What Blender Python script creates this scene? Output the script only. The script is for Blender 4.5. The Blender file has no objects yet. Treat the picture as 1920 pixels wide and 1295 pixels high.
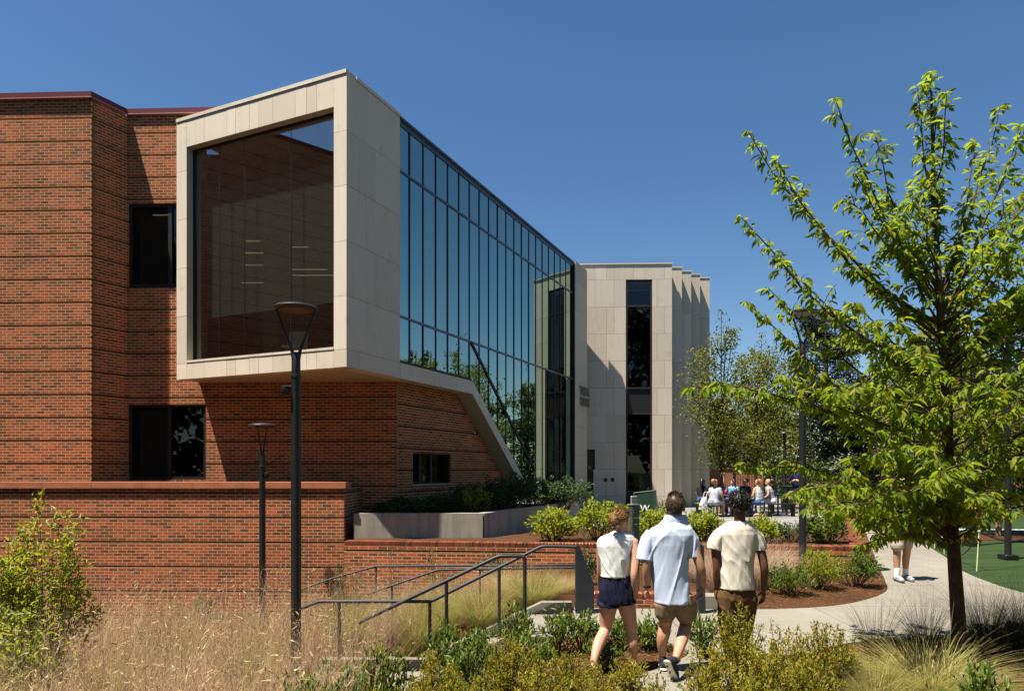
import bpy, bmesh, math, random
import numpy as np
from mathutils import Vector, Matrix, noise

# ------------------------------------------------------------------ scene, camera, sky, sun, exposure
random.seed(7); RNG = np.random.default_rng(11)
SC = bpy.context.scene
COL = SC.collection
EYE, F, CX, HY = 2.0, 1280.0, 960.0, 880.0        # eye height; focal length and horizon of the 24 mm shift lens in photo pixels
cam_d = bpy.data.cameras.new("camera"); cam = bpy.data.objects.new("camera", cam_d); COL.objects.link(cam)
cam.location = (0, 0, EYE); cam.rotation_euler = (math.radians(90), 0, 0)
cam_d.sensor_width = 36; cam_d.lens = 24; cam_d.shift_y = (HY - 647.5) / 1920
cam_d.clip_start = 0.05; cam_d.clip_end = 3000
SC.camera = cam
SUNV = Vector((-0.37, -0.18, 1.0)).normalized()  # towards the sun
SUN_EL = math.asin(SUNV.z); SUN_AZ = math.atan2(SUNV.x, SUNV.y)
world = bpy.data.worlds.new("World"); SC.world = world; world.use_nodes = True
wn = world.node_tree.nodes; wl = world.node_tree.links
sky = wn.new('ShaderNodeTexSky'); sky.sky_type = 'NISHITA'; sky.sun_disc = False
sky.sun_elevation = SUN_EL; sky.sun_rotation = SUN_AZ % (2 * math.pi)
sky.altitude = 300; sky.air_density = 1.0; sky.dust_density = 0.4; sky.ozone_density = 2.0
hs = wn.new('ShaderNodeHueSaturation'); hs.inputs['Saturation'].default_value = 1.2; hs.inputs['Value'].default_value = 1.0
wl.new(sky.outputs[0], hs.inputs['Color'])
bg = wn['Background']; bg.inputs['Strength'].default_value = 0.0525
wl.new(hs.outputs[0], bg.inputs['Color'])
sun_d = bpy.data.lights.new("sun", 'SUN'); sun_d.energy = 5.0; sun_d.angle = math.radians(0.53); sun_d.color = (1.0, 0.93, 0.82)
sun = bpy.data.objects.new("sun", sun_d); COL.objects.link(sun); sun.location = (-12, -6, 30)
sun.rotation_euler = (-SUNV).to_track_quat('-Z', 'Y').to_euler()
SC.view_settings.view_transform = 'Standard'; SC.view_settings.look = 'None'
SC.view_settings.exposure = 1.26; SC.view_settings.gamma = 1.0; SC.view_settings.use_curve_mapping = False
SC.render.engine = 'CYCLES'
SC.cycles.max_bounces = 8; SC.cycles.diffuse_bounces = 1; SC.cycles.transparent_max_bounces = 12; SC.cycles.use_denoising = True
SC.cycles.caustics_reflective = False; SC.cycles.caustics_refractive = False; SC.cycles.sample_clamp_indirect = 8

def at(px, py, Y):
    return Vector(((px - CX) / F * Y, Y, EYE + (HY - py) / F * Y))
def xat(px, Y): return (px - CX) / F * Y
def zat(py, Y): return EYE + (HY - py) / F * Y

# ------------------------------------------------------------------ object helpers
def wmat(o):
    m = o.matrix_basis.copy()
    if o.parent: m = wmat(o.parent) @ o.matrix_parent_inverse @ m
    return m
def link(o, parent=None):
    COL.objects.link(o)
    if parent is not None:
        o.parent = parent; o.matrix_parent_inverse = wmat(parent).inverted()
    return o
def thing(name, loc, label, cat, group=None):
    o = bpy.data.objects.new(name, None); o.location = loc; o.empty_display_size = 0.2; COL.objects.link(o)
    return tag(o, label, cat, group)
def tag(o, label=None, cat=None, group=None, kind=None):
    if label: o["label"] = label
    if cat: o["category"] = cat
    if group: o["group"] = group
    if kind: o["kind"] = kind
    return o
def mesh_np(name, V, faces, mat, parent=None, smooth=False, flat=False):
    """V (n,3) array; faces: (m,3) or (m,4) int array or a list of index lists."""
    me = bpy.data.meshes.new(name)
    V = np.asarray(V, dtype=np.float32)
    if isinstance(faces, np.ndarray):
        k = faces.shape[1]; m = len(faces)
        me.vertices.add(len(V)); me.vertices.foreach_set('co', V.ravel())
        me.loops.add(m * k); me.loops.foreach_set('vertex_index', faces.astype(np.int32).ravel())
        me.polygons.add(m); me.polygons.foreach_set('loop_start', np.arange(0, m * k, k, dtype=np.int32))
        me.polygons.foreach_set('loop_total', np.full(m, k, dtype=np.int32))
        me.update(calc_edges=True)
    else:
        me.from_pydata(V.tolist(), [], [list(f) for f in faces]); me.update()
    if flat: me.shade_flat()
    if smooth: me.polygons.foreach_set('use_smooth', np.ones(len(me.polygons), dtype=bool))
    if mat: me.materials.append(mat)
    o = bpy.data.objects.new(name, me)
    return link(o, parent)
TMP = bpy.data.scenes.new('workbench')                # scratch scene: evaluates single objects without touching the rest
def baked(o):
    TMP.collection.objects.link(o); vl = TMP.view_layers[0]; vl.update(); me = bpy.data.meshes.new_from_object(o.evaluated_get(vl.depsgraph)); bpy.data.objects.remove(o); return me
class MB:
    """collects boxes, tubes, lathes and prisms for one mesh"""
    def __init__(s): s.v = []; s.f = []
    def add(s, v, f):
        b = len(s.v); s.v += [tuple(p) for p in v]; s.f += [[b + i for i in q] for q in f]; return s
    def box(s, c, size, rz=0.0, bev=0.0):
        x, y, z = (d / 2 for d in size); ca, sa = math.cos(rz), math.sin(rz)
        def tr(p): return (c[0] + p[0] * ca - p[1] * sa, c[1] + p[0] * sa + p[1] * ca, c[2] + p[2])
        if bev <= 0:
            v = [tr(p) for p in [(-x, -y, -z), (x, -y, -z), (x, y, -z), (-x, y, -z), (-x, -y, z), (x, -y, z), (x, y, z), (-x, y, z)]]
            return s.add(v, [(0, 3, 2, 1), (4, 5, 6, 7), (0, 1, 5, 4), (1, 2, 6, 5), (2, 3, 7, 6), (3, 0, 4, 7)])
        b = bev; v = []
        for zz, i in ((-z, b), (-z + b, 0), (z - b, 0), (z, b)):
            xx, yy = x - i, y - i
            for p in [(-xx, -yy + (0 if i else b)), (-xx + (0 if i else b), -yy), (xx - (0 if i else b), -yy), (xx, -yy + (0 if i else b)), (xx, yy - (0 if i else b)), (xx - (0 if i else b), yy), (-xx + (0 if i else b), yy), (-xx, yy - (0 if i else b))]:
                v.append(tr((p[0], p[1], zz)))
        f = [tuple(reversed(range(8))), tuple(range(24, 32))]
        for k in range(3):
            for i in range(8): j = (i + 1) % 8; f.append((k * 8 + i, k * 8 + j, k * 8 + 8 + j, k * 8 + 8 + i))
        return s.add(v, f)
    def quad8(s, a, b, z0, z1, n, t):
        """slab whose outer face runs a->b (xy) from z0 to z1, thickness t along -n"""
        a, b, n = Vector(a[:2]), Vector(b[:2]), Vector(n[:2]); c, d = b - n * t, a - n * t
        v = [(p.x, p.y, z) for z in (z0, z1) for p in (a, b, c, d)]
        return s.add(v, [(0, 3, 2, 1), (4, 5, 6, 7), (0, 1, 5, 4), (1, 2, 6, 5), (2, 3, 7, 6), (3, 0, 4, 7)])
    def prism(s, poly, off):
        """poly: list of 3d points (planar), extruded by vector off"""
        n = len(poly); off = Vector(off); v = [tuple(Vector(p)) for p in poly] + [tuple(Vector(p) + off) for p in poly]
        f = [tuple(range(n)), tuple(reversed(range(n, 2 * n)))] + [(i, i + n, (i + 1) % n + n, (i + 1) % n) for i in range(n)]
        return s.add(v, f)
    def tube(s, pts, rad, n=8, cap=True, flat=1.0):
        pts = [Vector(p) for p in pts]; m = len(pts)
        if not hasattr(rad, '__len__'): rad = [rad] * m
        T = []
        for i in range(m):
            d = pts[min(i + 1, m - 1)] - pts[max(i - 1, 0)]; T.append(d.normalized() if d.length > 1e-9 else Vector((0, 0, 1)))
        u = T[0].cross(Vector((0, 0, 1)))
        if u.length < 0.05: u = T[0].cross(Vector((1, 0, 0)))
        u.normalize(); v = []
        for i in range(m):
            u = (u - T[i] * u.dot(T[i])); u.normalize(); w = T[i].cross(u)
            for k in range(n):
                a = 2 * math.pi * k / n; v.append(pts[i] + (u * math.cos(a) + w * math.sin(a) * flat) * rad[i])
        f = [(i * n + k, i * n + (k + 1) % n, (i + 1) * n + (k + 1) % n, (i + 1) * n + k) for i in range(m - 1) for k in range(n)]
        if cap: f += [tuple(reversed(range(n))), tuple((m - 1) * n + k for k in range(n))]
        return s.add(v, f)
    def lathe(s, c, prof, n=16, sx=1.0, sy=1.0):
        v = []; m = len(prof)
        for r, z in prof:
            for k in range(n):
                a = 2 * math.pi * k / n; v.append((c[0] + r * sx * math.cos(a), c[1] + r * sy * math.sin(a), c[2] + z))
        f = [(i * n + k, i * n + (k + 1) % n, (i + 1) * n + (k + 1) % n, (i + 1) * n + k) for i in range(m - 1) for k in range(n)]
        f += [tuple(reversed(range(n))), tuple((m - 1) * n + k for k in range(n))]
        return s.add(v, f)
    def build(s, name, mat, parent=None, smooth=False):
        o = mesh_np(name, np.array(s.v, dtype=np.float32).reshape(-1, 3), s.f, mat, parent)
        if smooth:
            o.data.polygons.foreach_set('use_smooth', np.ones(len(o.data.polygons), dtype=bool))
            try: o.data.set_sharp_from_angle(angle=math.radians(40))
            except Exception: pass
        return o

# ------------------------------------------------------------------ materials
class NT:
    def __init__(s, name):
        s.m = bpy.data.materials.new(name); s.m.use_nodes = True; s.t = s.m.node_tree; s.n = s.t.nodes; s.l = s.t.links
        s.bsdf = s.n['Principled BSDF']; s.out = s.n['Material Output']
    def node(s, typ, **kw):
        n = s.n.new(typ)
        for k, v in kw.items():
            if k.startswith('i_'): n.inputs[k[2:].replace('_', ' ')].default_value = v
            else: setattr(n, k, v)
        return n
    def lk(s, a, b): s.l.new(a, b)
    def pos(s, sc=(1, 1, 1), rot=(0, 0, 0)):
        g = s.node('ShaderNodeNewGeometry'); mp = s.node('ShaderNodeMapping'); mp.inputs['Scale'].default_value = sc; mp.inputs['Rotation'].default_value = rot
        s.lk(g.outputs['Position'], mp.inputs['Vector']); return mp.outputs[0]
    def noise(s, scale, detail=3, rough=0.55, vec=None):
        n = s.node('ShaderNodeTexNoise'); n.inputs['Scale'].default_value = scale; n.inputs['Detail'].default_value = detail; n.inputs['Roughness'].default_value = rough
        s.lk(vec if vec is not None else s.pos(), n.inputs['Vector']); return n.outputs['Fac']
    def ramp(s, fac, stops, interp='LINEAR'):
        r = s.node('ShaderNodeValToRGB'); e = r.color_ramp; e.interpolation = interp
        while len(e.elements) < len(stops): e.elements.new(0.5)
        for el, (p, c) in zip(e.elements, stops): el.position = p; el.color = (*c, 1)
        s.lk(fac, r.inputs[0]); return r.outputs[0]
    def mul(s, a, b, fac=1.0, typ='MULTIPLY'):
        m = s.node('ShaderNodeMix', data_type='RGBA', blend_type=typ); m.inputs[0].default_value = fac if not hasattr(fac, 'is_linked') else 1
        if hasattr(fac, 'is_linked'): s.lk(fac, m.inputs[0])
        for i, x in ((6, a), (7, b)):
            if hasattr(x, 'is_linked'): s.lk(x, m.inputs[i])
            else: m.inputs[i].default_value = (*x, 1)
        return m.outputs[2]
    def rnd(s):
        g = s.node('ShaderNodeNewGeometry'); o = s.node('ShaderNodeObjectInfo'); a = s.node('ShaderNodeMath', operation='ADD'); f = s.node('ShaderNodeMath', operation='FRACT')
        s.lk(g.outputs['Random Per Island'], a.inputs[0]); s.lk(o.outputs['Random'], a.inputs[1]); s.lk(a.outputs[0], f.inputs[0]); return f.outputs[0]
    def bump(s, h, strength=0.3, dist=0.01):
        b = s.node('ShaderNodeBump'); b.inputs['Strength'].default_value = strength; b.inputs['Distance'].default_value = dist
        s.lk(h, b.inputs['Height']); s.lk(b.outputs[0], s.bsdf.inputs['Normal'])
    def fin(s, col, rough=0.7, spec=0.3, metal=0.0):
        if hasattr(col, 'is_linked'): s.lk(col, s.bsdf.inputs['Base Color'])
        else: s.bsdf.inputs['Base Color'].default_value = (*col, 1)
        s.bsdf.inputs['Roughness'].default_value = rough; s.bsdf.inputs['Specular IOR Level'].default_value = spec; s.bsdf.inputs['Metallic'].default_value = metal
        return s.m
def plain(name, col, rough=0.6, spec=0.3, metal=0.0, var=0.12, scale=6.0, bump=0.0, bscale=60.0):
    t = NT(name); c = tuple(col)
    n = t.noise(scale, 4); k = t.ramp(n, [(0.3, tuple(x * (1 - var) for x in c)), (0.7, tuple(min(1, x * (1 + var)) for x in c))])
    if bump: t.bump(t.noise(bscale, 4), bump, 0.01)
    return t.fin(k, rough, spec, metal)

def m_brick(name='brick', k=1.0):
    t = NT(name); r = t.rnd()
    c = t.ramp(r, [(0.0, (0.145, 0.050, 0.028)), (0.15, (0.235, 0.066, 0.031)), (0.36, (0.32, 0.083, 0.037)), (0.62, (0.385, 0.098, 0.042)), (0.84, (0.45, 0.125, 0.050)), (0.95, (0.225, 0.082, 0.042)), (1.0, (0.155, 0.076, 0.047))])
    n = t.noise(45, 4); c = t.mul(c, t.ramp(n, [(0.25, (0.84, 0.83, 0.82)), (0.75, (1.12, 1.1, 1.08))]))
    big = t.noise(0.55, 3); c = t.mul(c, t.ramp(big, [(0.3, (0.86, 0.84, 0.82)), (0.7, (1.12, 1.12, 1.12))]))
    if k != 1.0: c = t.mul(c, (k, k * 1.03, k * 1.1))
    st = t.noise(0.9, 5, 0.65, t.pos((1.6, 1.6, 0.22))); c = t.mul(c, t.ramp(st, [(0.32, (0.80, 0.79, 0.78)), (0.58, (1.04, 1.04, 1.04))]))
    t.bump(t.noise(160, 3), 0.35, 0.004); return t.fin(c, 0.85, 0.2)
def m_mortar():
    t = NT('mortar'); n = t.noise(30, 4); c = t.ramp(n, [(0.3, (0.52, 0.34, 0.165)), (0.7, (0.70, 0.48, 0.25))]); return t.fin(c, 0.95, 0.1)
def m_brick_tex():
    t = NT('far_brickwork'); b = t.node('ShaderNodeTexBrick')
    b.inputs['Scale'].default_value = 1.0; b.inputs['Brick Width'].default_value = 0.203; b.inputs['Row Height'].default_value = 0.0677; b.inputs['Mortar Size'].default_value = 0.006
    b.inputs['Color1'].default_value = (0.42, 0.14, 0.07, 1); b.inputs['Color2'].default_value = (0.28, 0.095, 0.052, 1); b.inputs['Mortar'].default_value = (0.42, 0.29, 0.17, 1)
    g = t.node('ShaderNodeNewGeometry'); sp = t.node('ShaderNodeSeparateXYZ'); cb = t.node('ShaderNodeCombineXYZ'); ad = t.node('ShaderNodeMath', operation='ADD')
    t.lk(g.outputs['Position'], sp.inputs[0]); t.lk(sp.outputs[0], ad.inputs[0]); t.lk(sp.outputs[1], ad.inputs[1]); t.lk(ad.outputs[0], cb.inputs[0]); t.lk(sp.outputs[2], cb.inputs[1]); t.lk(cb.outputs[0], b.inputs['Vector'])
    return t.fin(b.outputs['Color'], 0.9, 0.15)
def m_stone():
    t = NT('limestone'); r = t.rnd()
    c = t.ramp(r, [(0.0, (0.56, 0.49, 0.385)), (0.5, (0.615, 0.54, 0.43)), (1.0, (0.66, 0.58, 0.47))])
    v = t.noise(1.6, 6, 0.65, t.pos((9, 9, 0.7))); c = t.mul(c, t.ramp(v, [(0.30, (0.93, 0.925, 0.915)), (0.55, (1.0, 1.0, 1.0)), (0.8, (1.04, 1.04, 1.035))]))
    w = t.noise(2.2, 5, 0.6, t.pos((1, 1, 1), (0.4, 0.5, 0.2))); c = t.mul(c, t.ramp(w, [(0.33, (0.93, 0.92, 0.90)), (0.40, (1, 1, 1))]))
    t.bump(t.noise(220, 2), 0.08, 0.003); return t.fin(c, 0.75, 0.25)
def m_concrete(name, a, b, streak=0.0):
    t = NT(name); n = t.noise(1.3, 6, 0.65); c = t.ramp(n, [(0.28, a), (0.72, b)])
    s = t.noise(90, 3); c = t.mul(c, t.ramp(s, [(0.3, (0.9, 0.9, 0.89)), (0.7, (1.08, 1.08, 1.07))]))
    if streak:
        v = t.noise(1.2, 5, 0.7, t.pos((6, 6, 0.6))); c = t.mul(c, t.ramp(v, [(0.35, (1 - streak,) * 3), (0.6, (1, 1, 1))]))
    else:
        k = t.noise(0.35, 5, 0.7); c = t.mul(c, t.ramp(k, [(0.36, (0.87, 0.86, 0.84)), (0.6, (1.03, 1.03, 1.03))]))
    t.bump(t.noise(140, 3), 0.15, 0.004); return t.fin(c, 0.85, 0.2)
def m_mulch():
    t = NT('pine_straw'); a = t.noise(38, 5, 0.7, t.pos((1, 3, 1), (0, 0, 0.6))); b = t.noise(30, 5, 0.7, t.pos((3, 1, 1), (0, 0, 0.3)))
    c = t.mul(t.ramp(a, [(0.32, (0.030, 0.013, 0.006)), (0.5, (0.105, 0.050, 0.023)), (0.7, (0.215, 0.115, 0.056))]), t.ramp(b, [(0.3, (0.55, 0.5, 0.45)), (0.7, (1.2, 1.15, 1.1))]))
    k = t.noise(0.8, 3); c = t.mul(c, t.ramp(k, [(0.3, (0.75, 0.75, 0.75)), (0.7, (1.1, 1.1, 1.1))])); t.bump(a, 0.9, 0.03); return t.fin(c, 0.95, 0.1)
def m_ground():
    m = m_mulch(); m.name = 'ground_cover'; t = NT.__new__(NT); t.m = m; t.t = m.node_tree; t.n = t.t.nodes; t.l = t.t.links; t.bsdf = t.n['Principled BSDF']; t.out = t.n['Material Output']
    col = t.bsdf.inputs['Base Color'].links[0].from_socket; g = t.node('ShaderNodeNewGeometry'); sp = t.node('ShaderNodeSeparateXYZ'); t.lk(g.outputs['Position'], sp.inputs[0]); mr = t.node('ShaderNodeMapRange'); mr.inputs[1].default_value = 2.6; mr.inputs[2].default_value = 3.4; t.lk(sp.outputs[1], mr.inputs[0])
    a = t.noise(60, 4); unseen_lawn = t.ramp(a, [(0.3, (0.012, 0.026, 0.007)), (0.7, (0.030, 0.052, 0.014))]); t.lk(t.mul(unseen_lawn, col, mr.outputs[0], 'MIX'), t.bsdf.inputs['Base Color']); return m  # unseen lawn out of frame, added dark to cut light bounced onto walls
def m_turf():
    t = NT('turf'); a = t.noise(120, 4, 0.7); w = t.noise(1.6, 4, 0.6, t.pos((0.35, 4.0, 1)))
    c = t.mul(t.ramp(a, [(0.3, (0.016, 0.032, 0.009)), (0.7, (0.038, 0.062, 0.018))]), t.ramp(w, [(0.35, (0.72, 0.74, 0.72)), (0.65, (1.2, 1.18, 1.15))])); t.bump(a, 0.6, 0.02); return t.fin(c, 0.9, 0.15)
def m_leaf(name, cols, trans=(0.3, 0.4, 0.02), tfac=0.35, rough=0.45, spec=0.35, patch=None):
    t = NT(name); r = t.rnd(); n = len(cols); c = t.ramp(r, [(i / (n - 1), x) for i, x in enumerate(cols)])
    if patch: c = t.mul(c, t.ramp(t.noise(patch[0], 3, 0.6, t.pos((1, 1, 0.3))), [(0.36, patch[1]), (0.62, patch[2])]))
    t.fin(c, rough, spec); tr = t.node('ShaderNodeBsdfTranslucent'); mx = t.node('ShaderNodeMixShader'); mx.inputs[0].default_value = tfac
    t.lk(t.mul(c, trans, 0.6, 'MIX'), tr.inputs['Color']); t.lk(t.bsdf.outputs[0], mx.inputs[1]); t.lk(tr.outputs[0], mx.inputs[2]); t.lk(mx.outputs[0], t.out.inputs['Surface']); return t.m
def m_glass(name, tint, refl, base, lo=0.0, wav=0.0):
    """glass: see-through tinted part plus mirror part that grows towards grazing view"""
    t = NT(name); tr = t.node('ShaderNodeBsdfTransparent'); tr.inputs['Color'].default_value = (*tint, 1)
    gl = t.node('ShaderNodeBsdfGlossy'); gl.inputs['Roughness'].default_value = 0.003; gl.inputs['Color'].default_value = (*refl, 1)
    lw_ = t.node('ShaderNodeLayerWeight'); lw_.inputs['Blend'].default_value = 0.5; fr = t.node('ShaderNodeMath', operation='POWER'); fr.inputs[1].default_value = 4.0; t.lk(lw_.outputs['Facing'], fr.inputs[0])
    ma = t.node('ShaderNodeMath', operation='MULTIPLY_ADD'); ma.inputs[1].default_value = 1.0 - base; ma.inputs[2].default_value = base; ma.use_clamp = True
    mx = t.node('ShaderNodeMixShader'); t.lk(fr.outputs[0], ma.inputs[0]); t.lk(ma.outputs[0], mx.inputs[0]); t.lk(tr.outputs[0], mx.inputs[1]); t.lk(gl.outputs[0], mx.inputs[2]); t.lk(mx.outputs[0], t.out.inputs['Surface'])
    if wav:
        b = t.node('ShaderNodeBump'); b.inputs['Strength'].default_value = wav; b.inputs['Distance'].default_value = 0.02; t.lk(t.noise(0.9, 1, 0.4), b.inputs['Height']); t.lk(b.outputs[0], gl.inputs['Normal'])
    return t.m
def m_screen():
    t = NT('frosted_screen'); t.fin((0.42, 0.46, 0.42), 0.6, 0.3); tr = t.node('ShaderNodeBsdfTransparent'); tl = t.node('ShaderNodeBsdfTranslucent'); tl.inputs[0].default_value = (0.4, 0.44, 0.39, 1)
    a = t.node('ShaderNodeMixShader'); a.inputs[0].default_value = 0.35; t.lk(t.bsdf.outputs[0], a.inputs[1]); t.lk(tl.outputs[0], a.inputs[2]); b = t.node('ShaderNodeMixShader'); b.inputs[0].default_value = 0.64; t.lk(a.outputs[0], b.inputs[1]); t.lk(tr.outputs[0], b.inputs[2]); t.lk(b.outputs[0], t.out.inputs['Surface']); return t.m
def m_emit(name, col, st):
    t = NT(name); e = t.node('ShaderNodeEmission'); e.inputs[0].default_value = (*col, 1); e.inputs[1].default_value = st; t.lk(e.outputs[0], t.out.inputs['Surface']); return t.m
def m_cloth(name, a, stripe=None, var=0.07, rough=0.9):
    t = NT(name); n = t.noise(9, 4); c = t.ramp(n, [(0.3, tuple(x * (1 - var) for x in a)), (0.7, tuple(min(1, x * (1 + var)) for x in a))])
    if stripe:
        w = t.noise(stripe[0], 3, 0.7, t.pos(stripe[2])); c = t.mul(c, stripe[1], t.ramp(w, [(0.50, (0, 0, 0)), (0.56, (1, 1, 1))]), 'MIX')
    t.bump(t.noise(420, 2), 0.15, 0.002); return t.fin(c, rough, 0.15)
def m_skin(name, a):
    t = NT(name); n = t.noise(7, 4); c = t.ramp(n, [(0.3, tuple(x * 0.88 for x in a)), (0.7, tuple(min(1, x * 1.1) for x in a))]); t.bump(t.noise(300, 2), 0.08, 0.002); return t.fin(c, 0.5, 0.4)

BRICK, MORTAR, BRICKTEX, STONE = m_brick(), m_mortar(), m_brick_tex(), m_stone()
CONC = m_concrete('path_concrete', (0.19, 0.173, 0.143), (0.24, 0.22, 0.184)); PLANTC = m_concrete('cast_concrete', (0.30, 0.275, 0.23), (0.42, 0.385, 0.325), 0.3)
PAVE = m_concrete('plaza_paving', (0.17, 0.167, 0.157), (0.235, 0.23, 0.216)); JOINT = plain('dark_joint', (0.05, 0.043, 0.036), 0.95, 0.05)  # JOINT: one dark colour for joints and the backing behind panels
BRICKCAP = m_brick('cap_brick_dimmed', 0.5); MULCH, TURF, GROUNDM = m_mulch(), m_turf(), m_ground()  # cap brick colour darkened to offset full sun on the tops
COPING_RED = plain('red_metal_coping', (0.13, 0.016, 0.017), 0.45, 0.4, 0.0, 0.1, 1.5); COPING_LIP = plain('coping_lip', (0.42, 0.20, 0.19), 0.5, 0.4)
TERRA = plain('terracotta_coping', (0.42, 0.155, 0.075), 0.8, 0.2, 0, 0.14, 3.0, 0.2)
BLACKM = plain('black_metal', (0.012, 0.012, 0.013), 0.42, 0.45); RAILM = plain('charcoal_rail_paint', (0.020, 0.024, 0.028), 0.5, 0.35)
FRAMEM = plain('dark_bronze_frame', (0.012, 0.011, 0.011), 0.5, 0.4); TRANSOMM = plain('slate_transom', (0.05, 0.075, 0.11), 0.35, 0.6)
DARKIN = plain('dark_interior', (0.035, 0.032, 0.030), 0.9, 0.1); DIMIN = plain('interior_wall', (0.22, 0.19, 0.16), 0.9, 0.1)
SOFFIT = plain('soffit_plaster', (0.46, 0.40, 0.29), 0.85, 0.15, 0, 0.05, 2.0)
GLASS_CW = m_glass('curtain_wall_glass', (0.10, 0.14, 0.14), (0.45, 0.575, 0.505), 0.76, wav=0.03)
GLASS_BOX = m_glass('bay_window_glass', (0.82, 0.83, 0.81), (0.95, 0.94, 0.92), 0.25, wav=0.012)
GLASS_WIN = m_glass('window_glass', (0.50, 0.52, 0.52), (0.6, 0.66, 0.68), 0.05, wav=0.02)
SCREEN = m_screen()
LAMPGLOW = m_emit('ceiling_light', (1.0, 0.84, 0.55), 0.22)
BARK = plain('tree_bark', (0.085, 0.058, 0.040), 0.95, 0.1, 0, 0.35, 18.0, 0.9, 30.0); BARK2 = plain('pale_bark', (0.20, 0.15, 0.11), 0.95, 0.1, 0, 0.35, 12.0, 0.8, 30.0)
TWIG = plain('twig', (0.10, 0.066, 0.042), 0.9, 0.1, 0, 0.3, 9.0)
WHITE = plain('white_paint', (0.78, 0.78, 0.76), 0.6, 0.3, 0, 0.03)
# ------------------------------------------------------------------ terrain
def pz(Y): return 0.0225 * min(max(Y - 8.0, 0.0), 16.0)
def sstep(a, b, x):
    t = min(max((x - a) / (b - a), 0.0), 1.0); return t * t * (3 - 2 * t)
def stair_z(X): return -0.48 * min(max(0.35 - X, 0.0), 1.6) - 0.48 * min(max(-2.75 - X, 0.0), 1.0)
def gz(X, Y):
    s = sstep(0.75, -2.3, X); D = 0.45 + 0.42 * sstep(4.5, 7.5, Y) + 0.38 * sstep(10.5, 13.0, Y)
    z = (pz(Y) - 0.03) * (1 - s) - D * s
    if 8.1 < Y < 9.6 and X < 0.6: z = min(z, stair_z(X) - 0.16)
    if Y > 4 and Y < 8.0: z += 0.03 * noise.noise(Vector((X * 0.9, Y * 0.9, 0.3)))* (0 if (X > 0.4 and X < 2.6) else 1)
    return z
def axis(lo, a, b, hi, step, grow=1.35):
    c = list(np.arange(a, b + 1e-6, step)); s = step
    while c[-1] < hi: s *= grow; c.append(c[-1] + s)
    s = step
    while c[0] > lo: s *= grow; c.insert(0, c[0] - s)
    return c
gx, gy = axis(-900, -14, 18, 900, 0.25), axis(-300, 3.0, 26.0, 1500, 0.25)
V = np.array([(x, y, gz(x, y)) for y in gy for x in gx]); nx = len(gx); ny = len(gy)
I = np.arange(nx * ny).reshape(ny, nx); Fq = np.stack([I[:-1, :-1], I[:-1, 1:], I[1:, 1:], I[1:, :-1]], -1).reshape(-1, 4)
tag(mesh_np('ground', V, Fq, GROUNDM, None, True), kind='structure')

def clip_y(poly, lo, hi):
    def half(P, c, sg):
        out = []
        for i in range(len(P)):
            a, b = P[i], P[(i + 1) % len(P)]; da, db = sg * (a[1] - c), sg * (b[1] - c)
            if da >= 0: out.append(a)
            if da * db < 0: t = da / (da - db); out.append((a[0] + (b[0] - a[0]) * t, a[1] + (b[1] - a[1]) * t))
        return out
    q = half(poly, lo, 1); return half(q, hi, -1) if q else []
def clip_x(poly, lo, hi):
    q = clip_y([(b, a) for a, b in poly], lo, hi); return [(b, a) for a, b in q]
def slab_obj(name, poly, zf, thick, mat, parent):
    mb = MB(); mb.prism([(x, y, zf(x, y)) for x, y in poly], (0, 0, -thick)); o = mb.build(name, mat, parent)
    bm = bmesh.new(); bm.from_mesh(o.data); bmesh.ops.triangulate(bm, faces=[f for f in bm.faces if len(f.verts) > 4]); bmesh.ops.recalc_face_normals(bm, faces=bm.faces); bm.to_mesh(o.data); bm.free(); return o
def smooth_poly(pts, n=6):
    """Catmull-Rom through open list"""
    out = []
    for i in range(len(pts) - 1):
        p0, p1, p2, p3 = (np.array(pts[max(i - 1, 0)]), np.array(pts[i]), np.array(pts[i + 1]), np.array(pts[min(i + 2, len(pts) - 1)]))
        for k in range(n):
            t = k / n; out.append(tuple(0.5 * ((2 * p1) + (-p0 + p2) * t + (2 * p0 - 5 * p1 + 4 * p2 - p3) * t * t + (-p0 + 3 * p1 - 3 * p2 + p3) * t ** 3)))
    out.append(tuple(pts[-1])); return out
bed_edge = smooth_poly([(0.85, 9.72), (2.7, 9.62), (3.96, 9.66), (4.95, 10.0), (5.9, 10.8), (6.45, 11.8), (7.0, 13.0)], 6)
turf_edge = smooth_poly([(13.0, 22.8), (12.0, 20.8), (11.2, 19.2), (10.6, 18.0), (9.0, 14.0), (8.4, 12.7), (8.06, 11.0), (8.35, 10.25), (9.5, 9.75), (14, 9.0)], 5)
near_edge = smooth_poly([(14, 8.0), (8.0, 8.3), (5.5, 8.2), (3.9, 7.9), (2.9, 7.1), (2.35, 6.2), (2.2, 5.2), (2.2, 4.0)], 5)
left_edge = smooth_poly([(0.75, 4.0), (0.8, 5.3), (0.98, 6.35), (1.6, 7.0), (1.95, 7.55), (1.6, 8.1), (0.85, 8.25)], 5)
path_poly = bed_edge + [(8.9, 17.0), (12.0, 23.5), (12.9, 25.4), (15.2, 25.4), (13.9, 23.6)] + turf_edge + near_edge + left_edge
base = slab_obj('path', path_poly, lambda x, y: pz(y) - 0.012, 0.06, JOINT, None) if False else None
path = bpy.data.objects.new('path', None); COL.objects.link(path); path['kind'] = 'structure'
ycuts = [4.0, 5.4, 6.7, 8.0, 9.8, 11.35, 12.9, 14.5, 16.1, 17.7, 19.5, 21.5, 24.0, 25.4]
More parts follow.
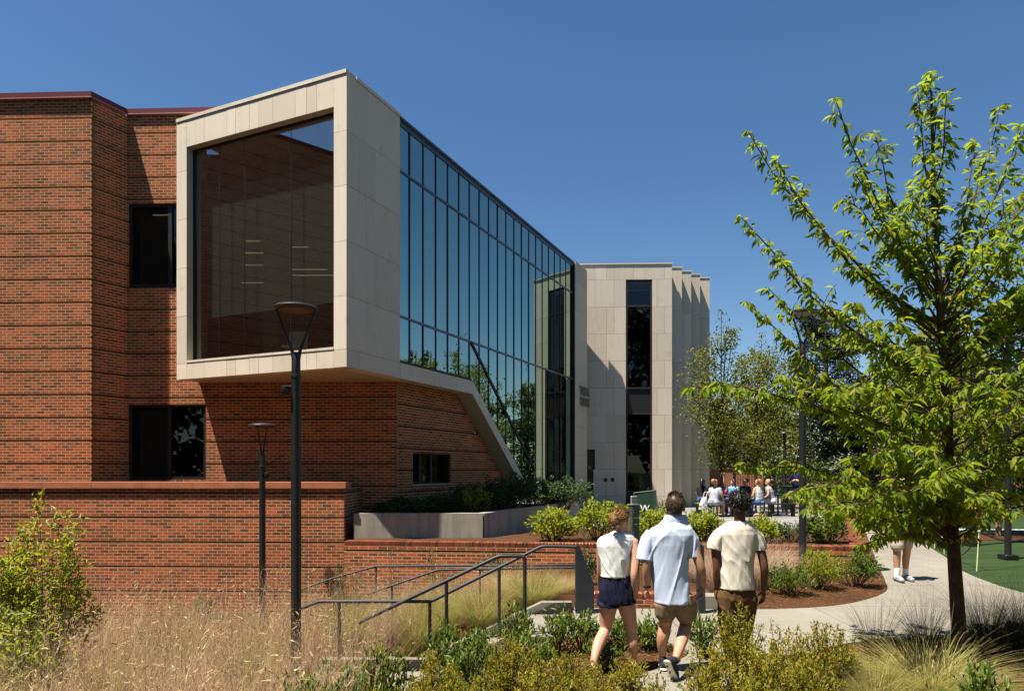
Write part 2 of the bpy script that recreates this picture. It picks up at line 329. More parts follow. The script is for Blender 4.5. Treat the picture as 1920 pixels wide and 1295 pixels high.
for i in range(len(ycuts) - 1):
    band = clip_y(path_poly, ycuts[i] + 0.005, ycuts[i + 1] - 0.005)
    xs = [-2, 20] if i in (0, 1, 2) or i > 4 else [-2, 2.1, 4.3, 6.5, 8.7, 11, 20]
    for k in range(len(xs) - 1):
        q = clip_x(band, xs[k] + 0.005, xs[k + 1] - 0.005)
        if len(q) > 2: slab_obj('slab', q, lambda x, y: pz(y), 0.10, CONC, path)
turf_poly = [(13.012, 22.8)] + [(x + 0.012, y) for x, y in turf_edge[1:]] + [(60, 4.0), (60, 24.0), (13.9, 24.0)]
turf = bpy.data.objects.new('turf', None); COL.objects.link(turf); turf['kind'] = 'structure'
slab_obj('lawn_sheet', turf_poly, lambda x, y: pz(y) - 0.006, 0.02, TURF, turf)
slab_obj('lawn_sheet', [(13.9, 24.0), (60, 24.0), (60, 60), (15.2, 60), (15.2, 25.4)], lambda x, y: pz(24.0) - 0.006, 0.02, TURF, turf)
# bed of pine straw, white line and far mulch on the turf
lin = slab_obj('painted_line', [(10.9, 19.85), (11.2, 20.05), (60, 17.0), (60, 16.65)], lambda x, y: pz(y) + 0.004, 0.01, WHITE, None); tag(lin, kind='structure')
mul = slab_obj('mulch_strip', smooth_poly([(9.95, 17.2), (11.5, 17.35), (14, 16.9), (22, 15.6), (40, 13.0), (40, 15.2), (22, 17.4), (14, 18.5), (11.5, 18.9), (10.7, 18.6)], 4), lambda x, y: pz(y) + 0.012, 0.03, MULCH, None); tag(mul, kind='structure')
# plaza and raised bed
PLZ = 0.36
plaza = bpy.data.objects.new('plaza', None); COL.objects.link(plaza); plaza['kind'] = 'structure'
plaza_poly = [(1.2, 17.65), (8.7, 17.45), (11.4, 23.2), (12.6, 26.2), (14.6, 34), (16, 44), (-2.5, 44), (-2.5, 22.5)]
for i in range(9):
    for k in range(8):
        q = clip_x(clip_y(plaza_poly, 17 + i * 3 + 0.006, 20 + i * 3 - 0.006), -3 + k * 3 + 0.006, k * 3 - 0.006)
        if len(q) > 2: slab_obj('paving_slab', q, lambda x, y: PLZ, 0.08, PAVE, plaza)
bed = slab_obj('raised_bed', [(-3.40, 14.16), (6.66, 13.12), (8.75, 17.38), (1.2, 17.58), (-0.4, 15.1), (-3.40, 15.1)], lambda x, y: 0.50, 0.9, MULCH, None); tag(bed, kind='structure')

# ------------------------------------------------------------------ brickwork
CH, BL, JT = 0.0677, 0.203, 0.0125
BRK_ME = None
SLOTM = plain('recessed_brick_course', (0.16, 0.055, 0.032), 0.9, 0.1)
def brick_mesh():
    global BRK_ME
    if BRK_ME is None:
        L, D, H, b = (BL - JT) / 2, 0.05, (CH - JT) / 2, 0.0002
        v = [(-L, 0, -H), (L, 0, -H), (L, 0, H), (-L, 0, H), (-L + b, -b, -H + b), (L - b, -b, -H + b), (L - b, -b, H - b), (-L + b, -b, H - b), (-L, D, -H), (L, D, -H), (L, D, H), (-L, D, H)]
        f = [(4, 5, 6, 7), (0, 1, 5, 4), (1, 2, 6, 5), (2, 3, 7, 6), (3, 0, 4, 7), (0, 8, 9, 1), (1, 9, 10, 2), (2, 10, 11, 3), (3, 11, 8, 0)]
        me = bpy.data.meshes.new('brick'); me.from_pydata(v, [], f); me.materials.append(BRICK); BRK_ME = me
    return BRK_ME
def sub_iv(iv, cuts):
    out = [iv]
    for a, b in cuts:
        nx_ = []
        for p, q in out:
            if b <= p or a >= q: nx_.append((p, q)); continue
            if a > p: nx_.append((p, a))
            if b < q: nx_.append((b, q))
        out = nx_
    return out
def brick_wall(parent, P0, P1, z0, z1, holes=(), groove0=None, n_single=300, vis=None, keep=None, name='wall', ncourse=8):
    """running-bond wall; face runs P0->P1 with the outside on its right-hand side. Mortar is the part, bricks its pieces."""
    P0, P1 = Vector(P0), Vector(P1); L = (P1 - P0).length; u = (P1 - P0) / L; n = Vector((u.y, -u.x)); ang = math.atan2(u.y, u.x)
    nc = int(round((z1 - z0) / CH)); rs = np.random.default_rng(int(abs(P0.x * 97 + P0.y * 31 + z0 * 7)) + 5)
    W = lambda a, d, z: (P0.x + u.x * a + n.x * d, P0.y + u.y * a + n.y * d, z)
    # mortar bed, 7 mm behind the brick face, with a deep slot at each shadow line; solid backing behind it
    mb = MB(); slots = {}; gz_list = []
    if groove0 is not None:
        k = groove0
        while z0 + k * CH < z1: gz_list.append(z0 + k * CH); k += ncourse
    zc = sorted(set([z0, z1] + [h[2] for h in holes] + [h[3] for h in holes] + [g for g in gz_list] + [g - 0.041 for g in gz_list])); zc = [z for z in zc if z0 <= z <= z1]
    uc = sorted(set([0, L] + [min(max(x, 0), L) for h in holes for x in h[:2]]))
    for zi in range(len(zc) - 1):
        za, zb = zc[zi], zc[zi + 1]; zm = (za + zb) / 2; slot = any(g - 0.0411 < zm < g for g in gz_list); d = -0.05 if slot else -0.0002
        for ui in range(len(uc) - 1):
            ua, ub = uc[ui], uc[ui + 1]; um = (ua + ub) / 2
            if any(h[0] < um < h[1] and h[2] < zm < h[3] for h in holes): continue
            if keep:
                seg = []; st = 0.1; x = ua
                while x < ub - 1e-6:
                    e = min(x + st, ub)
                    if keep((x + e) / 2, zb - 0.30): seg.append((x, e))
                    x = e
            else: seg = [(ua, ub)]
            for a, b in seg:
                v = [W(a, d, za), W(b, d, za), W(b, d, zb), W(a, d, zb), W(a, -0.08, za), W(b, -0.08, za), W(b, -0.08, zb), W(a, -0.08, zb)]
                (slots.setdefault(round(za, 3), MB()) if slot else mb).add(v, [(0, 1, 2, 3), (4, 7, 6, 5), (0, 4, 5, 1), (3, 2, 6, 7), (0, 3, 7, 4), (1, 5, 6, 2)])
    wall = mb.build(name, MORTAR, parent)
    for sl in slots.values(): sl.build('shadow_line', SLOTM, wall)
    singles, rest = [], []
    for c in range(nc):
        za = z0 + c * CH + JT / 2; zb = z0 + (c + 1) * CH - JT / 2
        if any(abs(z0 + (c + 1) * CH - g) < 0.01 for g in gz_list): zb -= 0.036
        x = -BL / 2 * (c % 2)
        cuts = [(h[0], h[1]) for h in holes if h[2] < (za + zb) / 2 < h[3]]
        while x < L:
            a, b = max(x + JT / 2, 0), min(x + BL - JT / 2, L)
            if x + BL >= L - 0.02 and b < L: pass
            if x <= 0: a = 0.0
            if x + BL >= L: b = L
            for p, q in sub_iv((a, b), cuts):
                if q - p < 0.02 or (keep and not (keep(p, zb - 0.13) and keep(q, zb - 0.13))): continue
                full = abs((q - p) - (BL - JT)) < 1e-4 and abs((zb - za) - (CH - JT)) < 1e-4
                um, zm = (p + q) / 2, (za + zb) / 2
                if full and (vis is None or vis(*W(um, 0, zm))): singles.append((p, q, za, zb))
                else: rest.append((p, q, za, zb))
            x += BL
    if len(singles) > n_single:
        cz = np.array([[*W((p + q) / 2, 0, (a + b) / 2)] for p, q, a, b in singles]); dist = np.linalg.norm(cz - np.array([0, 0, EYE]), axis=1)
        o = np.argsort(dist); rest += [singles[i] for i in o[n_single:]]; singles = [singles[i] for i in o[:n_single]]
    me = brick_mesh()
    for p, q, a, b in singles:
        o = bpy.data.objects.new('brick', me); o.location = W((p + q) / 2, float(rs.uniform(0.0, 0.0001)), (a + b) / 2); o.rotation_euler = (0, 0, ang); link(o, wall)
    if rest:
        R = np.array(rest); k = len(R); pr = rs.uniform(0.0, 0.0001, k); e = 0.0002
        def pt(a, d, z): return np.stack([P0.x + u.x * a + n.x * d, P0.y + u.y * a + n.y * d, z], -1)
        p, q, a, b = R.T; f0 = pr; bk = np.full(k, -0.05)
        Vv = np.stack([pt(p, f0, a), pt(q, f0, a), pt(q, f0, b), pt(p, f0, b), pt(p + e, f0 + e, a + e), pt(q - e, f0 + e, a + e), pt(q - e, f0 + e, b - e), pt(p + e, f0 + e, b - e), pt(p, bk, a), pt(q, bk, a), pt(q, bk, b), pt(p, bk, b)], 1).reshape(-1, 3)
        ff = np.array([(4, 5, 6, 7), (0, 1, 5, 4), (1, 2, 6, 5), (2, 3, 7, 6), (3, 0, 4, 7), (0, 8, 9, 1), (1, 9, 10, 2), (2, 10, 11, 3), (3, 11, 8, 0)])
        Fv = (ff[None] + (np.arange(k) * 12)[:, None, None]).reshape(-1, 4)
        tag(mesh_np('bricks', Vv, Fv, BRICK, wall, flat=True), kind='stuff')
    return wall
YAW = -0.0367
def infront(x, y, z):  # inside the picture
    px, py = CX + F * x / y, HY - F * (z - EYE) / y; return 0 <= px <= 1920 and 0 <= py <= 1295

# ---- brick building
bb = thing('brick_building', (-9.9, 16.5, 0.3), 'red brick building with dark shadow lines and red metal coping at the left', 'building')
A = Vector((-9.887, 16.04)); Bp = Vector((-9.476, 16.80)); BACK_END = Vector((-2.80, 16.80 + YAW * 6.676))
TOPN, TOPB = zat(187, 16.04), zat(218, 16.80)          # brickwork tops
ZB = 0.2
nc_near = int(round((TOPN - ZB) / CH)); top_near = ZB + nc_near * CH
def gphase(py, Y, z0):                                  # first shadow line counted from the bottom of the wall
    z = zat(py, Y); k = round((z - z0) / CH); return int(k % 8)
near_vis = lambda x, y, z: infront(x, y, z) and z > 1.75
g_near = gphase(263.0, 16.04, ZB)
brick_wall(bb, (-17.3, 16.04 - YAW * 7.413), A, ZB, top_near, (), g_near, 300, near_vis)
brick_wall(bb, A + (Bp - A).normalized() * 0.05, Bp, ZB, top_near, (), g_near, 120, lambda x, y, z: z > 1.8)
DIRB = (BACK_END - Bp).normalized()
def ub(px):                                             # along the back wall at an image column
    k = (px - CX) / F; t = (Bp.x - k * Bp.y) / (k * DIRB.y - DIRB.x); return t
W1 = (0.03, ub(372), zat(538, 16.78), zat(381, 16.78)); W2 = (0.03, ub(386), zat(899, 16.78), zat(757, 16.78))
back_vis = lambda x, y, z: infront(x, y, z) and z > 1.8 and ((CX + F * x / y) < 334 or ((HY - F * (z - EYE) / y) > 718 and (CX + F * x / y) < 560))
brick_wall(bb, Bp, BACK_END, ZB, top_near, (W1, W2, (ub(385), (BACK_END - Bp).length, zat(687.2, 14.1) + 0.07, zat(129.4, 14.1) - 0.33)), g_near, 300, back_vis)
for c_ in (A + Vector((-0.10, 0.16)), Bp + Vector((-0.02, 0.11))): MB().quad8(c_ + Vector((-0.055, -0.045)), c_ + Vector((0.055, -0.045)), ZB, top_near, (0, -1), 0.12).build('corner_core', JOINT, bb)
# parapet: red metal coping with its pale drip edge
UL = Vector((-17.3, 16.04 - YAW * 7.413)); nf = Vector((YAW, -1)).normalized()
def coping(P, Q, n, name='coping'):
    mb = MB(); P, Q = Vector(P), Vector(Q); o = mb.quad8(P + n * 0.045, Q + n * 0.045, top_near + 0.035, top_near + 0.155, n, 0.40).build(name, COPING_RED, bb)
    MB().quad8(P + n * 0.055, Q + n * 0.055, top_near + 0.012, top_near + 0.033, n, 0.09).build('drip_edge', COPING_LIP, o)
ur = (Bp - A).normalized(); nr = Vector((ur.y, -ur.x))
coping(UL, A + nr * 0.045, nf); coping(A + nf * 0.043, Bp - ur * 0.04, nr); coping(Bp + DIRB * 0.0, Bp + DIRB * 4.4, nf)
# control joint in the near wall
MB().quad8((xat(105.5, 16.14), 16.14 - 0.012), (xat(106.9, 16.14), 16.14 - 0.012), 1.75, top_near, nf, 0.03).build('control_joint', JOINT, bb)
def frame_window(parent, P, u, n, W, mulls, inset=0.09, fw=0.075, name='window', room=True):
    """window in a wall: P wall origin, u along, n outward, W=(u0,u1,z0,z1); frame is the part, panes its pieces"""
    P, u, n = Vector(P), Vector(u), Vector(n); u0, u1, z0, z1 = W; mb = MB()
    pt = lambda a, d: P + u * a + n * d
    g = 0.004
    mb.quad8(pt(u0 + g, -inset + 0.05), pt(u0 + fw, -inset + 0.05), z0 + g, z1 - g, n, 0.09); mb.quad8(pt(u1 - fw, -inset + 0.05), pt(u1 - g, -inset + 0.05), z0 + g, z1 - g, n, 0.09)
    mb.quad8(pt(u0 + fw, -inset + 0.049), pt(u1 - fw, -inset + 0.049), z1 - fw, z1 - g, n, 0.088); mb.quad8(pt(u0 + fw, -inset + 0.049), pt(u1 - fw, -inset + 0.049), z0 + g, z0 + fw, n, 0.088)
    ms = [u0] + [m for m in mulls] + [u1]
    for m in mulls: mb.quad8(pt(m - 0.045, -inset + 0.047), pt(m + 0.045, -inset + 0.047), z0 + fw, z1 - fw, n, 0.08)
    f = mb.build(name, FRAMEM, parent)
    for i in range(len(ms) - 1):
        a = ms[i] + (fw if i == 0 else 0.045); b = ms[i + 1] - (fw if i == len(ms) - 2 else 0.045)
        MB().quad8(pt(a + 0.001, -inset), pt(b - 0.001, -inset), z0 + fw + 0.001, z1 - fw - 0.001, n, 0.012).build('pane', GLASS_WIN, f)
    # reveal and the room behind
    rv = MB()
    for a, b, c, d in ((u0 - 0.002, u0 + g - 0.001, z0, z1), (u1 - g + 0.001, u1 + 0.002, z0, z1)): rv.quad8(pt(a, -0.052), pt(b, -0.052), c, d, n, 0.3)
    rv.quad8(pt(u0, -0.053), pt(u1, -0.053), z1 - g + 0.001, z1 + 0.002, n, 0.3); rv.quad8(pt(u0, -0.053), pt(u1, -0.053), z0 - 0.002, z0 + g - 0.001, n, 0.3)
    rv.build('reveal', FRAMEM, f)
    if room:
        r = MB(); a, b = u0 - 0.3, u1 + 0.3
        r.quad8(pt(a, -1.6), pt(b, -1.6), z0 - 0.3, z1 + 0.3, n, 0.05); r.quad8(pt(a, -0.36), pt(a + 0.03, -0.36), z0 - 0.3, z1 + 0.3, n, 1.24); r.quad8(pt(b - 0.03, -0.36), pt(b, -0.36), z0 - 0.3, z1 + 0.3, n, 1.24)
        r.quad8(pt(a + 0.03, -0.36), pt(b - 0.03, -0.36), z1 + 0.27, z1 + 0.3, n, 1.24); r.quad8(pt(a + 0.03, -0.36), pt(b - 0.03, -0.36), z0 - 0.3, z0 - 0.27, n, 1.24); r.build('room', DIMIN, f)
    return f
for Wd, m in ((W1, [ub(317)]), (W2, [ub(316)])):
    f = frame_window(bb, Bp, DIRB, nf, Wd, m)
    bl = MB()  # pale roller blind half way down behind the left pane
    bl.quad8(Bp + DIRB * (Wd[0] + 0.16) - nf * 0.22, Bp + DIRB * (m[0] - 0.1) - nf * 0.22, Wd[2] + 0.1, Wd[3] - 0.15, nf, 0.012); bl.build('roller_blind', plain('blind_fabric', (0.20, 0.19, 0.16), 0.9, 0.1), f)
    lt = MB(); lt.quad8(Bp + DIRB * (m[0] - 0.5) - nf * 0.16, Bp + DIRB * (m[0] - 0.12) - nf * 0.16, Wd[3] - 0.24, Wd[3] - 0.225, nf, 0.02)
    if Wd is W1: lt.build('ceiling_light', LAMPGLOW, f)
# wing of the same building outside the frame on the left (mirrored in the big window)
wg = MB(); wg.quad8((-17.4, 2.0), (-17.4, 22.0), 0.1, 15.4, (1, 0), 6.0); wgo = wg.build('side_wing', BRICKTEX, bb)
MB().quad8((-17.34, 1.95), (-17.34, 22.0), 15.4, 15.56, (1, 0), 6.1).build('wing_coping', COPING_RED, wgo)
lines = MB()
for k in range(27): lines.quad8((-17.393, 2.0), (-17.393, 16.0), 0.9 + k * 0.5416, 0.925 + k * 0.5416, (1, 0), 0.006)
lines.build('shadow_line', JOINT, wgo)
rf = MB(); rf.prism([(UL.x, UL.y + 0.35, 9.9), (A.x - 0.3, A.y + 0.35, 9.9), (Bp.x + 0.2, Bp.y + 0.4, 9.9), (BACK_END.x, BACK_END.y + 0.4, 9.9), (BACK_END.x + 4, 30, 9.9), (-17.3, 30, 9.9)], (0, 0, -0.2)); rf.build('roof', DARKIN, bb)

# ---- glass wing: stone-framed box, curtain wall, sloping stone beam
VR = Vector((0.4128, 0.9109)).normalized(); VL = Vector((-VR.y, VR.x)); NR = Vector((VR.y, -VR.x)); NF = -VR
C0 = Vector((xat(650, 14.1), 14.1)); ZT, ZBOT = zat(129.4, 14.1), zat(687.2, 14.1); BW = 4.96
gw = thing('glass_wing', (C0.x, C0.y + 3, 0.5), 'cantilevered pale stone box with huge window and long reflective glass curtain wall', 'building')
def fpt(s, d=0.0): return C0 + VL * s + VR * d         # on the front face: s from the corner to the left, d inwards
def rpt(t, d=0.0): return C0 + VR * t + VL * d         # on the right face: t from the corner backwards, d inwards
core = MB(); JG = 0.007
ST = 0.33; ZL, ZS = zat(200.4, 14.24), zat(650.4, 14.24)
core.quad8(fpt(BW - 0.02, 0.02), fpt(BW - ST + 0.02, 0.02), ZBOT + 0.02, ZT - 0.02, NF, 0.30); core.quad8(fpt(ST - 0.02, 0.02), fpt(0.02, 0.02), ZBOT + 0.02, ZT - 0.02, NF, 0.30)
core.quad8(fpt(BW - ST + 0.02, 0.021), fpt(ST - 0.02, 0.021), ZL + 0.02, ZT - 0.02, NF, 0.30); core.quad8(fpt(BW - ST + 0.02, 0.021), fpt(ST - 0.02, 0.021), ZBOT + 0.02, ZS - 0.02, NF, 0.30)
core.quad8(rpt(0.33, 0.02), rpt(1.94, 0.02), ZBOT + 0.02, ZT - 0.02, NR, 0.2)
box = core.build('stone_box', JOINT, gw)
def panel(parent, a, b, z0, z1, n, t=0.03, name='panel', jit=0.0015):
    d = Vector(n) * RNG.uniform(-jit, jit); MB().quad8(Vector(a) + d, Vector(b) + d, z0, z1, n, t).build(name, STONE, parent)
ZJ = [ZBOT, zat(653.8, 14.1), zat(553.2, 14.1), zat(450.3, 14.1), zat(346, 14.1), zat(243.5, 14.1), zat(136.7, 14.1)]
g = JG / 2
for i in range(6):
    panel(box, fpt(BW), fpt(BW - ST - 0.0 if i else BW - ST + g), ZJ[i] + g, ZJ[i + 1] - g, NF, 0.20 if False else 0.03)
    panel(box, fpt(ST - (g if i == 0 else 0)), fpt(0.004), ZJ[i] + g, ZJ[i + 1] - g, NF)
    # right face of the box
    panel(box, rpt(0.004), rpt(0.66 + 0.0) if i % 2 else rpt(0.98), ZJ[i] + g, ZJ[i + 1] - g, NR); panel(box, rpt(0.664) if i % 2 else rpt(0.984), rpt(1.955), ZJ[i] + g, ZJ[i + 1] - g, NR)
    # jamb linings facing the glass
    if 1 <= i: 
        za, zb = max(ZJ[i], ZS) + g, min(ZJ[i + 1], ZL) - g
        MB().quad8(fpt(BW - ST, 0.03), fpt(BW - ST, 0.30), za, zb, VL * -1, 0.02).build('jamb_panel', STONE, box); MB().quad8(fpt(ST, 0.30), fpt(ST, 0.03), za, zb, VL, 0.02).build('jamb_panel', STONE, box)
wid = [0.50, 0.62, 0.24, 0.36, 0.24, 0.36, 0.55, 0.27, 0.24, 0.40]; wid = [w * (BW - 2 * ST) / sum(wid) for w in wid]
s = BW - ST
for w in wid:
    panel(box, fpt(s - g), fpt(s - w + g), ZL, ZJ[6] - g, NF); panel(box, fpt(s - g), fpt(s - w + g), ZBOT, ZS - 0.055, NF)
    MB().quad8(fpt(s - g, -0.012), fpt(s - w + g, -0.012), ZS - 0.05, ZS, NF, 0.34).build('sill_stone', STONE, box)
    MB().quad8(fpt(s - g, 0.03), fpt(s - w + g, 0.03), ZL, ZL + 0.02, NF, 0.28).build('head_panel', STONE, box)
    s -= w
# coping stones on top
s = BW
for w in (0.93, 0.80, 0.62, 0.83, 0.9, 0.88):
    MB().quad8(fpt(s - 0.003, -0.02), fpt(max(s - w, 0) + (0.003 if s - w > 0 else -0.02), -0.02), ZJ[6] + g, ZT, NF, 0.33).build('coping', STONE, box); s -= w
MB().quad8(rpt(0.315, -0.02), rpt(1.97, -0.02), ZJ[6] + g, ZT, NR, 0.35).build('coping', STONE, box)
# soffit under the box
sf = MB(); sf.prism([(*fpt(BW - 0.03, 0.03), ZBOT + 0.012), (*fpt(0.03, 0.03), ZBOT + 0.012), (*rpt(2.9, 0.03), ZBOT + 0.012), (*(BACK_END + Vector((0.25, 0.3))), ZBOT + 0.012), (*(Bp + DIRB * 1.9 + Vector((0, 0.02))), ZBOT + 0.012)], (0, 0, 0.25)); sf.build('soffit', SOFFIT, box)
rim = MB()
for a, b, n_ in ((fpt(BW - 0.002, 0.032), fpt(0.002, 0.032), NF), (rpt(0.20, 0.032), rpt(2.6, 0.032), NR)): rim.quad8(a, b, ZBOT + 0.002, ZBOT + 0.011, n_, 0.22 if n_ is NF else 0.30)
rim.build('soffit_rim', STONE, box)
# left cheek and roof of the box
MB().quad8(fpt(BW - 0.004, 0.66), fpt(BW - 0.004, 0.032), ZBOT + 0.013, ZT - 0.09, VL, 0.03).build('cheek_panel', STONE, box)
rr = MB(); rr.prism([(*fpt(BW - 0.05, 0.3), ZT - 0.06), (*fpt(0.05, 0.3), ZT - 0.06), (*rpt(15.6, 0.25), ZT - 0.06), (*rpt(15.6, 5.2), ZT - 0.06), (*fpt(BW - 0.05, 1.2), ZT - 0.06)], (0, 0, -0.25)); rr.build('roof', SOFFIT, gw)
# the big window: panes, slim vertical bars, screen and room
wf = MB(); REC = 0.205
wf.quad8(fpt(BW - ST - 0.001, REC - 0.03), fpt(BW - ST - 0.06, REC - 0.03), ZS, ZL, NF, 0.09); wf.quad8(fpt(ST + 0.03, REC - 0.03), fpt(ST + 0.001, REC - 0.03), ZS, ZL, NF, 0.09)
wf.quad8(fpt(BW - ST - 0.06, REC - 0.029), fpt(ST + 0.03, REC - 0.029), ZL - 0.03, ZL - 0.001, NF, 0.088); wf.quad8(fpt(BW - ST - 0.06, REC - 0.029), fpt(ST + 0.03, REC - 0.029), ZS + 0.001, ZS + 0.03, NF, 0.088)
bw = wf.build('bay_window', FRAMEM, gw)
def sfront(px):
    k = (px - CX) / F; return (C0.x - k * C0.y) / (k * VL.y - VL.x)
bars = [BW - ST - 0.06] + [sfront(p) for p in (398, 445, 533)] + [ST + 0.03]
for i in range(4):
    MB().quad8(fpt(bars[i] - 0.004, REC), fpt(bars[i + 1] + 0.004, REC), ZS + 0.031, ZL - 0.031, NF, 0.02).build('pane', GLASS_BOX, bw)
    if i: MB().quad8(fpt(bars[i] + 0.004, REC - 0.002), fpt(bars[i] - 0.004, REC - 0.002), ZS + 0.031, ZL - 0.031, NF, 0.026).build('glazing_bar', FRAMEM, bw)
zs0, zs1 = zat(563, 14.6), zat(300, 14.6)
MB().quad8(fpt(BW - ST - 0.13, 0.42), fpt(ST + 0.02, 0.42), zs0, zs1, NF, 0.012).build('inner_screen', SCREEN, bw)
# room behind: floor, ceiling, back walls, columns, lights, lounge chairs
rm = MB(); rm.prism([(*fpt(BW - 0.1, 0.5), ZS - 0.1), (*fpt(0.1, 0.5), ZS - 0.1), (*rpt(15.4, 0.2), ZS - 0.1), (-2.0, 29.7, ZS - 0.1), (-17.0, 29.7, ZS - 0.1), (-17.0, 17.4, ZS - 0.1), (-8.0, 17.0, ZS - 0.1)], (0, 0, -0.15)); rm.build('floor', DIMIN, gw)
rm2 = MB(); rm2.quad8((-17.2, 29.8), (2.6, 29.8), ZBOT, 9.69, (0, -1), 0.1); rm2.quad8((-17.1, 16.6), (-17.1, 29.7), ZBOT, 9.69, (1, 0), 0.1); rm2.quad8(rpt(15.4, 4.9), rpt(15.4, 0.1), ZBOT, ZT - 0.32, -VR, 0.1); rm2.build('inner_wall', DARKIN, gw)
cl = MB()
for dd, ss in ((1.6, BW - 1.35), (1.9, 0.72)): cl.quad8(fpt(ss + 0.22, dd), fpt(ss - 0.22, dd), ZS - 0.1, ZT - 0.32, NF, 0.44)
cl.build('column', DIMIN, gw)
for xa, xb, py_ in ((458, 500, 474), (460, 486, 452), (548, 578, 463), (458, 535, 497), (500, 535, 482), (545, 612, 505), (548, 625, 516), (452, 540, 530)):
    Yl = (9.5 - EYE) * F / (HY - py_); MB().quad8((xat(xa, Yl), Yl), (xat(xb, Yl), Yl), 9.495, 9.52, (0, -1), 0.06).build('ceiling_light', LAMPGLOW, gw)
CHAIRM = plain('pale_plastic', (0.62, 0.70, 0.55), 0.5, 0.3)
for s_, d_, r_ in ((2.55, 1.3, 0.5), (1.15, 1.6, -0.4), (0.55, 1.2, 0.2)):
    p = fpt(s_, d_); c = MB(); zb = ZS - 0.1; a = math.atan2(VR.y, VR.x) + r_
    ca, sa = math.cos(a), math.sin(a); q = lambda x, y, z: (p.x + x * ca - y * sa, p.y + x * sa + y * ca, zb + z)
    for x in (-0.2, 0.2):
        for y in (-0.2, 0.2): c.tube([q(x * 1.1, y * 1.1, 0), q(x * 0.8, y * 0.8, 0.42)], 0.014, 6)
    c.prism([q(-0.24, -0.24, 0.42), q(0.24, -0.24, 0.42), q(0.24, 0.24, 0.44), q(-0.24, 0.24, 0.44)], (0, 0, 0.04)); c.prism([q(0.2, -0.23, 0.46), q(0.2, 0.23, 0.46), q(0.36, 0.2, 0.92), q(0.36, -0.2, 0.92)], (0.03, 0, 0)); ch = c.build('lounge_chair', CHAIRM, None)
    tag(ch, ('pale green lounge chair inside the big window, the leftmost one', 'pale green lounge chair inside the big window, the middle one', 'pale green lounge chair inside the big window next to its right edge')[[2.55, 1.15, 0.55].index(s_)], 'chair', 'lounge chairs inside the bay window')

# curtain wall on the right face
ZC, Z1, Z3, ZSILL = zat(219, 15.88), zat(317, 15.88), zat(590.9, 15.88), zat(679.6, 15.88)
T0, T1 = 1.965, 14.2; MUL = [T0] + [2.44 + 0.6095 * k for k in range(20)]
MUL = [m for m in MUL if m < T1 - 0.2] + [T1]
TK = 5.59; SL = 0.767                                    # where the beam turns down, its slope
TOPK, BOTK = ZSILL, ZBOT
def zbeam_top(t): return TOPK if t <= TK else TOPK - SL * (t - TK)
cwb = MB(); cwb.quad8(rpt(T0, 0.03), rpt(T1, 0.03), ZC - 0.16, ZC, NR, 0.30); cwb.quad8(rpt(T0, -0.03), rpt(T1, -0.03), ZC - 0.04, ZC + 0.01, NR, 0.05)
cw = cwb.build('curtain_wall', TRANSOMM, gw)
GB = 0.30                                                # ground line of the glazing
for i in range(len(MUL) - 1):
    a, b = MUL[i], MUL[i + 1]
    for zz0, zz1 in ((Z1, ZC - 0.16), (Z3, Z1), (None, Z3)):
        if zz0 is None:
            za, zb_ = max(zbeam_top(a) - 0.05, GB), max(zbeam_top(b) - 0.05, GB); poly = [(*rpt(a + 0.002, 0.055), za), (*rpt(b - 0.002, 0.055), zb_), (*rpt(b - 0.002, 0.055), zz1), (*rpt(a + 0.002, 0.055), zz1)]
            if a < TK < b: poly.insert(1, (*rpt(TK, 0.055), zbeam_top(TK) - 0.05))
        else: poly = [(*rpt(a + 0.002, 0.055), zz0), (*rpt(b - 0.002, 0.055), zz0), (*rpt(b - 0.002, 0.055), zz1), (*rpt(a + 0.002, 0.055), zz1)]
        # each pane leans by a hair of its own, as real glazing does
        jx = RNG.uniform(-0.0028, 0.0028); poly = [Vector(p_) + Vector((NR.x, NR.y, 0)) * (jx if k in (0, 3) else -jx) for k, p_ in enumerate(poly)]
        MB().prism(poly, Vector((VL.x, VL.y, 0)) * 0.02).build('pane', GLASS_CW, cw)
    if i:
        zlow = max(zbeam_top(a) - 0.02, GB); MB().quad8(rpt(a - 0.021, 0.038), rpt(a + 0.021, 0.038), zlow, ZC - 0.16, NR, 0.05).build('mullion', FRAMEM, cw)
for zz in (Z1, Z3): MB().quad8(rpt(T0, 0.032), rpt(T1, 0.032), zz - 0.028, zz + 0.028, NR, 0.05).build('transom', TRANSOMM, cw)
# sill flashing along the beam and the diagonal bar parallel to it
MB().quad8(rpt(T0, 0.03), rpt(TK, 0.03), ZSILL - 0.01, ZSILL + 0.07, NR, 0.05).build('sill_flashing', FRAMEM, cw)
def strip(pts, d0, d1):
    mb = MB(); n = len(pts); P = [(*rpt(t, d0), z) for t, z in pts]; off = (rpt(0, d1) - rpt(0, d0)); mb.prism(P, (off.x, off.y, 0)); return mb
strip([(5.54, Z3 - 0.02), (5.62, Z3 + 0.02), (10.35, Z3 + 0.02 - SL * 4.73), (10.27, Z3 - 0.02 - SL * 4.73)], 0.026, 0.08).build('diagonal_bar', FRAMEM, cw)
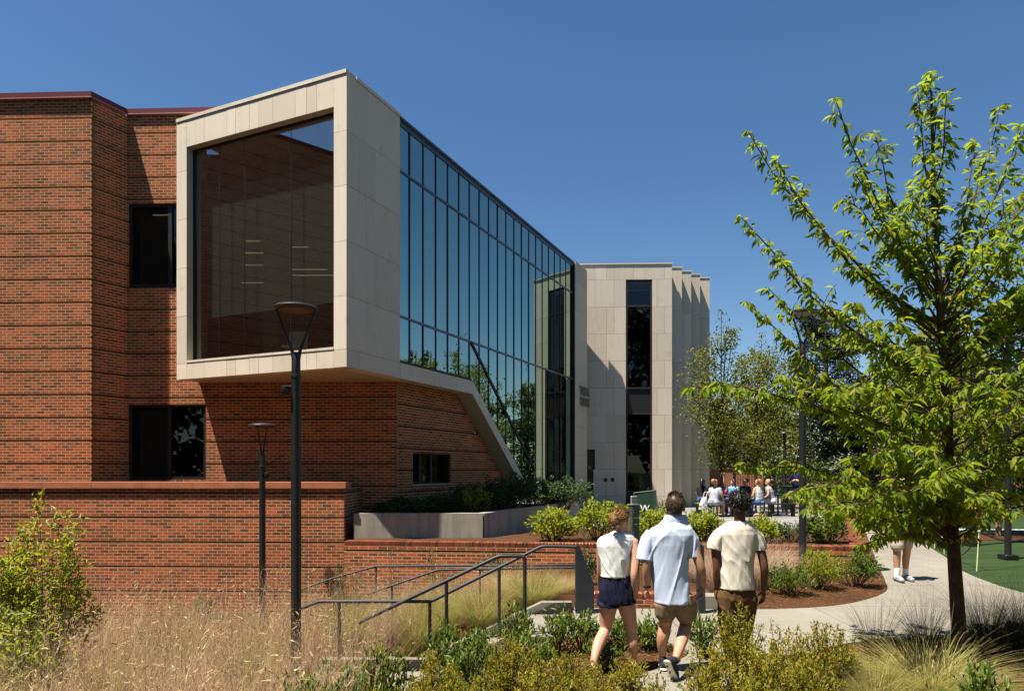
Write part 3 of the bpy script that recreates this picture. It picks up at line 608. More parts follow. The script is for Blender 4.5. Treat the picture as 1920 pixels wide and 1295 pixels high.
# beam: horizontal then sloping down to the planter
tj = [T0, 2.9, 3.75, 4.7, TK]
bm_ = strip([(T0, ZBOT + 0.03), (TK - 0.03, ZBOT + 0.03), (9.0, ZBOT + 0.03 - SL * 3.44), (9.4, zbeam_top(9.4) - 0.03), (TK, ZSILL - 0.02), (T0, ZSILL - 0.02)], 0.03, 0.60).build('stone_beam', STONE, gw)
for i in range(4): strip([(tj[i] + g, ZBOT), (tj[i + 1] - (g if i < 3 else 0), ZBOT), (tj[i + 1] - (g if i < 3 else 0), ZSILL), (tj[i] + g, ZSILL)], 0.0, 0.028).build('panel', STONE, bm_)
dj = [TK, 6.6, 7.7, 8.7, 9.5]
for i in range(4):
    a, b = dj[i] + (0 if i == 0 else g), dj[i + 1] - g
    strip([(a, ZBOT - SL * (a - TK)), (b, ZBOT - SL * (b - TK)), (b, ZSILL - SL * (b - TK)), (a, ZSILL - SL * (a - TK))], 0.0, 0.028).build('panel', STONE, bm_)
# end panel of the wing with raised letters
ep = MB(); ep.quad8(rpt(T1 + 0.02, -0.04), rpt(15.69, -0.04), 0.25, ZC + 0.06, NR, 0.35); epo = ep.build('end_pier', JOINT, gw)
zz = [0.25, 1.4, 2.56, 3.7, 4.86, 6.02, 7.18, 8.33, 9.45, ZC + 0.07]
for i in range(9): panel(epo, rpt(T1 + 0.015, -0.06), rpt(15.70, -0.06), zz[i] + g, zz[i + 1] - g, NR, 0.025)
MB().quad8(rpt(15.701, -0.058), rpt(15.701, 0.30), 0.46, ZC + 0.068, VR, 0.012).build('return_panel', STONE, epo)
def text_obj(name, body, size, loc, udir, mat, parent, ext=0.012):
    cu = bpy.data.curves.new(name, 'FONT'); cu.body = body; cu.size = size; cu.extrude = ext; cu.space_character = 1.05
    o = bpy.data.objects.new(name, cu); u = Vector((udir[0], udir[1], 0)).normalized(); w = Vector((0, 0, 1)); nn = u.cross(w)
    M4 = Matrix((u, w, nn)).transposed().to_4x4(); M4.translation = loc; me = baked(o)
    me.transform(M4); me.materials.clear(); me.materials.append(mat); o = bpy.data.objects.new(name, me); return link(o, parent)
LETM = plain('sign_letter_metal', (0.26, 0.245, 0.205), 0.45, 0.4, 0.2)
for k, (w_, py) in enumerate((('THEA', 741.5), ('CENT', 761.5))):
    x0 = 14.66 + 0.04 * k
    for ch_ in w_:
        p = rpt(x0, -0.12); o = text_obj('sign_letter', ch_, 0.50, (p.x, p.y, zat(py, 27.9)), VR, LETM, epo, 0.03); x0 += {'T': 0.27, 'H': 0.30, 'E': 0.26, 'A': 0.29, 'C': 0.29, 'N': 0.31}[ch_]
# brick base under the wing
OFF = 0.5; U0 = C0 + VL * OFF
s0 = 2.55; LB = 7.2
def under_keep(a, z): return z < ZBOT - 0.005 - max(0.0, SL * (a + s0 - (TK - 0.1))) + (0.16 if a + s0 > TK - 0.3 else 0.0)
SWB = (3.29 - s0, 5.23 - s0, zat(908, 17.3), zat(847, 17.3))
brick_wall(gw, U0 + VR * s0, U0 + VR * (s0 + LB), 0.45, 0.45 + 55 * CH, (SWB,), 7, 200, lambda x, y, z: infront(x, y, z) and z > 1.2, under_keep, 'base_wall')
frame_window(gw, U0 + VR * s0, VR, NR, SWB, [SWB[0] + 0.62, SWB[0] + 1.18], 0.22, 0.05)

# ---- pale stone building behind
WD = 29.1; sb = thing('stone_building', (5.0, 29.6, 0.56), 'pale limestone building with stepped right end and tall dark window behind', 'building')
ux = Vector((1, YAW)).normalized(); un = Vector((YAW, -1)).normalized(); S0 = Vector((xat(1085, WD), WD + 0.12))
def spt(u, d=0.0): return S0 + ux * u - un * d
def us(px): return (px - 1085) / F * WD
ZTOP = zat(493, WD); rows = [PLZ - 0.1] + [zat(y, WD) for y in (930, 879.7, 829, 778, 727, 676, 625.3, 574.7, 523.7)] + [ZTOP - 0.06]
UR = us(1260); win = (us(1174), us(1223), zat(922, WD), zat(524, WD)); door = (us(1090), us(1113), PLZ - 0.1, zat(842, WD))
c = MB(); H_ = (win, door); uc = sorted({0, win[0], win[1], door[0], door[1], UR}); zc = sorted({rows[0], win[2], win[3], door[3], ZTOP - 0.05})
for i in range(len(uc) - 1):
    for k in range(len(zc) - 1):
        um, zm = (uc[i] + uc[i + 1]) / 2, (zc[k] + zc[k + 1]) / 2
        if not any(h[0] < um < h[1] and h[2] < zm < h[3] for h in H_): c.quad8(spt(uc[i], 0.02), spt(uc[i + 1], 0.02), zc[k], zc[k + 1], un, 0.3)
sw = c.build('wall', JOINT, sb)
cols_a = [us(p) for p in (1085, 1116, 1152, 1174, 1223, 1260)]; cols_b = [us(p) for p in (1085, 1138, 1152, 1174, 1223, 1246, 1260)]
for r in range(len(rows) - 1):
    cs = [us(1085), us(1116 + 22 * (r % 2)), us(1152 if r % 3 else 1138 + 30 * (r % 2)), win[0]] if r < 9 else [us(1085), us(1116), us(1138), us(1152), us(1188), us(1210), us(1246), UR]
    segs = [(cs[i], cs[i + 1]) for i in range(len(cs) - 1)]
    if r < 9: segs += [(win[1], us(1246 if r % 2 else 1232)), (us(1246 if r % 2 else 1232), UR)]
    for a, b in segs:
        if b - a < 0.08: continue
        za, zb = rows[r] + 0.004, rows[r + 1] - 0.004
        if a < door[1] - 0.01 and b > door[0]:
            if zb < door[3]: a = max(a, door[1])
            elif za < door[3]: za = door[3] + 0.004
        if b - a > 0.05: panel(sw, spt(a + 0.004), spt(b - 0.004), za, zb, un, 0.025)
MB().quad8(spt(-0.1, -0.03), spt(UR + 0.02, -0.03), ZTOP - 0.052, ZTOP, un, 0.4).build('coping', STONE, sw)
f = MB(); fw_ = 0.07; zb_ = [win[2], zat(775, WD), zat(727, WD), zat(573, WD), win[3]]
f.quad8(spt(win[0] + 0.003, 0.02), spt(win[0] + fw_, 0.02), win[2], win[3], un, 0.2); f.quad8(spt(win[1] - fw_, 0.02), spt(win[1] - 0.003, 0.02), win[2], win[3], un, 0.2)
for z in zb_: f.quad8(spt(win[0] + fw_, 0.022), spt(win[1] - fw_, 0.022), max(z - 0.035, win[2] + 0.002), min(z + 0.035, win[3] - 0.002), un, 0.19)
fo = f.build('window', plain('brown_frame', (0.035, 0.022, 0.018), 0.45, 0.4), sb)
for i in range(4):
    a, b = zb_[i] + 0.037, zb_[i + 1] - 0.037
    if i == 1: MB().quad8(spt(win[0] + fw_ + 0.002, 0.07), spt(win[1] - fw_ - 0.002, 0.07), a, b, un, 0.03).build('spandrel', FRAMEM, fo)
    else: MB().quad8(spt(win[0] + fw_ + 0.002, 0.09), spt(win[1] - fw_ - 0.002, 0.09), a, b, un, 0.015).build('pane', GLASS_WIN, fo)
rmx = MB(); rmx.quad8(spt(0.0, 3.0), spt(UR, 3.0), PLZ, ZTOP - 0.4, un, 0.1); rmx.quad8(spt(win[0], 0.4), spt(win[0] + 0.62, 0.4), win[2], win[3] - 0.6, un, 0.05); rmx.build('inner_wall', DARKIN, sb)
dr = MB(); dr.quad8(spt(door[0], 0.05), spt(door[1] - 0.08, 0.05), PLZ, door[3] - 0.06, un, 0.04); dro = dr.build('door', GLASS_WIN, sb)
d2 = MB(); d2.quad8(spt(door[1] - 0.08, 0.03), spt(door[1] - 0.004, 0.03), PLZ, door[3] - 0.004, un, 0.12); d2.quad8(spt(door[0], 0.031), spt(door[1] - 0.08, 0.031), door[3] - 0.06, door[3] - 0.004, un, 0.12); d2.build('door_frame', FRAMEM, dro)
for px_, py_ in ((1136, 899), (1149, 899)): MB().box((*spt(us(px_), -0.045), zat(py_, WD)), (0.12, 0.09, 0.14), bev=0.012).build('wall_box', FRAMEM, sb)
# stepped end: each leaf stands back from the one before
px_edges = [1260, 1278.5, 1296, 1312.5, 1330.5]; deps = [29.1, 29.64, 30.2, 30.7, 31.24]; ZTR = ZTOP
prevx = S0.x + ux.x * UR
for i in range(4):
    y0 = deps[i + 1]; x0 = prevx - 0.02; x1 = xat(px_edges[i + 1], y0); st = MB()
    zr = [PLZ - 0.1] + [rows[k] for k in (2, 4, 6, 8)] + [ZTR - 0.055]
    fin = MB(); fin.quad8((x0, y0 + 0.03), (x1 - 0.022, y0 + 0.03), PLZ - 0.1, ZTR - 0.05, (0, -1), 0.8); fo2 = fin.build('stepped_leaf', JOINT, sb)
    for k in range(5):
        MB().quad8((x0 + 0.03, y0), (x1, y0), zr[k] + 0.004, zr[k + 1] - 0.004, (0, -1), 0.025).build('panel', STONE, fo2)
        MB().quad8((x1, y0 + 0.026), (x1, y0 + 0.85), zr[k] + 0.004, zr[k + 1] - 0.004, (1, 0), 0.02).build('panel', STONE, fo2)
    MB().quad8((x0 + 0.03, y0 - 0.02), (x1 + 0.02, y0 - 0.02), ZTR - 0.052, ZTR, (0, -1), 0.85).build('coping', STONE, fo2); prevx = x1
# right-hand return of the main block, its rear and roof
MB().quad8((S0.x + ux.x * UR, S0.y + 0.02), (S0.x + ux.x * UR, S0.y + 0.9), PLZ - 0.1, ZTOP - 0.06, (1, 0), 0.04).build('return_wall', STONE, sb)
rb = MB(); rb.prism([(S0.x, S0.y + 0.33, ZTOP - 0.15), (prevx - 0.1, 31.6, ZTOP - 0.15), (prevx - 0.1, 44, ZTOP - 0.15), (S0.x, 44, ZTOP - 0.15)], (0, 0, -0.2)); rb.quad8((prevx - 0.05, 31.7), (prevx - 0.05, 44), PLZ - 0.1, ZTOP - 0.1, (1, 0), 0.2); rb.build('roof', STONE, sb)

# ---- retaining wall, low wall, planters
def capstones(parent, P, Q, z0, z1, n, depth, L, mat, name, gap=0.006):
    P, Q = Vector(P), Vector(Q); d = (Q - P).length; k = max(1, round(d / L)); u = (Q - P) / d
    for i in range(k):
        a, b = P + u * (d * i / k + gap / 2), P + u * (d * (i + 1) / k - gap / 2); MB().quad8(a, b, z0, z1, n, depth).build(name, mat, parent)
rw = thing('retaining_wall', (-7.4, 15.1, -1.3), 'long sunlit red brick retaining wall with terracotta coping at lower left', 'wall')
RE = Vector((xat(645, 14.9), 14.9)); RS = RE - Vector((1, YAW)) * 9.0; ztr = zat(916, 14.9); nb = int(round((ztr + 1.5) / CH)); zr0 = ztr - nb * CH
g_ret = gphase(924, 14.9, zr0)
w_r = brick_wall(rw, RS, RE, zr0, ztr, (), g_ret, 300, lambda x, y, z: infront(x, y, z) and z > -0.6 and x > -9.5)
brick_wall(rw, RE + Vector((0, 0.05)), RE + Vector((0.02, 1.75)), zr0, ztr, (), g_ret, 40, lambda x, y, z: z > 0.9, None, 'end_wall')
capstones(rw, RS + nf * 0.05, RE + nf * 0.05 + Vector((0.05, 0)), ztr + 0.012, zat(903.5, 14.9), nf, 0.45, 1.16, TERRA, 'coping')
# long low wall with a rowlock cap
lw = thing('low_brick_wall', (1.6, 13.6, 0), 'long low brick wall with rowlock cap in front of the raised bed', 'wall')
LA, LBp = Vector((-3.45, 14.03)), Vector((6.82, 13.0)); LTOP = 0.53; ul = (LBp - LA).normalized(); nl = Vector((ul.y, -ul.x))
HR = 0.095
brick_wall(lw, LA, LBp, LTOP - HR - 24 * CH, LTOP - HR, (), 23, 300, lambda x, y, z: infront(x, y, z) and z > -0.75 + (0.9 if x > 2.6 else 0))
UR2 = Vector((11.6, 23.2)); ur2 = (UR2 - LBp).normalized(); nr2 = Vector((ur2.y, -ur2.x))
brick_wall(lw, LBp, UR2, LTOP - HR - 8 * CH, LTOP - HR, (), None, 60, lambda x, y, z: infront(x, y, z))
rowm = None
def rowlock(parent, P, Q, n, z0, z1, depth, nsingle):
    """bricks laid on edge, one object each for the nearest, the rest joined"""
    P, Q = Vector(P), Vector(Q); d = (Q - P).length; u = (Q - P) / d; k = int(d / 0.0677); rest = MB(); done = 0
    base = MB().quad8(P - n * 0.006, Q - n * 0.006, z0, z1 - 0.006, n, depth - 0.012).build('cap_mortar', MORTAR, parent)
    order = sorted(range(k), key=lambda i: (P + u * (i * 0.0677)).length)
    for j, i in enumerate(order):
        a = P + u * (i * 0.0677 + 0.0045); b = P + u * ((i + 1) * 0.0677 - 0.0045); dz = RNG.uniform(-0.002, 0.002)
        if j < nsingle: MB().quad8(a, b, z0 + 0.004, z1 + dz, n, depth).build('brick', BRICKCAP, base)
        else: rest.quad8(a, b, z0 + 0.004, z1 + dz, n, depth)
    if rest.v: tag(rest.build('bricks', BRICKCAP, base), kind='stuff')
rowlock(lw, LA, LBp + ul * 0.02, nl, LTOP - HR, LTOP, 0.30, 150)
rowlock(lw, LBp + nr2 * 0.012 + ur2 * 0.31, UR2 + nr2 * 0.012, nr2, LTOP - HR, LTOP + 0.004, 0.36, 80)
# low brick kerb at the path edge behind the walkers
kb = thing('brick_kerb', (1.9, 10.0, 0), 'knee-high red brick kerb at path edge behind the walking woman', 'kerb')
kA, kB = Vector((1.0, 9.95)), Vector((2.76, 9.845)); uk = (kB - kA).normalized(); nk = Vector((uk.y, -uk.x))
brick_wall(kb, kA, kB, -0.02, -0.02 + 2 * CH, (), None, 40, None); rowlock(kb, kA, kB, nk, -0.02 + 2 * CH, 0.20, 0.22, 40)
kc = MB(); kc.prism([(2.70, 9.66, 0.02), (3.12, 9.62, 0.02), (3.10, 9.9, 0.02), (2.775, 9.95, 0.02), (2.775, 9.82, 0.02), (2.70, 9.83, 0.02)], (0, 0, 0.19)); tag(kc.build('concrete_block', CONC, None), 'short pale concrete kerb block between the two young men', 'kerb')
# cast concrete planter along the glass wing
cp = thing('concrete_planter', (-0.65, 15.0, 0.5), 'grey cast concrete planter wall under the overhanging stone box', 'planter')
Q0, Q1 = Vector((xat(663, 15.0), 15.0)), Vector((xat(905, 15.0), 15.0)); Q2 = Q1 + VR * 6.6; zp0, zp1 = 0.36, zat(962, 15.0)
MB().quad8(Q0, Q1, zp0, zp1, (0, -1), 0.2).build('front_panel', PLANTC, cp)
for a, b in ((0.0, 1.85), (1.856, 4.2), (4.206, 6.6)): MB().quad8(Q1 + VR * (a + (0.083 if a == 0 else 0)) + VL * 0.001, Q1 + VR * b + VL * 0.001, zp0 + 0.001, zp1 - 0.001, NR, 0.2).build('side_panel', PLANTC, cp)
so = MB(); so.prism([(*(Q0 + Vector((0.02, 0.18))), zp1 - 0.12), (*(Q1 + VL * 0.2 + Vector((0, 0.18))), zp1 - 0.12), (*(Q2 + VL * 0.19), zp1 - 0.12), (*(Q2 + VL * 2.9), zp1 - 0.12), (*(U0 + VR * 2.7), zp1 - 0.12), (*(Q0 + Vector((0.02, 1.2))), zp1 - 0.12)], (0, 0, -0.4)); so.build('soil', MULCH, cp)
# ------------------------------------------------------------------ stairs, handrails, lamps, signs
stp = thing('concrete_stairs', (-0.5, 8.85, -0.8), 'pale concrete steps going down left beside the handrails', 'stairs')
for k in range(5):
    x1 = 0.82 - k * 0.335 if k else 0.84; zt = -0.0 - 0.16 * k - (0.0 if k else 0.0)
    MB().box(((0.5 - k * 0.335) - 0.0, 8.87, zt - 0.17 - 0.004), (0.36 if k else 0.62, 1.24, 0.33), bev=0.008).build('step', CONC, stp)
MB().box((-1.95, 8.87, -0.80 - 0.1), (1.55, 1.24, 0.2), bev=0.008).build('landing', CONC, stp)
for yy, nm in ((9.56, 'cheek_wall'), (8.19, 'cheek_wall')):
    if yy > 9: MB().prism([(0.84, yy, -0.6), (0.84, yy, 0.14), (0.42, yy, 0.14), (0.25, yy, 0.06), (-1.25, yy, -0.66), (-2.7, yy, -0.66), (-2.7, yy, -1.1), (-0.9, yy, -1.1)][::-1], (0, 0.14, 0)).build(nm, CONC, stp)
    else: MB().prism([(0.2, yy, -0.6), (0.2, yy, 0.0), (-0.05, yy, 0.0), (-1.25, yy, -0.58), (-1.25, yy, -1.1)][::-1], (0, 0.12, 0)).build(nm, CONC, stp)
def rail(name, pts, posts, r, label, plate=None, base=lambda x, y: gz(x, y) - 0.05):
    t = thing(name, (pts[0][0], pts[0][1], gz(pts[0][0], pts[0][1])), label, 'handrail'); P = []
    pts = [Vector(p) for p in pts]
    for i, p in enumerate(pts):  # rounded elbows
        if 0 < i < len(pts) - 1:
            a, b = (pts[i - 1] - p), (pts[i + 1] - p); q = min(0.05, a.length / 3, b.length / 3)
            P += [p + a.normalized() * q, p + (a.normalized() + b.normalized()) * q * 0.22, p + b.normalized() * q]
        else: P.append(p)
    MB().tube(P, r, 10).build('top_rail', RAILM, t, True)
    for x, y, z in posts:
        zb = base(x, y); MB().tube([(x, y, zb), (x, y, z - r * 0.5)], r * 0.98, 10).build('post', RAILM, t, True)
    if plate:
        (x, y, z0, z1) = plate; mb = MB(); mb.prism([(x - 0.05, y - 0.05, z0), (x + 0.20, y - 0.05, z0), (x + 0.20, y - 0.05, z0 + 0.45), (x - 0.0, y - 0.05, z1), (x - 0.05, y - 0.05, z1)][::1], (0, 0.02, 0)); mb.prism([(x - 0.05, y - 0.03, z0), (x - 0.03, y - 0.03, z0), (x - 0.03, y - 0.03, z1), (x - 0.05, y - 0.03, z1)], (0, 0.12, 0)); mb.build('end_plate', RAILM, t)
    return t
YA, YB = 9.4, 8.3; pA = lambda x, y: tuple(at(x, y, YA)); pB = lambda x, y: tuple(at(x, y, YB))
rail('handrail', [tuple(at(560, 1142, YA)), pA(598, 1127), pA(808, 1127), pA(1016, 1023.5), pA(1083, 1025)], [pA(636, 1128), pA(806, 1128), pA(936, 1064)], 0.024, 'longer charcoal handrail with flat lower run and steel end plate beside the steps', (xat(1086, YA), YA, -0.02, zat(1022, YA)))
rail('handrail', [pB(672, 1167), pB(935, 1042), pB(984, 1042), pB(984, 1075)], [pB(837, 1090), pB(984, 1043)], 0.024, 'shorter charcoal handrail nearest the planting, sloping up to a single post')
YR = 12.0; pR = lambda x, y: tuple(at(x, y, YR))
rail('handrail', [pR(560, 1106), pR(625, 1083), pR(705, 1061), pR(1300, 1057.5), pR(1312, 1060)], [pR(625, 1083), pR(705, 1062), pR(905, 1061), pR(1180, 1060)], 0.020, 'long level handrail in front of the low brick wall')
rail('handrail', [tuple(at(690, 1113, 11)), tuple(at(820, 1068, 11)), tuple(at(1075, 1063.5, 11)), tuple(at(1080, 1066, 11))], [tuple(at(735, 1099, 11)), tuple(at(900, 1067, 11))], 0.018, 'slim second handrail just below the long level one')
pp = thing('rail_plate_post', (xat(1313, 9.4), 9.4, 0), 'dark steel plate post standing between the two young men', 'post')
mbp = MB(); xq = xat(1308, 9.4); mbp.prism([(xq, 9.35, 0.0), (xq + 0.10, 9.35, 0.0), (xq + 0.075, 9.35, 0.95), (xq, 9.35, 1.0)], (0, 0.02, 0)); mbp.prism([(xq, 9.37, 0), (xq + 0.02, 9.37, 0), (xq + 0.02, 9.37, 1.0), (xq, 9.37, 1.0)], (0, 0.1, 0)); mbp.build('plate', RAILM, pp); MB().box((xq + 0.05, 9.42, 0.008), (0.2, 0.2, 0.016)).build('base_plate', RAILM, pp)

def lamp(px, Y, ptop, label, rz=0.0, H=None, dome=-1, zbase=None, group='round-headed path lamps'):
    x = xat(px, Y); zt = zat(ptop, Y); zb = gz(x, Y) - 0.05 if zbase is None else zbase
    t = thing('street_lamp', (x, Y, zb), label, 'street lamp', group); r = 0.064
    MB().lathe((x, Y, zb), [(r * 1.9, 0), (r * 1.9, 0.02), (r * 1.05, 0.03), (r, 0.06), (r * 0.96, zt - zb - 0.92), (r * 1.06, zt - zb - 0.915), (r * 1.06, zt - zb - 0.885), (r * 0.86, zt - zb - 0.88), (r * 0.84, zt - zb - 0.66), (r * 0.55, zt - zb - 0.60)], 14).build('pole', BLACKM, t, True)
    ca, sa = math.cos(rz), math.sin(rz)
    for s_ in (-1, 1):
        pts = [(x + s_ * 0.02 * ca, Y + s_ * 0.02 * sa, zt - 0.70), (x + s_ * 0.055 * ca, Y + s_ * 0.055 * sa, zt - 0.56), (x + s_ * 0.24 * ca, Y + s_ * 0.24 * sa, zt - 0.065)]
        MB().tube(pts, [0.033, 0.019, 0.011], 8).build('arm', BLACKM, t, True)
    hd = MB().lathe((x, Y, zt), [(0.10, -0.068), (0.24, -0.072), (0.266, -0.062), (0.268, -0.052), (0.25, -0.034), (0.18, -0.014), (0.08, -0.002), (0.01, 0)], 28).build('lamp_head', BLACKM, t, True)
    MB().lathe((x, Y, zt), [(0.12, -0.080), (0.19, -0.080), (0.20, -0.0725), (0.10, -0.0725)], 24).build('lens_ring', plain('lamp_lens', (0.016, 0.016, 0.016), 0.35, 0.4), hd)
    c = Vector((x + dome * 0.115, Y - 0.05, zt - 1.08)); d = MB(); d.lathe(c, [(0.02, 0.06), (0.05, 0.05), (0.055, 0.0), (0.05, -0.03), (0.03, -0.055), (0.005, -0.062)], 14); d.tube([(x, Y, c.z + 0.045), tuple(c + Vector((0, 0, 0.045)))], 0.018, 8); d.build('camera_dome', BLACKM, t, True)
    return t
lamp(555, 8.5, 570, 'tallest black street lamp with round disc head in front of the stone box', 0.12)
lamp(492, 14.1, 792.5, 'smaller black lamp with disc head close to the brick retaining wall', 1.5, None, 1)
lamp(1505, 12.2, 580, 'black lamp post rising through the leafy tree branches at centre right', 0.3, None, -1, 0.1)
lamp(1890, 14.2, 630, 'black pole on square base plate on the turf near the right edge', 0.9, None, 1, pz(14.2))
lamp(1821, 16.3, 660, 'black pole on square base plate on the turf just right of the tree trunk', 0.9, None, 1, pz(16.3))
for px, Y in ((1890, 14.2), (1821, 16.3)):
    o = [q for q in COL.objects if q.get('category') == 'street lamp' and abs(q.location.y - Y) < 0.01][0]
    MB().box((xat(px, Y), Y, pz(Y) + 0.05), (0.27, 0.27, 0.1), bev=0.01).build('base_plate', BLACKM, o)
for px, Y, pt, lb in ((1471, 27.0, 812, 'thin far black lamp pole behind the green recycling bin'), (1376.5, 30.0, 840, 'thin far black lamp pole behind the seated group')):
    x = xat(px, Y); t = thing('street_lamp', (x, Y, PLZ), lb, 'street lamp', 'round-headed path lamps'); MB().lathe((x, Y, PLZ), [(0.09, 0), (0.06, 0.05), (0.055, zat(pt, Y) - PLZ)], 10).build('pole', BLACKM, t, True); MB().lathe((x, Y, zat(pt, Y)), [(0.1, -0.02), (0.26, 0), (0.24, 0.04), (0.02, 0.08)], 16).build('lamp_head', BLACKM, t, True)

GREENM = plain('green_sign_paint', (0.042, 0.062, 0.045), 0.5, 0.35); GREEND = plain('dark_green_board', (0.014, 0.040, 0.026), 0.45, 0.4); PALEM = plain('pale_print', (0.55, 0.58, 0.52), 0.7, 0.2); SILV = plain('brushed_steel', (0.45, 0.46, 0.44), 0.4, 0.5, 0.6)
YP = 10.15; sg = thing('pillar_sign', (xat(1189, YP), YP, 0.05), 'slim grey-green pillar sign with small framed plate on top, behind the woman', 'sign')
ca = 0.65; cx_ = xat(1188.5, YP); zpt = zat(946, YP)
MB().box((cx_, YP, (0.02 + zpt) / 2), (0.155, 0.085, zpt - 0.02), ca, 0.004).build('pillar', GREENM, sg)
MB().box((cx_, YP, zpt + 0.006), (0.175, 0.105, 0.012), ca).build('cap', SILV, sg)
MB().box((cx_, YP, zpt + 0.074), (0.125, 0.03, 0.118), ca, 0.008).build('plate_frame', SILV, sg); MB().box((cx_ + 0.016 * math.sin(ca), YP - 0.016 * math.cos(ca), zpt + 0.07), (0.09, 0.004, 0.07), ca).build('plate', GREEND, sg)
u_ = (math.cos(ca), math.sin(ca)); nn_ = Vector((math.sin(ca), -math.cos(ca)))
for k in range(3): MB().box((cx_ + nn_.x * 0.019, YP + nn_.y * 0.019, zpt + 0.052 + k * 0.018), (0.07, 0.002, 0.009), ca).build('print_line', PALEM, sg)
for zz_, w_ in ((zat(970, YP), 0.10), (zat(982, YP), 0.07)):
    mb = MB(); xk = -w_ / 2
    while xk < w_ / 2: mb.box((cx_ + nn_.x * 0.0432 + u_[0] * xk, YP + nn_.y * 0.0432 + u_[1] * xk, zz_), (0.011, 0.0015, 0.016), ca); xk += 0.016
    mb.build('print_line', PALEM, sg)
for zz_ in (zat(958, YP), zat(997, YP)): MB().box((cx_ + nn_.x * 0.0432 - u_[0] * 0.055, YP + nn_.y * 0.0432 - u_[1] * 0.055, zz_), (0.010, 0.0015, 0.045), ca).build('print_mark', PALEM, sg)
YW = 15.6; bs = thing('sign_board', (xat(1215, YW), YW, 0.5), 'dark green sign board with white letter mark behind the shrubs, under the tall window', 'sign')
a0, a1 = at(1189, 925, YW), at(1229, 920, YW - 0.25); b0, b1 = Vector((a0.x, a0.y, zat(985, YW))), Vector((a1.x, a1.y, zat(985, YW)))
off = Vector((0.02, 0.05, 0)); MB().prism([b0, b1, a1, a0], off).build('board', GREEND, bs)
for p, q in ((b0, a0), (b1, a1)): MB().tube([(q.x, q.y + 0.01, 0.45), (q.x, q.y + 0.01, q.z + 0.02)], 0.022, 6).build('post', GREENM, bs)
MB().tube([tuple(a0 + Vector((0, 0, 0.012))), tuple(a1 + Vector((0.02, 0, 0.012)))], 0.016, 6).build('top_edge', GREENM, bs)
dirb = (a1 - a0); q = a0 + dirb * 0.28
text_obj('letter_mark', 'W', 0.21, (q.x, q.y - 0.016, zat(957.5, YW)), dirb, WHITE, bs, 0.006)
YC = 26.5; rc = thing('recycling_bin', (xat(1478, YC), YC, PLZ), 'dark green recycling bin with white recycling emblem on the plaza', 'bin')
xb, wb, z0b, z1b = xat(1478, YC), 0.42, PLZ + 0.12, zat(912, YC)
MB().box((xb, YC, (z0b + z1b) / 2), (wb, 0.45, z1b - z0b), 0.0, 0.015).build('body', GREEND, rc); MB().box((xb, YC, z1b + 0.012), (wb + 0.03, 0.48, 0.03), 0, 0.008).build('lid', GREENM, rc)
for sx in (-0.16, 0.16):
    for sy in (-0.17, 0.17): MB().box((xb + sx, YC + sy, PLZ + 0.06), (0.03, 0.03, 0.12)).build('foot', BLACKM, rc)
MB().box((xb, YC - 0.228, z1b - 0.11), (0.22, 0.008, 0.055), 0, 0.002).build('slot', BLACKM, rc); MB().box((xb, YC - 0.2275, z1b - 0.21), (0.14, 0.003, 0.025)).build('print_line', WHITE, rc)
em = MB()
for k in range(3):  # three bent arrows
    a = math.radians(90 + 120 * k); c_ = Vector((xb + 0.062 * math.cos(a), YC - 0.2285, z1b - 0.40 + 0.062 * math.sin(a)))
    t_ = Vector((-math.sin(a), 0, math.cos(a))); r_ = Vector((math.cos(a), 0, math.sin(a)))
    em.prism([c_ - t_ * 0.05 - r_ * 0.02, c_ + t_ * 0.02 - r_ * 0.02, c_ + t_ * 0.02 - r_ * 0.04, c_ + t_ * 0.062 + r_ * 0.0, c_ + t_ * 0.02 + r_ * 0.045, c_ + t_ * 0.02 + r_ * 0.025, c_ - t_ * 0.05 + r_ * 0.025], (0, -0.003, 0))
em.build('recycling_emblem', WHITE, rc); MB().prism([(xb - 0.06, YC - 0.2275, z1b - 0.50), (xb + 0.06, YC - 0.2275, z1b - 0.50), (xb + 0.03, YC - 0.2275, z1b - 0.55), (xb - 0.03, YC - 0.2275, z1b - 0.55)], (0, -0.003, 0)).build('print_mark', WHITE, rc)

def picnic(px, Y, label, rz=0.0):
    x = xat(px, Y); t = thing('picnic_table', (x, Y, PLZ), label, 'table', 'black plaza tables'); ca, sa = math.cos(rz), math.sin(rz); T = lambda a, b: (x + a * ca - b * sa, Y + a * sa + b * ca)
    MB().box((*T(0, 0), PLZ + 0.74), (1.0, 0.8, 0.04), rz, 0.01).build('table_top', BLACKM, t)
    for a in (-0.42, 0.42):
        for b in (-0.32, 0.32): MB().box((*T(a, b), PLZ + 0.36), (0.05, 0.05, 0.72), rz).build('leg', BLACKM, t)
    for b in (-0.75, 0.75):
        s_ = MB().box((*T(0, b), PLZ + 0.44), (1.0, 0.30, 0.04), rz, 0.01).build('bench_seat', BLACKM, t)
        for a in (-0.42, 0.42): MB().box((*T(a, b), PLZ + 0.21), (0.05, 0.22, 0.42), rz).build('bench_leg', BLACKM, s_)
picnic(1354, 24.2, 'black picnic table in front of the seated youth in grey shirt', 1.2); picnic(1446, 24.6, 'black picnic table left of the recycling bin', 0.1)

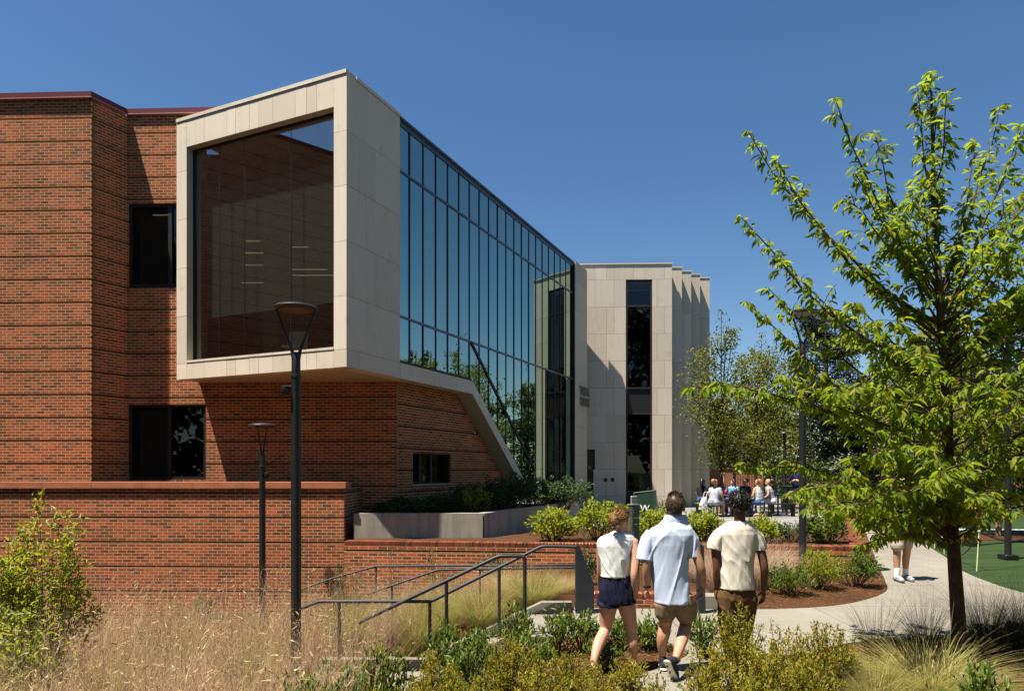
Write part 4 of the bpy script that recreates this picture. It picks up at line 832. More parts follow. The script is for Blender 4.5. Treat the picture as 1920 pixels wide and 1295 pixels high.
# far brick garden wall with an iron fence, beyond the plaza
YF = 40.0; fb = thing('garden_wall', (xat(1375, YF), YF, PLZ), 'far brick garden wall seen between the plaza trees', 'wall')
MB().quad8((xat(1320, YF), YF), (xat(1432, YF), YF), PLZ - 0.1, zat(879, YF), (0, -1), 0.4).build('wall', BRICKTEX, fb); MB().quad8((xat(1318, YF), YF - 0.04), (xat(1434, YF), YF - 0.04), zat(879, YF), zat(876.5, YF), (0, -1), 0.5).build('coping', TERRA, fb)
YI = 38.0; fi = thing('iron_fence', (xat(1400, YI), YI, PLZ), 'dark iron picket fence in front of the far brick wall', 'fence')
for k in range(30): MB().box((xat(1375, YI) + k * 0.13, YI, PLZ + 0.75), (0.022, 0.022, 1.5)).build('picket', BLACKM, fi)
for z in (0.2, 1.4): MB().box((xat(1375, YI) + 1.88, YI + 0.0, PLZ + z), (3.9, 0.016, 0.03)).build('fence_rail', BLACKM, fi)

# rope stakes, chain and red pad on the turf
STK = plain('yellow_stake', (0.55, 0.60, 0.28), 0.5, 0.4); ROPE = plain('grey_rope', (0.07, 0.075, 0.08), 0.8, 0.2)
stk = [(1831, 1070, 1836, 995, 'nearest pale yellow rope stake leaning beside the tree trunk on the turf'), (1771, 1038, 1768, 1006, 'middle pale yellow rope stake on the turf edge left of the trunk'), (1752.5, 1027, 1751.5, 998, 'farthest pale yellow rope stake on the turf edge by the path')]
tops = []
for bx, by, tx, ty, lb in stk:
    Y = 12.4
    for _ in range(20): Y = (EYE - pz(Y)) * F / (by - HY)
    p0, p1 = at(bx, by, Y), at(tx, ty, Y); t = thing('rope_stake', p0, lb, 'stake', 'rope stakes along the turf'); MB().tube([p0 - Vector((0, 0, 0.05)), p1], 0.011, 8).build('rod', STK, t, True); MB().lathe(p1, [(0.008, -0.02), (0.026, -0.012), (0.026, 0.012), (0.01, 0.02)], 8).build('hook', STK, t, True); tops.append(p1)
def sag(a, b, d, n=14): return [a.lerp(b, i / n) - Vector((0, 0, d * 4 * (i / n) * (1 - i / n))) for i in range(n + 1)]
tag(MB().tube(sag(tops[0], tops[1], 0.42), 0.012, 6).build('rope', ROPE, None, True), 'grey rope sagging between the stakes behind the tree trunk', 'rope')
tag(MB().tube(sag(tops[1], tops[2], 0.12), 0.010, 6).build('rope', ROPE, None, True), 'short grey rope between the two far stakes', 'rope')
chn = thing('chain', tops[0], 'dark chain hanging from the nearest stake towards the right edge', 'chain'); cpts = sag(tops[0], Vector((xat(1960, 13.6), 13.6, 0.85)), 0.22, 60)
for i in range(60):
    a, b = cpts[i], cpts[i + 1]; m_ = (a + b) / 2; d = (b - a).normalized(); up = Vector((0, 0, 1)) if i % 2 else d.cross(Vector((0, 0, 1))).normalized(); L_ = (b - a).length * 0.62
    ring = [m_ + d * math.cos(k * math.pi / 4) * L_ + up * math.sin(k * math.pi / 4) * 0.016 for k in range(9)]
    MB().tube(ring, 0.005, 4, False).build('chain_link', BLACKM, chn)
REDM = plain('red_vinyl', (0.45, 0.012, 0.022), 0.4, 0.4); Yr = 16.0
rp = thing('padded_post', (xat(1777, Yr), Yr, pz(Yr)), 'tall red padded post with black foot, half behind the tree trunk', 'post'); xr = xat(1777.5, Yr)
MB().lathe((xr, Yr, pz(Yr)), [(0.16, 0), (0.16, 0.03), (0.09, 0.06), (0.09, 0.09)], 14).build('foot', BLACKM, rp); MB().lathe((xr, Yr, pz(Yr) + 0.09), [(0.08, 0), (0.095, 0.02), (0.095, 0.62), (0.085, 0.66), (0.075, 0.67), (0.09, 0.70), (0.095, 0.74), (0.06, 0.80)], 16).build('pad', REDM, rp, True)
lt_ = MB()
for k in range(2): lt_.box((xr - 0.03, Yr - 0.098, pz(Yr) + 0.55 - k * 0.12), (0.03, 0.004, 0.05))
lt_.build('print_mark', WHITE, rp)

# ------------------------------------------------------------------ vegetation tools
def leaf_np(P, Ax, N, L, W, fold=0.16, droop=0.22, fine=False):
    """P base (k,3); Ax axis; N normal; folded pointed leaves, four triangles each"""
    S = np.cross(Ax, N); S /= np.linalg.norm(S, axis=1, keepdims=True) + 1e-9; N = np.cross(S, Ax); L = L[:, None]; W = W[:, None]
    tv = [(0, 0, 0), (0.28, 0.43, 1), (0.28, -0.43, 1), (0.32, 0, 0.15), (0.66, 0.40, 0.55), (0.66, -0.40, 0.55), (0.68, 0, -0.35), (1, 0, -1)]
    out = [P + Ax * L * a + S * W * s_ + N * (W * fold * 2 if n_ > 0 else L * droop) * n_ for a, s_, n_ in tv]
    V = np.stack(out, 1).reshape(-1, 3); k = len(P); f = np.array([(0, 3, 1), (0, 2, 3), (3, 6, 4), (3, 4, 1), (3, 2, 5), (3, 5, 6), (6, 7, 4), (6, 5, 7)]) if fine else np.array([(0, 6, 1), (0, 2, 6), (6, 7, 1), (6, 2, 7)])
    if not fine: V = V.reshape(k, 8, 3)[:, [0, 1, 2, 6, 7]].reshape(-1, 3); f = np.array([(0, 3, 1), (0, 2, 3), (3, 4, 1), (3, 2, 4)])
    return V, (f[None] + (np.arange(k) * (8 if fine else 5))[:, None, None]).reshape(-1, 3)
def unit(a): return a / (np.linalg.norm(a, axis=-1, keepdims=True) + 1e-9)
def leaf_obj(name, P, Ax, N, L, W, mat, parent, **kw):
    V, Fc = leaf_np(np.asarray(P), unit(np.asarray(Ax)), unit(np.asarray(N)), np.asarray(L), np.asarray(W), **kw); return mesh_np(name, V, Fc, mat, parent)
def blades_np(P, D, H, lean, W, nseg=4, twist=None, rng=RNG):
    k = len(P); t = np.linspace(0, 1, nseg + 1)[None, :, None]; H = H[:, None, None]; lean = lean[:, None, None]; D3 = np.zeros((k, 1, 3)); D3[:, 0, :2] = D
    up = np.array([0, 0, 1.0])[None, None]; c = P[:, None] + up * H * (t - 0.42 * lean * t ** 2.2) + D3 * H * lean * t ** 1.8
    a = rng.uniform(0, math.pi, k) if twist is None else twist; S = np.stack([np.cos(a), np.sin(a), np.zeros(k)], -1)[:, None]
    w = W[:, None, None] * (1 - 0.85 * t) * 0.5; V = np.concatenate([c - S * w, c + S * w], 1).reshape(-1, 3); m = nseg + 1
    f = np.array([(i, m + i, m + i + 1, i + 1) for i in range(nseg)]); return V, (f[None] + (np.arange(k) * 2 * m)[:, None, None]).reshape(-1, 4)
LF_TREE = m_leaf('young_tree_leaf', [(0.060, 0.115, 0.005), (0.098, 0.17, 0.006), (0.146, 0.22, 0.008), (0.205, 0.26, 0.010), (0.22, 0.19, 0.016)], (0.45, 0.56, 0.010), 0.55, 0.5, 0.25)
LF_MID = m_leaf('plaza_tree_leaf', [(0.05, 0.075, 0.009), (0.085, 0.115, 0.012), (0.13, 0.155, 0.016), (0.17, 0.145, 0.022)], (0.36, 0.36, 0.02), 0.42)
LF_FAR = m_leaf('woodland_leaf', [(0.018, 0.034, 0.010), (0.032, 0.055, 0.014), (0.05, 0.075, 0.018), (0.075, 0.10, 0.022)], (0.12, 0.16, 0.02), 0.25)
LF_PINE = m_leaf('pine_needle', [(0.016, 0.026, 0.012), (0.028, 0.042, 0.018), (0.05, 0.06, 0.028)], (0.06, 0.08, 0.03), 0.15)
LF_OLIVE = m_leaf('olive_shrub_leaf', [(0.085, 0.095, 0.007), (0.17, 0.168, 0.010), (0.27, 0.238, 0.012), (0.36, 0.265, 0.018)], (0.54, 0.46, 0.015), 0.48, 0.45, 0.35, (3.0, (0.62, 0.72, 0.8), (1.12, 1.06, 1.0)))
LF_GREEN = m_leaf('glossy_green_leaf', [(0.030, 0.058, 0.006), (0.052, 0.092, 0.008), (0.085, 0.128, 0.010), (0.13, 0.17, 0.014)], (0.26, 0.34, 0.015), 0.3, 0.42, 0.3)
LF_LIME = m_leaf('lime_shrub_leaf', [(0.07, 0.11, 0.008), (0.13, 0.185, 0.010), (0.20, 0.25, 0.012), (0.26, 0.26, 0.018)], (0.52, 0.54, 0.02), 0.48)
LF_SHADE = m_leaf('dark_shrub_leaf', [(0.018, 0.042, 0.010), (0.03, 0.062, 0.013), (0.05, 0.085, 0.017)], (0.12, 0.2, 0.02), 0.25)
LF_STRAW = m_leaf('straw_grass', [(0.34, 0.22, 0.11), (0.54, 0.385, 0.20), (0.70, 0.535, 0.30), (0.85, 0.70, 0.44)], (0.80, 0.62, 0.34), 0.5, 0.7, 0.2, (2.3, (0.68, 0.62, 0.56), (1.1, 1.08, 1.02)))
LF_PINKGR = m_leaf('faded_seed_grass', [(0.44, 0.31, 0.22), (0.58, 0.43, 0.31), (0.72, 0.56, 0.42)], (0.75, 0.58, 0.42), 0.5, 0.7, 0.2, (1.7, (0.74, 0.68, 0.64), (1.08, 1.05, 1.02)))
LF_GRGREEN = m_leaf('green_gold_grass', [(0.13, 0.155, 0.03), (0.24, 0.235, 0.06), (0.38, 0.32, 0.11), (0.55, 0.44, 0.19)], (0.6, 0.54, 0.16), 0.42, 0.6, 0.25)
LF_DARKGR = m_leaf('dark_wiry_grass', [(0.025, 0.035, 0.015), (0.05, 0.055, 0.026), (0.10, 0.085, 0.045)], (0.12, 0.12, 0.05), 0.2, 0.6, 0.25)
STRAWN = m_leaf('pine_needles_dry', [(0.12, 0.055, 0.025), (0.25, 0.125, 0.055), (0.40, 0.23, 0.115)], (0.4, 0.2, 0.1), 0.15, 0.8, 0.1)

def shrub(name, c, r, n, leaf, lw, mat, label, group, cat='shrub', stems=14, clump=26, up=0.35, stem_mat=None, base_open=0.15, spiky=0.0):
    """stems fan out from the base; leaves sit in sprays round many shoot tips, so the outline stays ragged"""
    c = Vector(c); rx, ry, rz = r; t = thing(name, c, label, cat, group); rg = np.random.default_rng(int(abs(c.x * 131 + c.y * 17 + n)) % 99991)
    m = clump; d = unit(rg.normal(size=(m, 3)) + np.array([0, 0, 0.25])); d[:, 2] = np.abs(d[:, 2]) * 0.9 - base_open * rg.random(m); rad = rg.uniform(0.45, 1.0, m) ** 0.6
    rad *= 1 + spiky * rg.random(m) * np.clip(d[:, 2], 0, 1)
    tips = np.array([c.x, c.y, c.z + rz * 0.42]) + d * rad[:, None] * np.array([rx, ry, rz * 0.58]); tips[:, 2] = np.maximum(tips[:, 2], c.z + 0.03)
    st = MB()
    for i in range(min(stems * 2, m)):
        p = tips[i]; b = Vector((c.x + (p[0] - c.x) * 0.12, c.y + (p[1] - c.y) * 0.12, c.z - 0.04)); q = Vector(p); mid = b.lerp(q, 0.55) + Vector((rg.normal() * 0.02, rg.normal() * 0.02, 0.04)); st.tube([b, mid, q], [0.006 + rz * 0.004, 0.005, 0.0025], 4, False)
    st.build('stems', stem_mat or TWIG, t)
    k = rg.integers(0, m, n); back = rg.random(n) ** 1.3; root = np.array([c.x, c.y, c.z + rz * 0.12]); along = tips[k] + (root - tips[k]) * (back * 0.55)[:, None]
    sp = (leaf * (0.5 + 1.3 * back))[:, None]; P = along + rg.normal(size=(n, 3)) * sp * 0.8; P[:, 2] = np.maximum(P[:, 2], c.z + 0.01)
    Ax = unit(tips[k] - root) * 0.6 + rg.normal(size=(n, 3)) * 0.55 + np.array([0, 0, up]); N = rg.normal(size=(n, 3)) * 0.5 + np.array([-0.25, -0.3, 0.9])
    L = leaf * rg.uniform(0.65, 1.25, n); leaf_obj('foliage', P, Ax, N, L, L * lw, mat, t); return t
def ground_shrub(px, Y, ptop, wpx, n, leaf, lw, mat, label, group, z=None, dep=0.8, **kw):
    x = xat(px, Y); z0 = gz(x, Y) if z is None else z; h = max(zat(ptop, Y) - z0, 0.12); rx = wpx / 2 / F * Y
    return shrub(kw.pop('name', 'shrub'), (x, Y, z0), (rx, rx * dep, h), n, leaf, lw, mat, label, group, **kw)
def tussock(px, Y, ptop, wpx, n, mat, label, w=0.005, z=None, lean=0.5, group='ornamental grass clumps', name='grass_clump', wild=0.0):
    x = xat(px, Y); z0 = gz(x, Y) if z is None else z; h = zat(ptop, Y) - z0; R = wpx / 2 / F * Y; rg = np.random.default_rng(int(px * 7 + Y * 13))
    a = rg.uniform(0, 2 * math.pi, n); rr = R * 0.28 * np.sqrt(rg.random(n)); P = np.stack([x + rr * np.cos(a), y0 := Y + rr * np.sin(a), np.full(n, z0 - 0.02)], -1)
    D = np.stack([np.cos(a + rg.normal(0, 0.5, n)), np.sin(a + rg.normal(0, 0.5, n))], -1); H = h * rg.uniform(0.65, 1.1, n) * (1 + wild * rg.random(n) ** 4); ln = np.clip(np.abs(rg.normal(lean * 1.5, 0.38, n)) * (R / max(h, 0.1)), 0.03, 1.15)
    t = thing(name, (x, Y, z0), label, 'ornamental grass', group); V, Fc = blades_np(P, D, H, ln, np.full(n, w) * rg.uniform(0.6, 1.3, n), 5, None, rg); mesh_np('blades', V, Fc, mat, t); return t
# ------------------------------------------------------------------ trees
def curve_pts(a, b, sagv, n=6):
    a, b = Vector(a), Vector(b); return [a.lerp(b, i / n) + Vector(sagv) * (4 * (i / n) * (1 - i / n)) for i in range(n + 1)]
def near_tree():
    Y0 = 7.3; bx = xat(1799, Y0); t = thing('young_tree', (bx, Y0, 0), 'young leafy tree with slim dark trunk and bright green leaves, foreground right', 'tree')
    rg = np.random.default_rng(5); tr = MB()
    axis_ = [Vector((bx, Y0, -0.1)), Vector((bx - 0.01, Y0, 0.35)), Vector((bx - 0.06, Y0, 1.1)), Vector((bx - 0.10, Y0 + 0.02, 1.9)), Vector((bx - 0.12, Y0 + 0.03, 2.8)), Vector((bx - 0.20, Y0 + 0.03, 3.9)), Vector((bx - 0.26, Y0 + 0.02, 5.0)), Vector((bx - 0.30, Y0, 6.0)), Vector((xat(1746, Y0), Y0, zat(138, Y0)))]
    tr.tube(axis_, [0.088, 0.071, 0.063, 0.057, 0.048, 0.036, 0.021, 0.011, 0.004], 12); tr.build('trunk', BARK, t, True)
    def on_axis(z):
        for a, b in zip(axis_, axis_[1:]):
            if a.z <= z <= b.z: return a.lerp(b, (z - a.z) / (b.z - a.z))
        return axis_[-1]
    Pl, Al, Ll = [], [], []
    br = MB()
    def leaves_on(p, outward, k, sc=1.0):
        for _ in range(k):
            az = rg.uniform(0, 2 * math.pi); o = Vector((math.cos(az), math.sin(az), 0)); ax = (outward * 0.55 + o * 0.75 + Vector((0, 0, rg.uniform(-1.35, -0.25)))).normalized()
            Pl.append(p + o * rg.uniform(0, 0.02)); Al.append(ax); Ll.append(sc * (0.055 + 0.085 * rg.random() ** 1.2))
    def shoot(a, b, r0, dens, sagv=(0, 0, 0), twig=0.30, start=0.25, sc=1.0, step=0.085):
        pts = curve_pts(a, b, sagv, 7)
        for i_ in range(1, 7): pts[i_] = pts[i_] + Vector(rg.normal(size=3)) * 0.018
        br.tube(pts, [r0 + (0.004 - r0) * (i / 7) for i in range(8)], 5, False); L = sum((q - p).length for p, q in zip(pts, pts[1:])); m = max(3, int(L * (1 - start) / step))
        dirn = (Vector(b) - Vector(a)).normalized()
        for j in range(m):
            f = start + (1 - start) * (j + rg.random()) / m; q = f * 7; i0 = min(int(q), 6); p = pts[i0].lerp(pts[i0 + 1], q - i0)
            if rg.random() < 0.42 * dens and f < 0.93:
                az = rg.uniform(0, 2 * math.pi); side = (dirn * 0.7 + Vector((math.cos(az), math.sin(az), rg.uniform(-0.25, 0.5)))).normalized(); tl = twig * rg.uniform(0.5, 1.2) * (1.15 - 0.6 * f); e = p + side * tl
                tp = curve_pts(p, e, (0, 0, 0.03), 3); br.tube(tp, [0.005, 0.004, 0.003, 0.002], 4, False)
                for s_ in np.arange(0.25, 1.01, 0.07 / max(tl, 0.07)): leaves_on(p.lerp(e, s_), side, 3 if s_ < 0.95 else 6, sc)
            else: leaves_on(p, dirn, int(rg.integers(4, 8)), sc)
        leaves_on(pts[-1], dirn, 6, sc)
    # leaders that draw the outline, from the photograph's branch tips, each at its own distance
    tips = [(1402, 246, 0.3, 3.55), (1455, 300, -.2, 3.4), (1566, 186, -0.2, 3.7), (1640, 250, .4, 3.9), (1720, 165, 0.25, 4.4), (1775, 175, -.1, 4.6), (1875, 200, 0.3, 3.9), (1918, 235, -0.3, 3.7), (1830, 265, .5, 3.7), (1950, 300, 0.2, 3.3), (1390, 408, -0.35, 3.0), (1455, 470, 0.5, 2.9), (1398, 565, -0.4, 2.5), (1440, 540, 0.6, 2.6), (1294, 728, -0.55, 1.75), (1388, 872, -0.3, 1.3), (1480, 925, -0.8, 1.2), (1555, 960, -1.1, 1.1), (1620, 985, -0.9, 1.1), (1560, 740, -1.7, 2.0), (1600, 860, -1.7, 1.6), (1680, 930, -1.6, 1.3), (1755, 900, -1.9, 1.5), (1830, 935, -1.5, 1.3), (1900, 960, -1.0, 1.2), (1940, 860, -1.3, 1.6), (1990, 720, -0.9, 2.0), (2080, 560, -0.5, 2.6), (2120, 760, 0.3, 1.9), (2060, 420, 0.2, 3.2), (2160, 900, 0.0, 1.4)]
    for px, py, dy, z0 in tips:
        b = at(px, py, Y0 + dy * 0.75 - (0.45 if px < 1600 else 0.25)); a = on_axis(z0); Ld = (b - a).length
        low = py > 600; shoot(a, b, 0.008 + 0.005 * Ld, 1.0 if low else 0.75, (0, 0, 0.10 * Ld if low else -0.09 * Ld), 0.42 if low else 0.28, 0.18, 1.0, 0.058)
    shoot(on_axis(4.2), axis_[-1] + Vector((0, 0, 0.02)), 0.01, 0.9, (0, 0, 0), 0.24, 0.05, 1.0, 0.045)
    # inner and rear fill
    for k in range(72):
        z0 = rg.uniform(1.15, 4.1); az = rg.uniform(0, 2 * math.pi); f = (z0 - 1.25) / 3.1; R = rg.uniform(0.9, 2.0) * (1.0 - 0.42 * f) ; el = rg.uniform(0.05, 0.45) + 0.75 * f
        a = on_axis(z0); b = a + Vector((math.cos(az) * R, math.sin(az) * R * 0.85 - 0.3, R * el * 1.1 + rg.uniform(-0.3, 0.2))); shoot(a, b, 0.008 + 0.004 * R, 1.0, (0, 0, 0.06 * R), 0.45, 0.2, 1.0, 0.07)
    br.build('branches', BARK, t, True)
    P = np.array([tuple(p) for p in Pl]); Ax = np.array([tuple(p) for p in Al]); L = np.array(Ll); n = len(P); N = rg.normal(size=(n, 3)) * 0.45 + np.array([-0.2, -0.25, 0.9])
    px = CX + F * P[:, 0] / P[:, 1]; py = HY - F * (P[:, 2] - EYE) / P[:, 1]; inf = (px > 0) & (px < 1920) & (py > 0) & (py < 1295)
    size = np.where(inf, L / np.linalg.norm(P - np.array([0, 0, EYE]), axis=1), 0); order = np.argsort(-size); big = order[:300]; rest = order[300:]
    V, Fc = leaf_np(P[rest], unit(Ax[rest]), unit(N[rest]), L[rest], L[rest] * 0.37, fine=True); tag(mesh_np('crown', V, Fc, LF_TREE, t), kind='stuff')
    one, of = leaf_np(np.zeros((1, 3)), np.array([[1.0, 0, 0]]), np.array([[0, 0, 1.0]]), np.ones(1), np.ones(1) * 0.37, fine=True); me = bpy.data.meshes.new('leaf'); me.from_pydata(one.tolist(), [], of.tolist()); me.materials.append(LF_TREE)
    for i in big:
        ax = Vector(Ax[i]).normalized(); s_ = ax.cross(Vector(N[i])).normalized(); nn = s_.cross(ax); M4 = Matrix((ax, s_, nn)).transposed().to_4x4(); M4 = Matrix.Translation(P[i]) @ M4 @ Matrix.Scale(float(L[i]), 4)
        o = bpy.data.objects.new('leaf', me); o.matrix_basis = M4; link(o, t)
    print('tree leaves', n)
near_tree()

def plain_tree(name, x, y, z0, H, R, n, leaf, mat, label, group, trunk_r=0.1, bark=None, crown0=0.25, upright=0.5, seed=1, nb=34, lw=0.6, top_leaders=()):
    rg = np.random.default_rng(seed); t = thing(name, (x, y, z0), label, 'tree', group); tb = MB(); top = Vector((x + rg.normal() * 0.1, y, z0 + H * 0.93)); ax = [Vector((x, y, z0 - 0.1)), Vector((x, y, z0 + 0.2)), Vector((x, y, z0 + H * 0.4)), top]
    tb.tube(ax, [trunk_r * 1.25, trunk_r, trunk_r * 0.7, trunk_r * 0.15], 8); tb.build('trunk', bark or BARK, t, True); br = MB(); P = []; A_ = []; per = n // nb
    for k in range(nb):
        f = crown0 + (0.92 - crown0) * rg.random(); a = Vector((x, y, z0 + H * f * 0.9)); az = rg.uniform(0, 2 * math.pi); prof = math.sin(math.pi * min(1, (f - crown0 + 0.12) / (1.06 - crown0))) ** 0.7; rr = R * prof * rg.uniform(0.6, 1.1); b = a + Vector((math.cos(az) * rr, math.sin(az) * rr, rr * upright + H * 0.08 * rg.random()))
        if k < len(top_leaders): dx, hh = top_leaders[k]; a = Vector((x, y, z0 + H * 0.45)); b = Vector((x + dx, y + rg.normal() * 0.2, z0 + hh))
        pts = curve_pts(a, b, (0, 0, -0.06 * rr), 5); br.tube(pts, [trunk_r * 0.35 * (1 - i / 6) + 0.006 for i in range(6)], 4, False)
        f_ = rg.random(per) ** 0.6; q = np.array([tuple(a)]) + (np.array([tuple(b)]) - np.array([tuple(a)])) * f_[:, None]; sp = (0.10 + 0.30 * (1 - f_) * rr / max(R, 0.1) + 0.22 * rr * 0.35)[:, None]
        if k < len(top_leaders): sp = sp * 0.6
        P.append(q + rg.normal(size=(per, 3)) * sp * np.array([1, 1, 0.7])); A_.append(rg.normal(size=(per, 3)) + np.array([0, 0, -0.4]))
    br.build('branches', bark or BARK, t); P = np.concatenate(P); A_ = np.concatenate(A_); m = len(P); L = leaf * rg.uniform(0.6, 1.3, m); tag(leaf_obj('crown', P, A_, rg.normal(size=(m, 3)) * 0.6 + np.array([-0.2, -0.2, 0.8]), L, L * lw, mat, t)); return t
G1, G2 = 'young plaza trees', 'woodland trees behind the turf'
plain_tree('plaza_tree', xat(1352, 25.5), 25.5, PLZ, zat(585, 25.5) - PLZ, 1.5, 5600, 0.12, LF_MID, 'young tree right of the stone building with a tall thin leader', G1, 0.06, None, 0.22, 0.9, 3, 46, 0.6, [(0.0, zat(580, 25.5) - PLZ), (-0.5, 5.9), (0.45, 6.5), (0.8, 5.9), (-0.25, 6.3), (1.1, 5.0), (-.8, 5.0)])
plain_tree('plaza_tree', xat(1418, 28.5), 28.5, PLZ, zat(622, 28.5) - PLZ, 1.7, 5600, 0.12, LF_MID, 'young tree with several thin upright shoots between stone building and dark pine', G1, 0.06, None, 0.2, 0.9, 4, 46, 0.6, [(0.25, zat(622, 28.5) - PLZ), (0.9, zat(645, 28.5) - PLZ), (-0.4, 6.2), (0.6, 6.9), (1.2, 6.0), (-0.8, 5.4)])
plain_tree('plaza_tree', xat(1872, 18.2), 18.2, pz(18.2), 4.4, 1.5, 6500, 0.10, LF_MID, 'small tree with pale slim trunk in the mulch strip on the turf', G1, 0.075, BARK2, 0.3, 0.7, 8, 34)
def pine():
    rg = np.random.default_rng(9); x, y = xat(1545, 46), 46.0; t = thing('pine_tree', (x, y, 0.5), 'dark pine with layered crown rising behind the young tree', 'tree', G2); MB().tube([(x, y, 0.4), (x + 0.2, y, 6), (x + 0.1, y, zat(590, y))], [0.28, 0.2, 0.05], 8).build('trunk', BARK, t, True); br = MB(); P, A_ = [], []
    for k in range(46):
        z = rg.uniform(5.0, 12.4); f = (z - 5.0) / 7.4; az = rg.uniform(0, 2 * math.pi); rr = (2.9 - 1.7 * f) * rg.uniform(0.6, 1.15) + 0.4; a = Vector((x + 0.15, y, z - 0.4)); b = a + Vector((math.cos(az) * rr, math.sin(az) * rr, rr * 0.12 + 0.2)); br.tube([a, a.lerp(b, 0.5) + Vector((0, 0, -0.05)), b], [0.06, 0.04, 0.015], 4, False)
        for c_ in range(4):
            q = np.array(tuple(a.lerp(b, rg.uniform(0.55, 1.0)))); m = 120; P.append(q + rg.normal(size=(m, 3)) * np.array([0.42, 0.42, 0.2])); A_.append(rg.normal(size=(m, 3)) + np.array([0, 0, 0.6]))
    br.build('branches', BARK, t); P = np.concatenate(P); m = len(P); L = 0.26 * rg.uniform(0.6, 1.3, m); leaf_obj('crown', P, np.concatenate(A_), rg.normal(size=(m, 3)), L, L * 0.3, LF_PINE, t)
pine()
far = [(19.5, 31.5, 9.6, 2.9, 'tall tree straight behind the young tree crown'), (24.8, 34.0, 11.0, 3.3, 'taller tree behind the young tree crown, right of the first'), (14.5, 46, 5.5, 2.6, 'dense low tree directly behind the seated students'), (18.5, 50, 7.2, 3.2, 'dark rounded tree below the pine'), (22.5, 44, 6.6, 3.0, 'dense tree behind the young tree trunk, left of the turf poles'), (27.0, 43, 7.6, 3.4, 'dense tree behind the turf between the two black poles'), (31.5, 42, 8.2, 3.4, 'tall dense tree behind the turf near the right edge'), (36.5, 40, 8.6, 3.6, 'rightmost tall dense tree beyond the turf'), (24.5, 56, 10.5, 3.8, 'tall hazy tree in the second row behind the turf'), (33.5, 54, 11.0, 4.0, 'tallest tree of the second row behind the turf'), (12.2, 52, 6.0, 2.6, 'far tree behind the brick garden wall'), (16.5, 58, 8.0, 3.6, 'far dark tree left of the pine in the last row'), (22.0, 62, 9.0, 4.0, 'far dark tree right of the pine in the last row'), (27.5, 60, 9.5, 4.0, 'far dark tree in the last row straight behind the young tree'), (41.0, 34, 9.5, 3.6, 'broad tree standing at the far right of the turf'), (43, 24, 9.0, 3.6, 'big tree right of the turf, seen only in the glass'), (44, 15, 8.5, 3.5, 'second big tree right of the turf, seen only in the glass')]
for k, (x, y, H, R, lb) in enumerate(far): plain_tree('woodland_tree', x, y, 0.5, H, R, 4200, 0.30, LF_FAR if k % 3 else LF_MID, lb, G2, 0.16, None, 0.08, 0.35, 20 + k, 40, 0.65)
plain_tree('woodland_tree', 15.5, 25.5, 0.56, 6.2, 2.2, 5200, 0.17, LF_MID, 'bright green tree beside the far end of the path', G2, 0.09, None, 0.15, 0.5, 77, 40)
for k, (x, y, H, R) in enumerate([(-38, -10, 19, 7), (-28, -16, 22, 7.5), (-18, -14, 21, 7), (-8, -17, 23, 7.5), (2, -15, 21, 7), (12, -17, 22, 7.5), (22, -14, 20, 7), (32, -9, 17, 6.5), (40, 2, 13, 5)]): plain_tree('woodland_tree', x, y, 0.0, H, R, 2800, 1.0, LF_FAR, 'tree %s behind the camera, enlarged to block skylight, mirrored in the tall dark window' % ('first second third fourth fifth sixth seventh eighth ninth'.split()[k]), 'trees behind the camera', 0.2, None, 0.08, 0.35, 120 + k, 40, 0.7)  # unseen trees, made tall and dense to block skylight on the walls
hg = np.random.default_rng(3); hx = hg.uniform(9, 50, 22000); hy = 44 + hg.normal(0, 1.0, 22000) - np.maximum(hx - 30, 0) * 0.5; hz = 0.4 + 3.3 * hg.random(22000) * (0.75 + 0.35 * np.sin(hx * 0.9) * np.cos(hx * 0.37)); hl = 0.24 * hg.uniform(0.6, 1.3, 22000)
tag(leaf_obj('undergrowth', np.stack([hx, hy, hz], -1), hg.normal(size=(22000, 3)) + np.array([0, 0, 0.3]), hg.normal(size=(22000, 3)) * 0.6 + np.array([-.2, -.2, .8]), hl, hl * 0.65, LF_FAR, None), 'dark leafy undergrowth along the far edge of the turf', 'undergrowth', None, 'stuff')

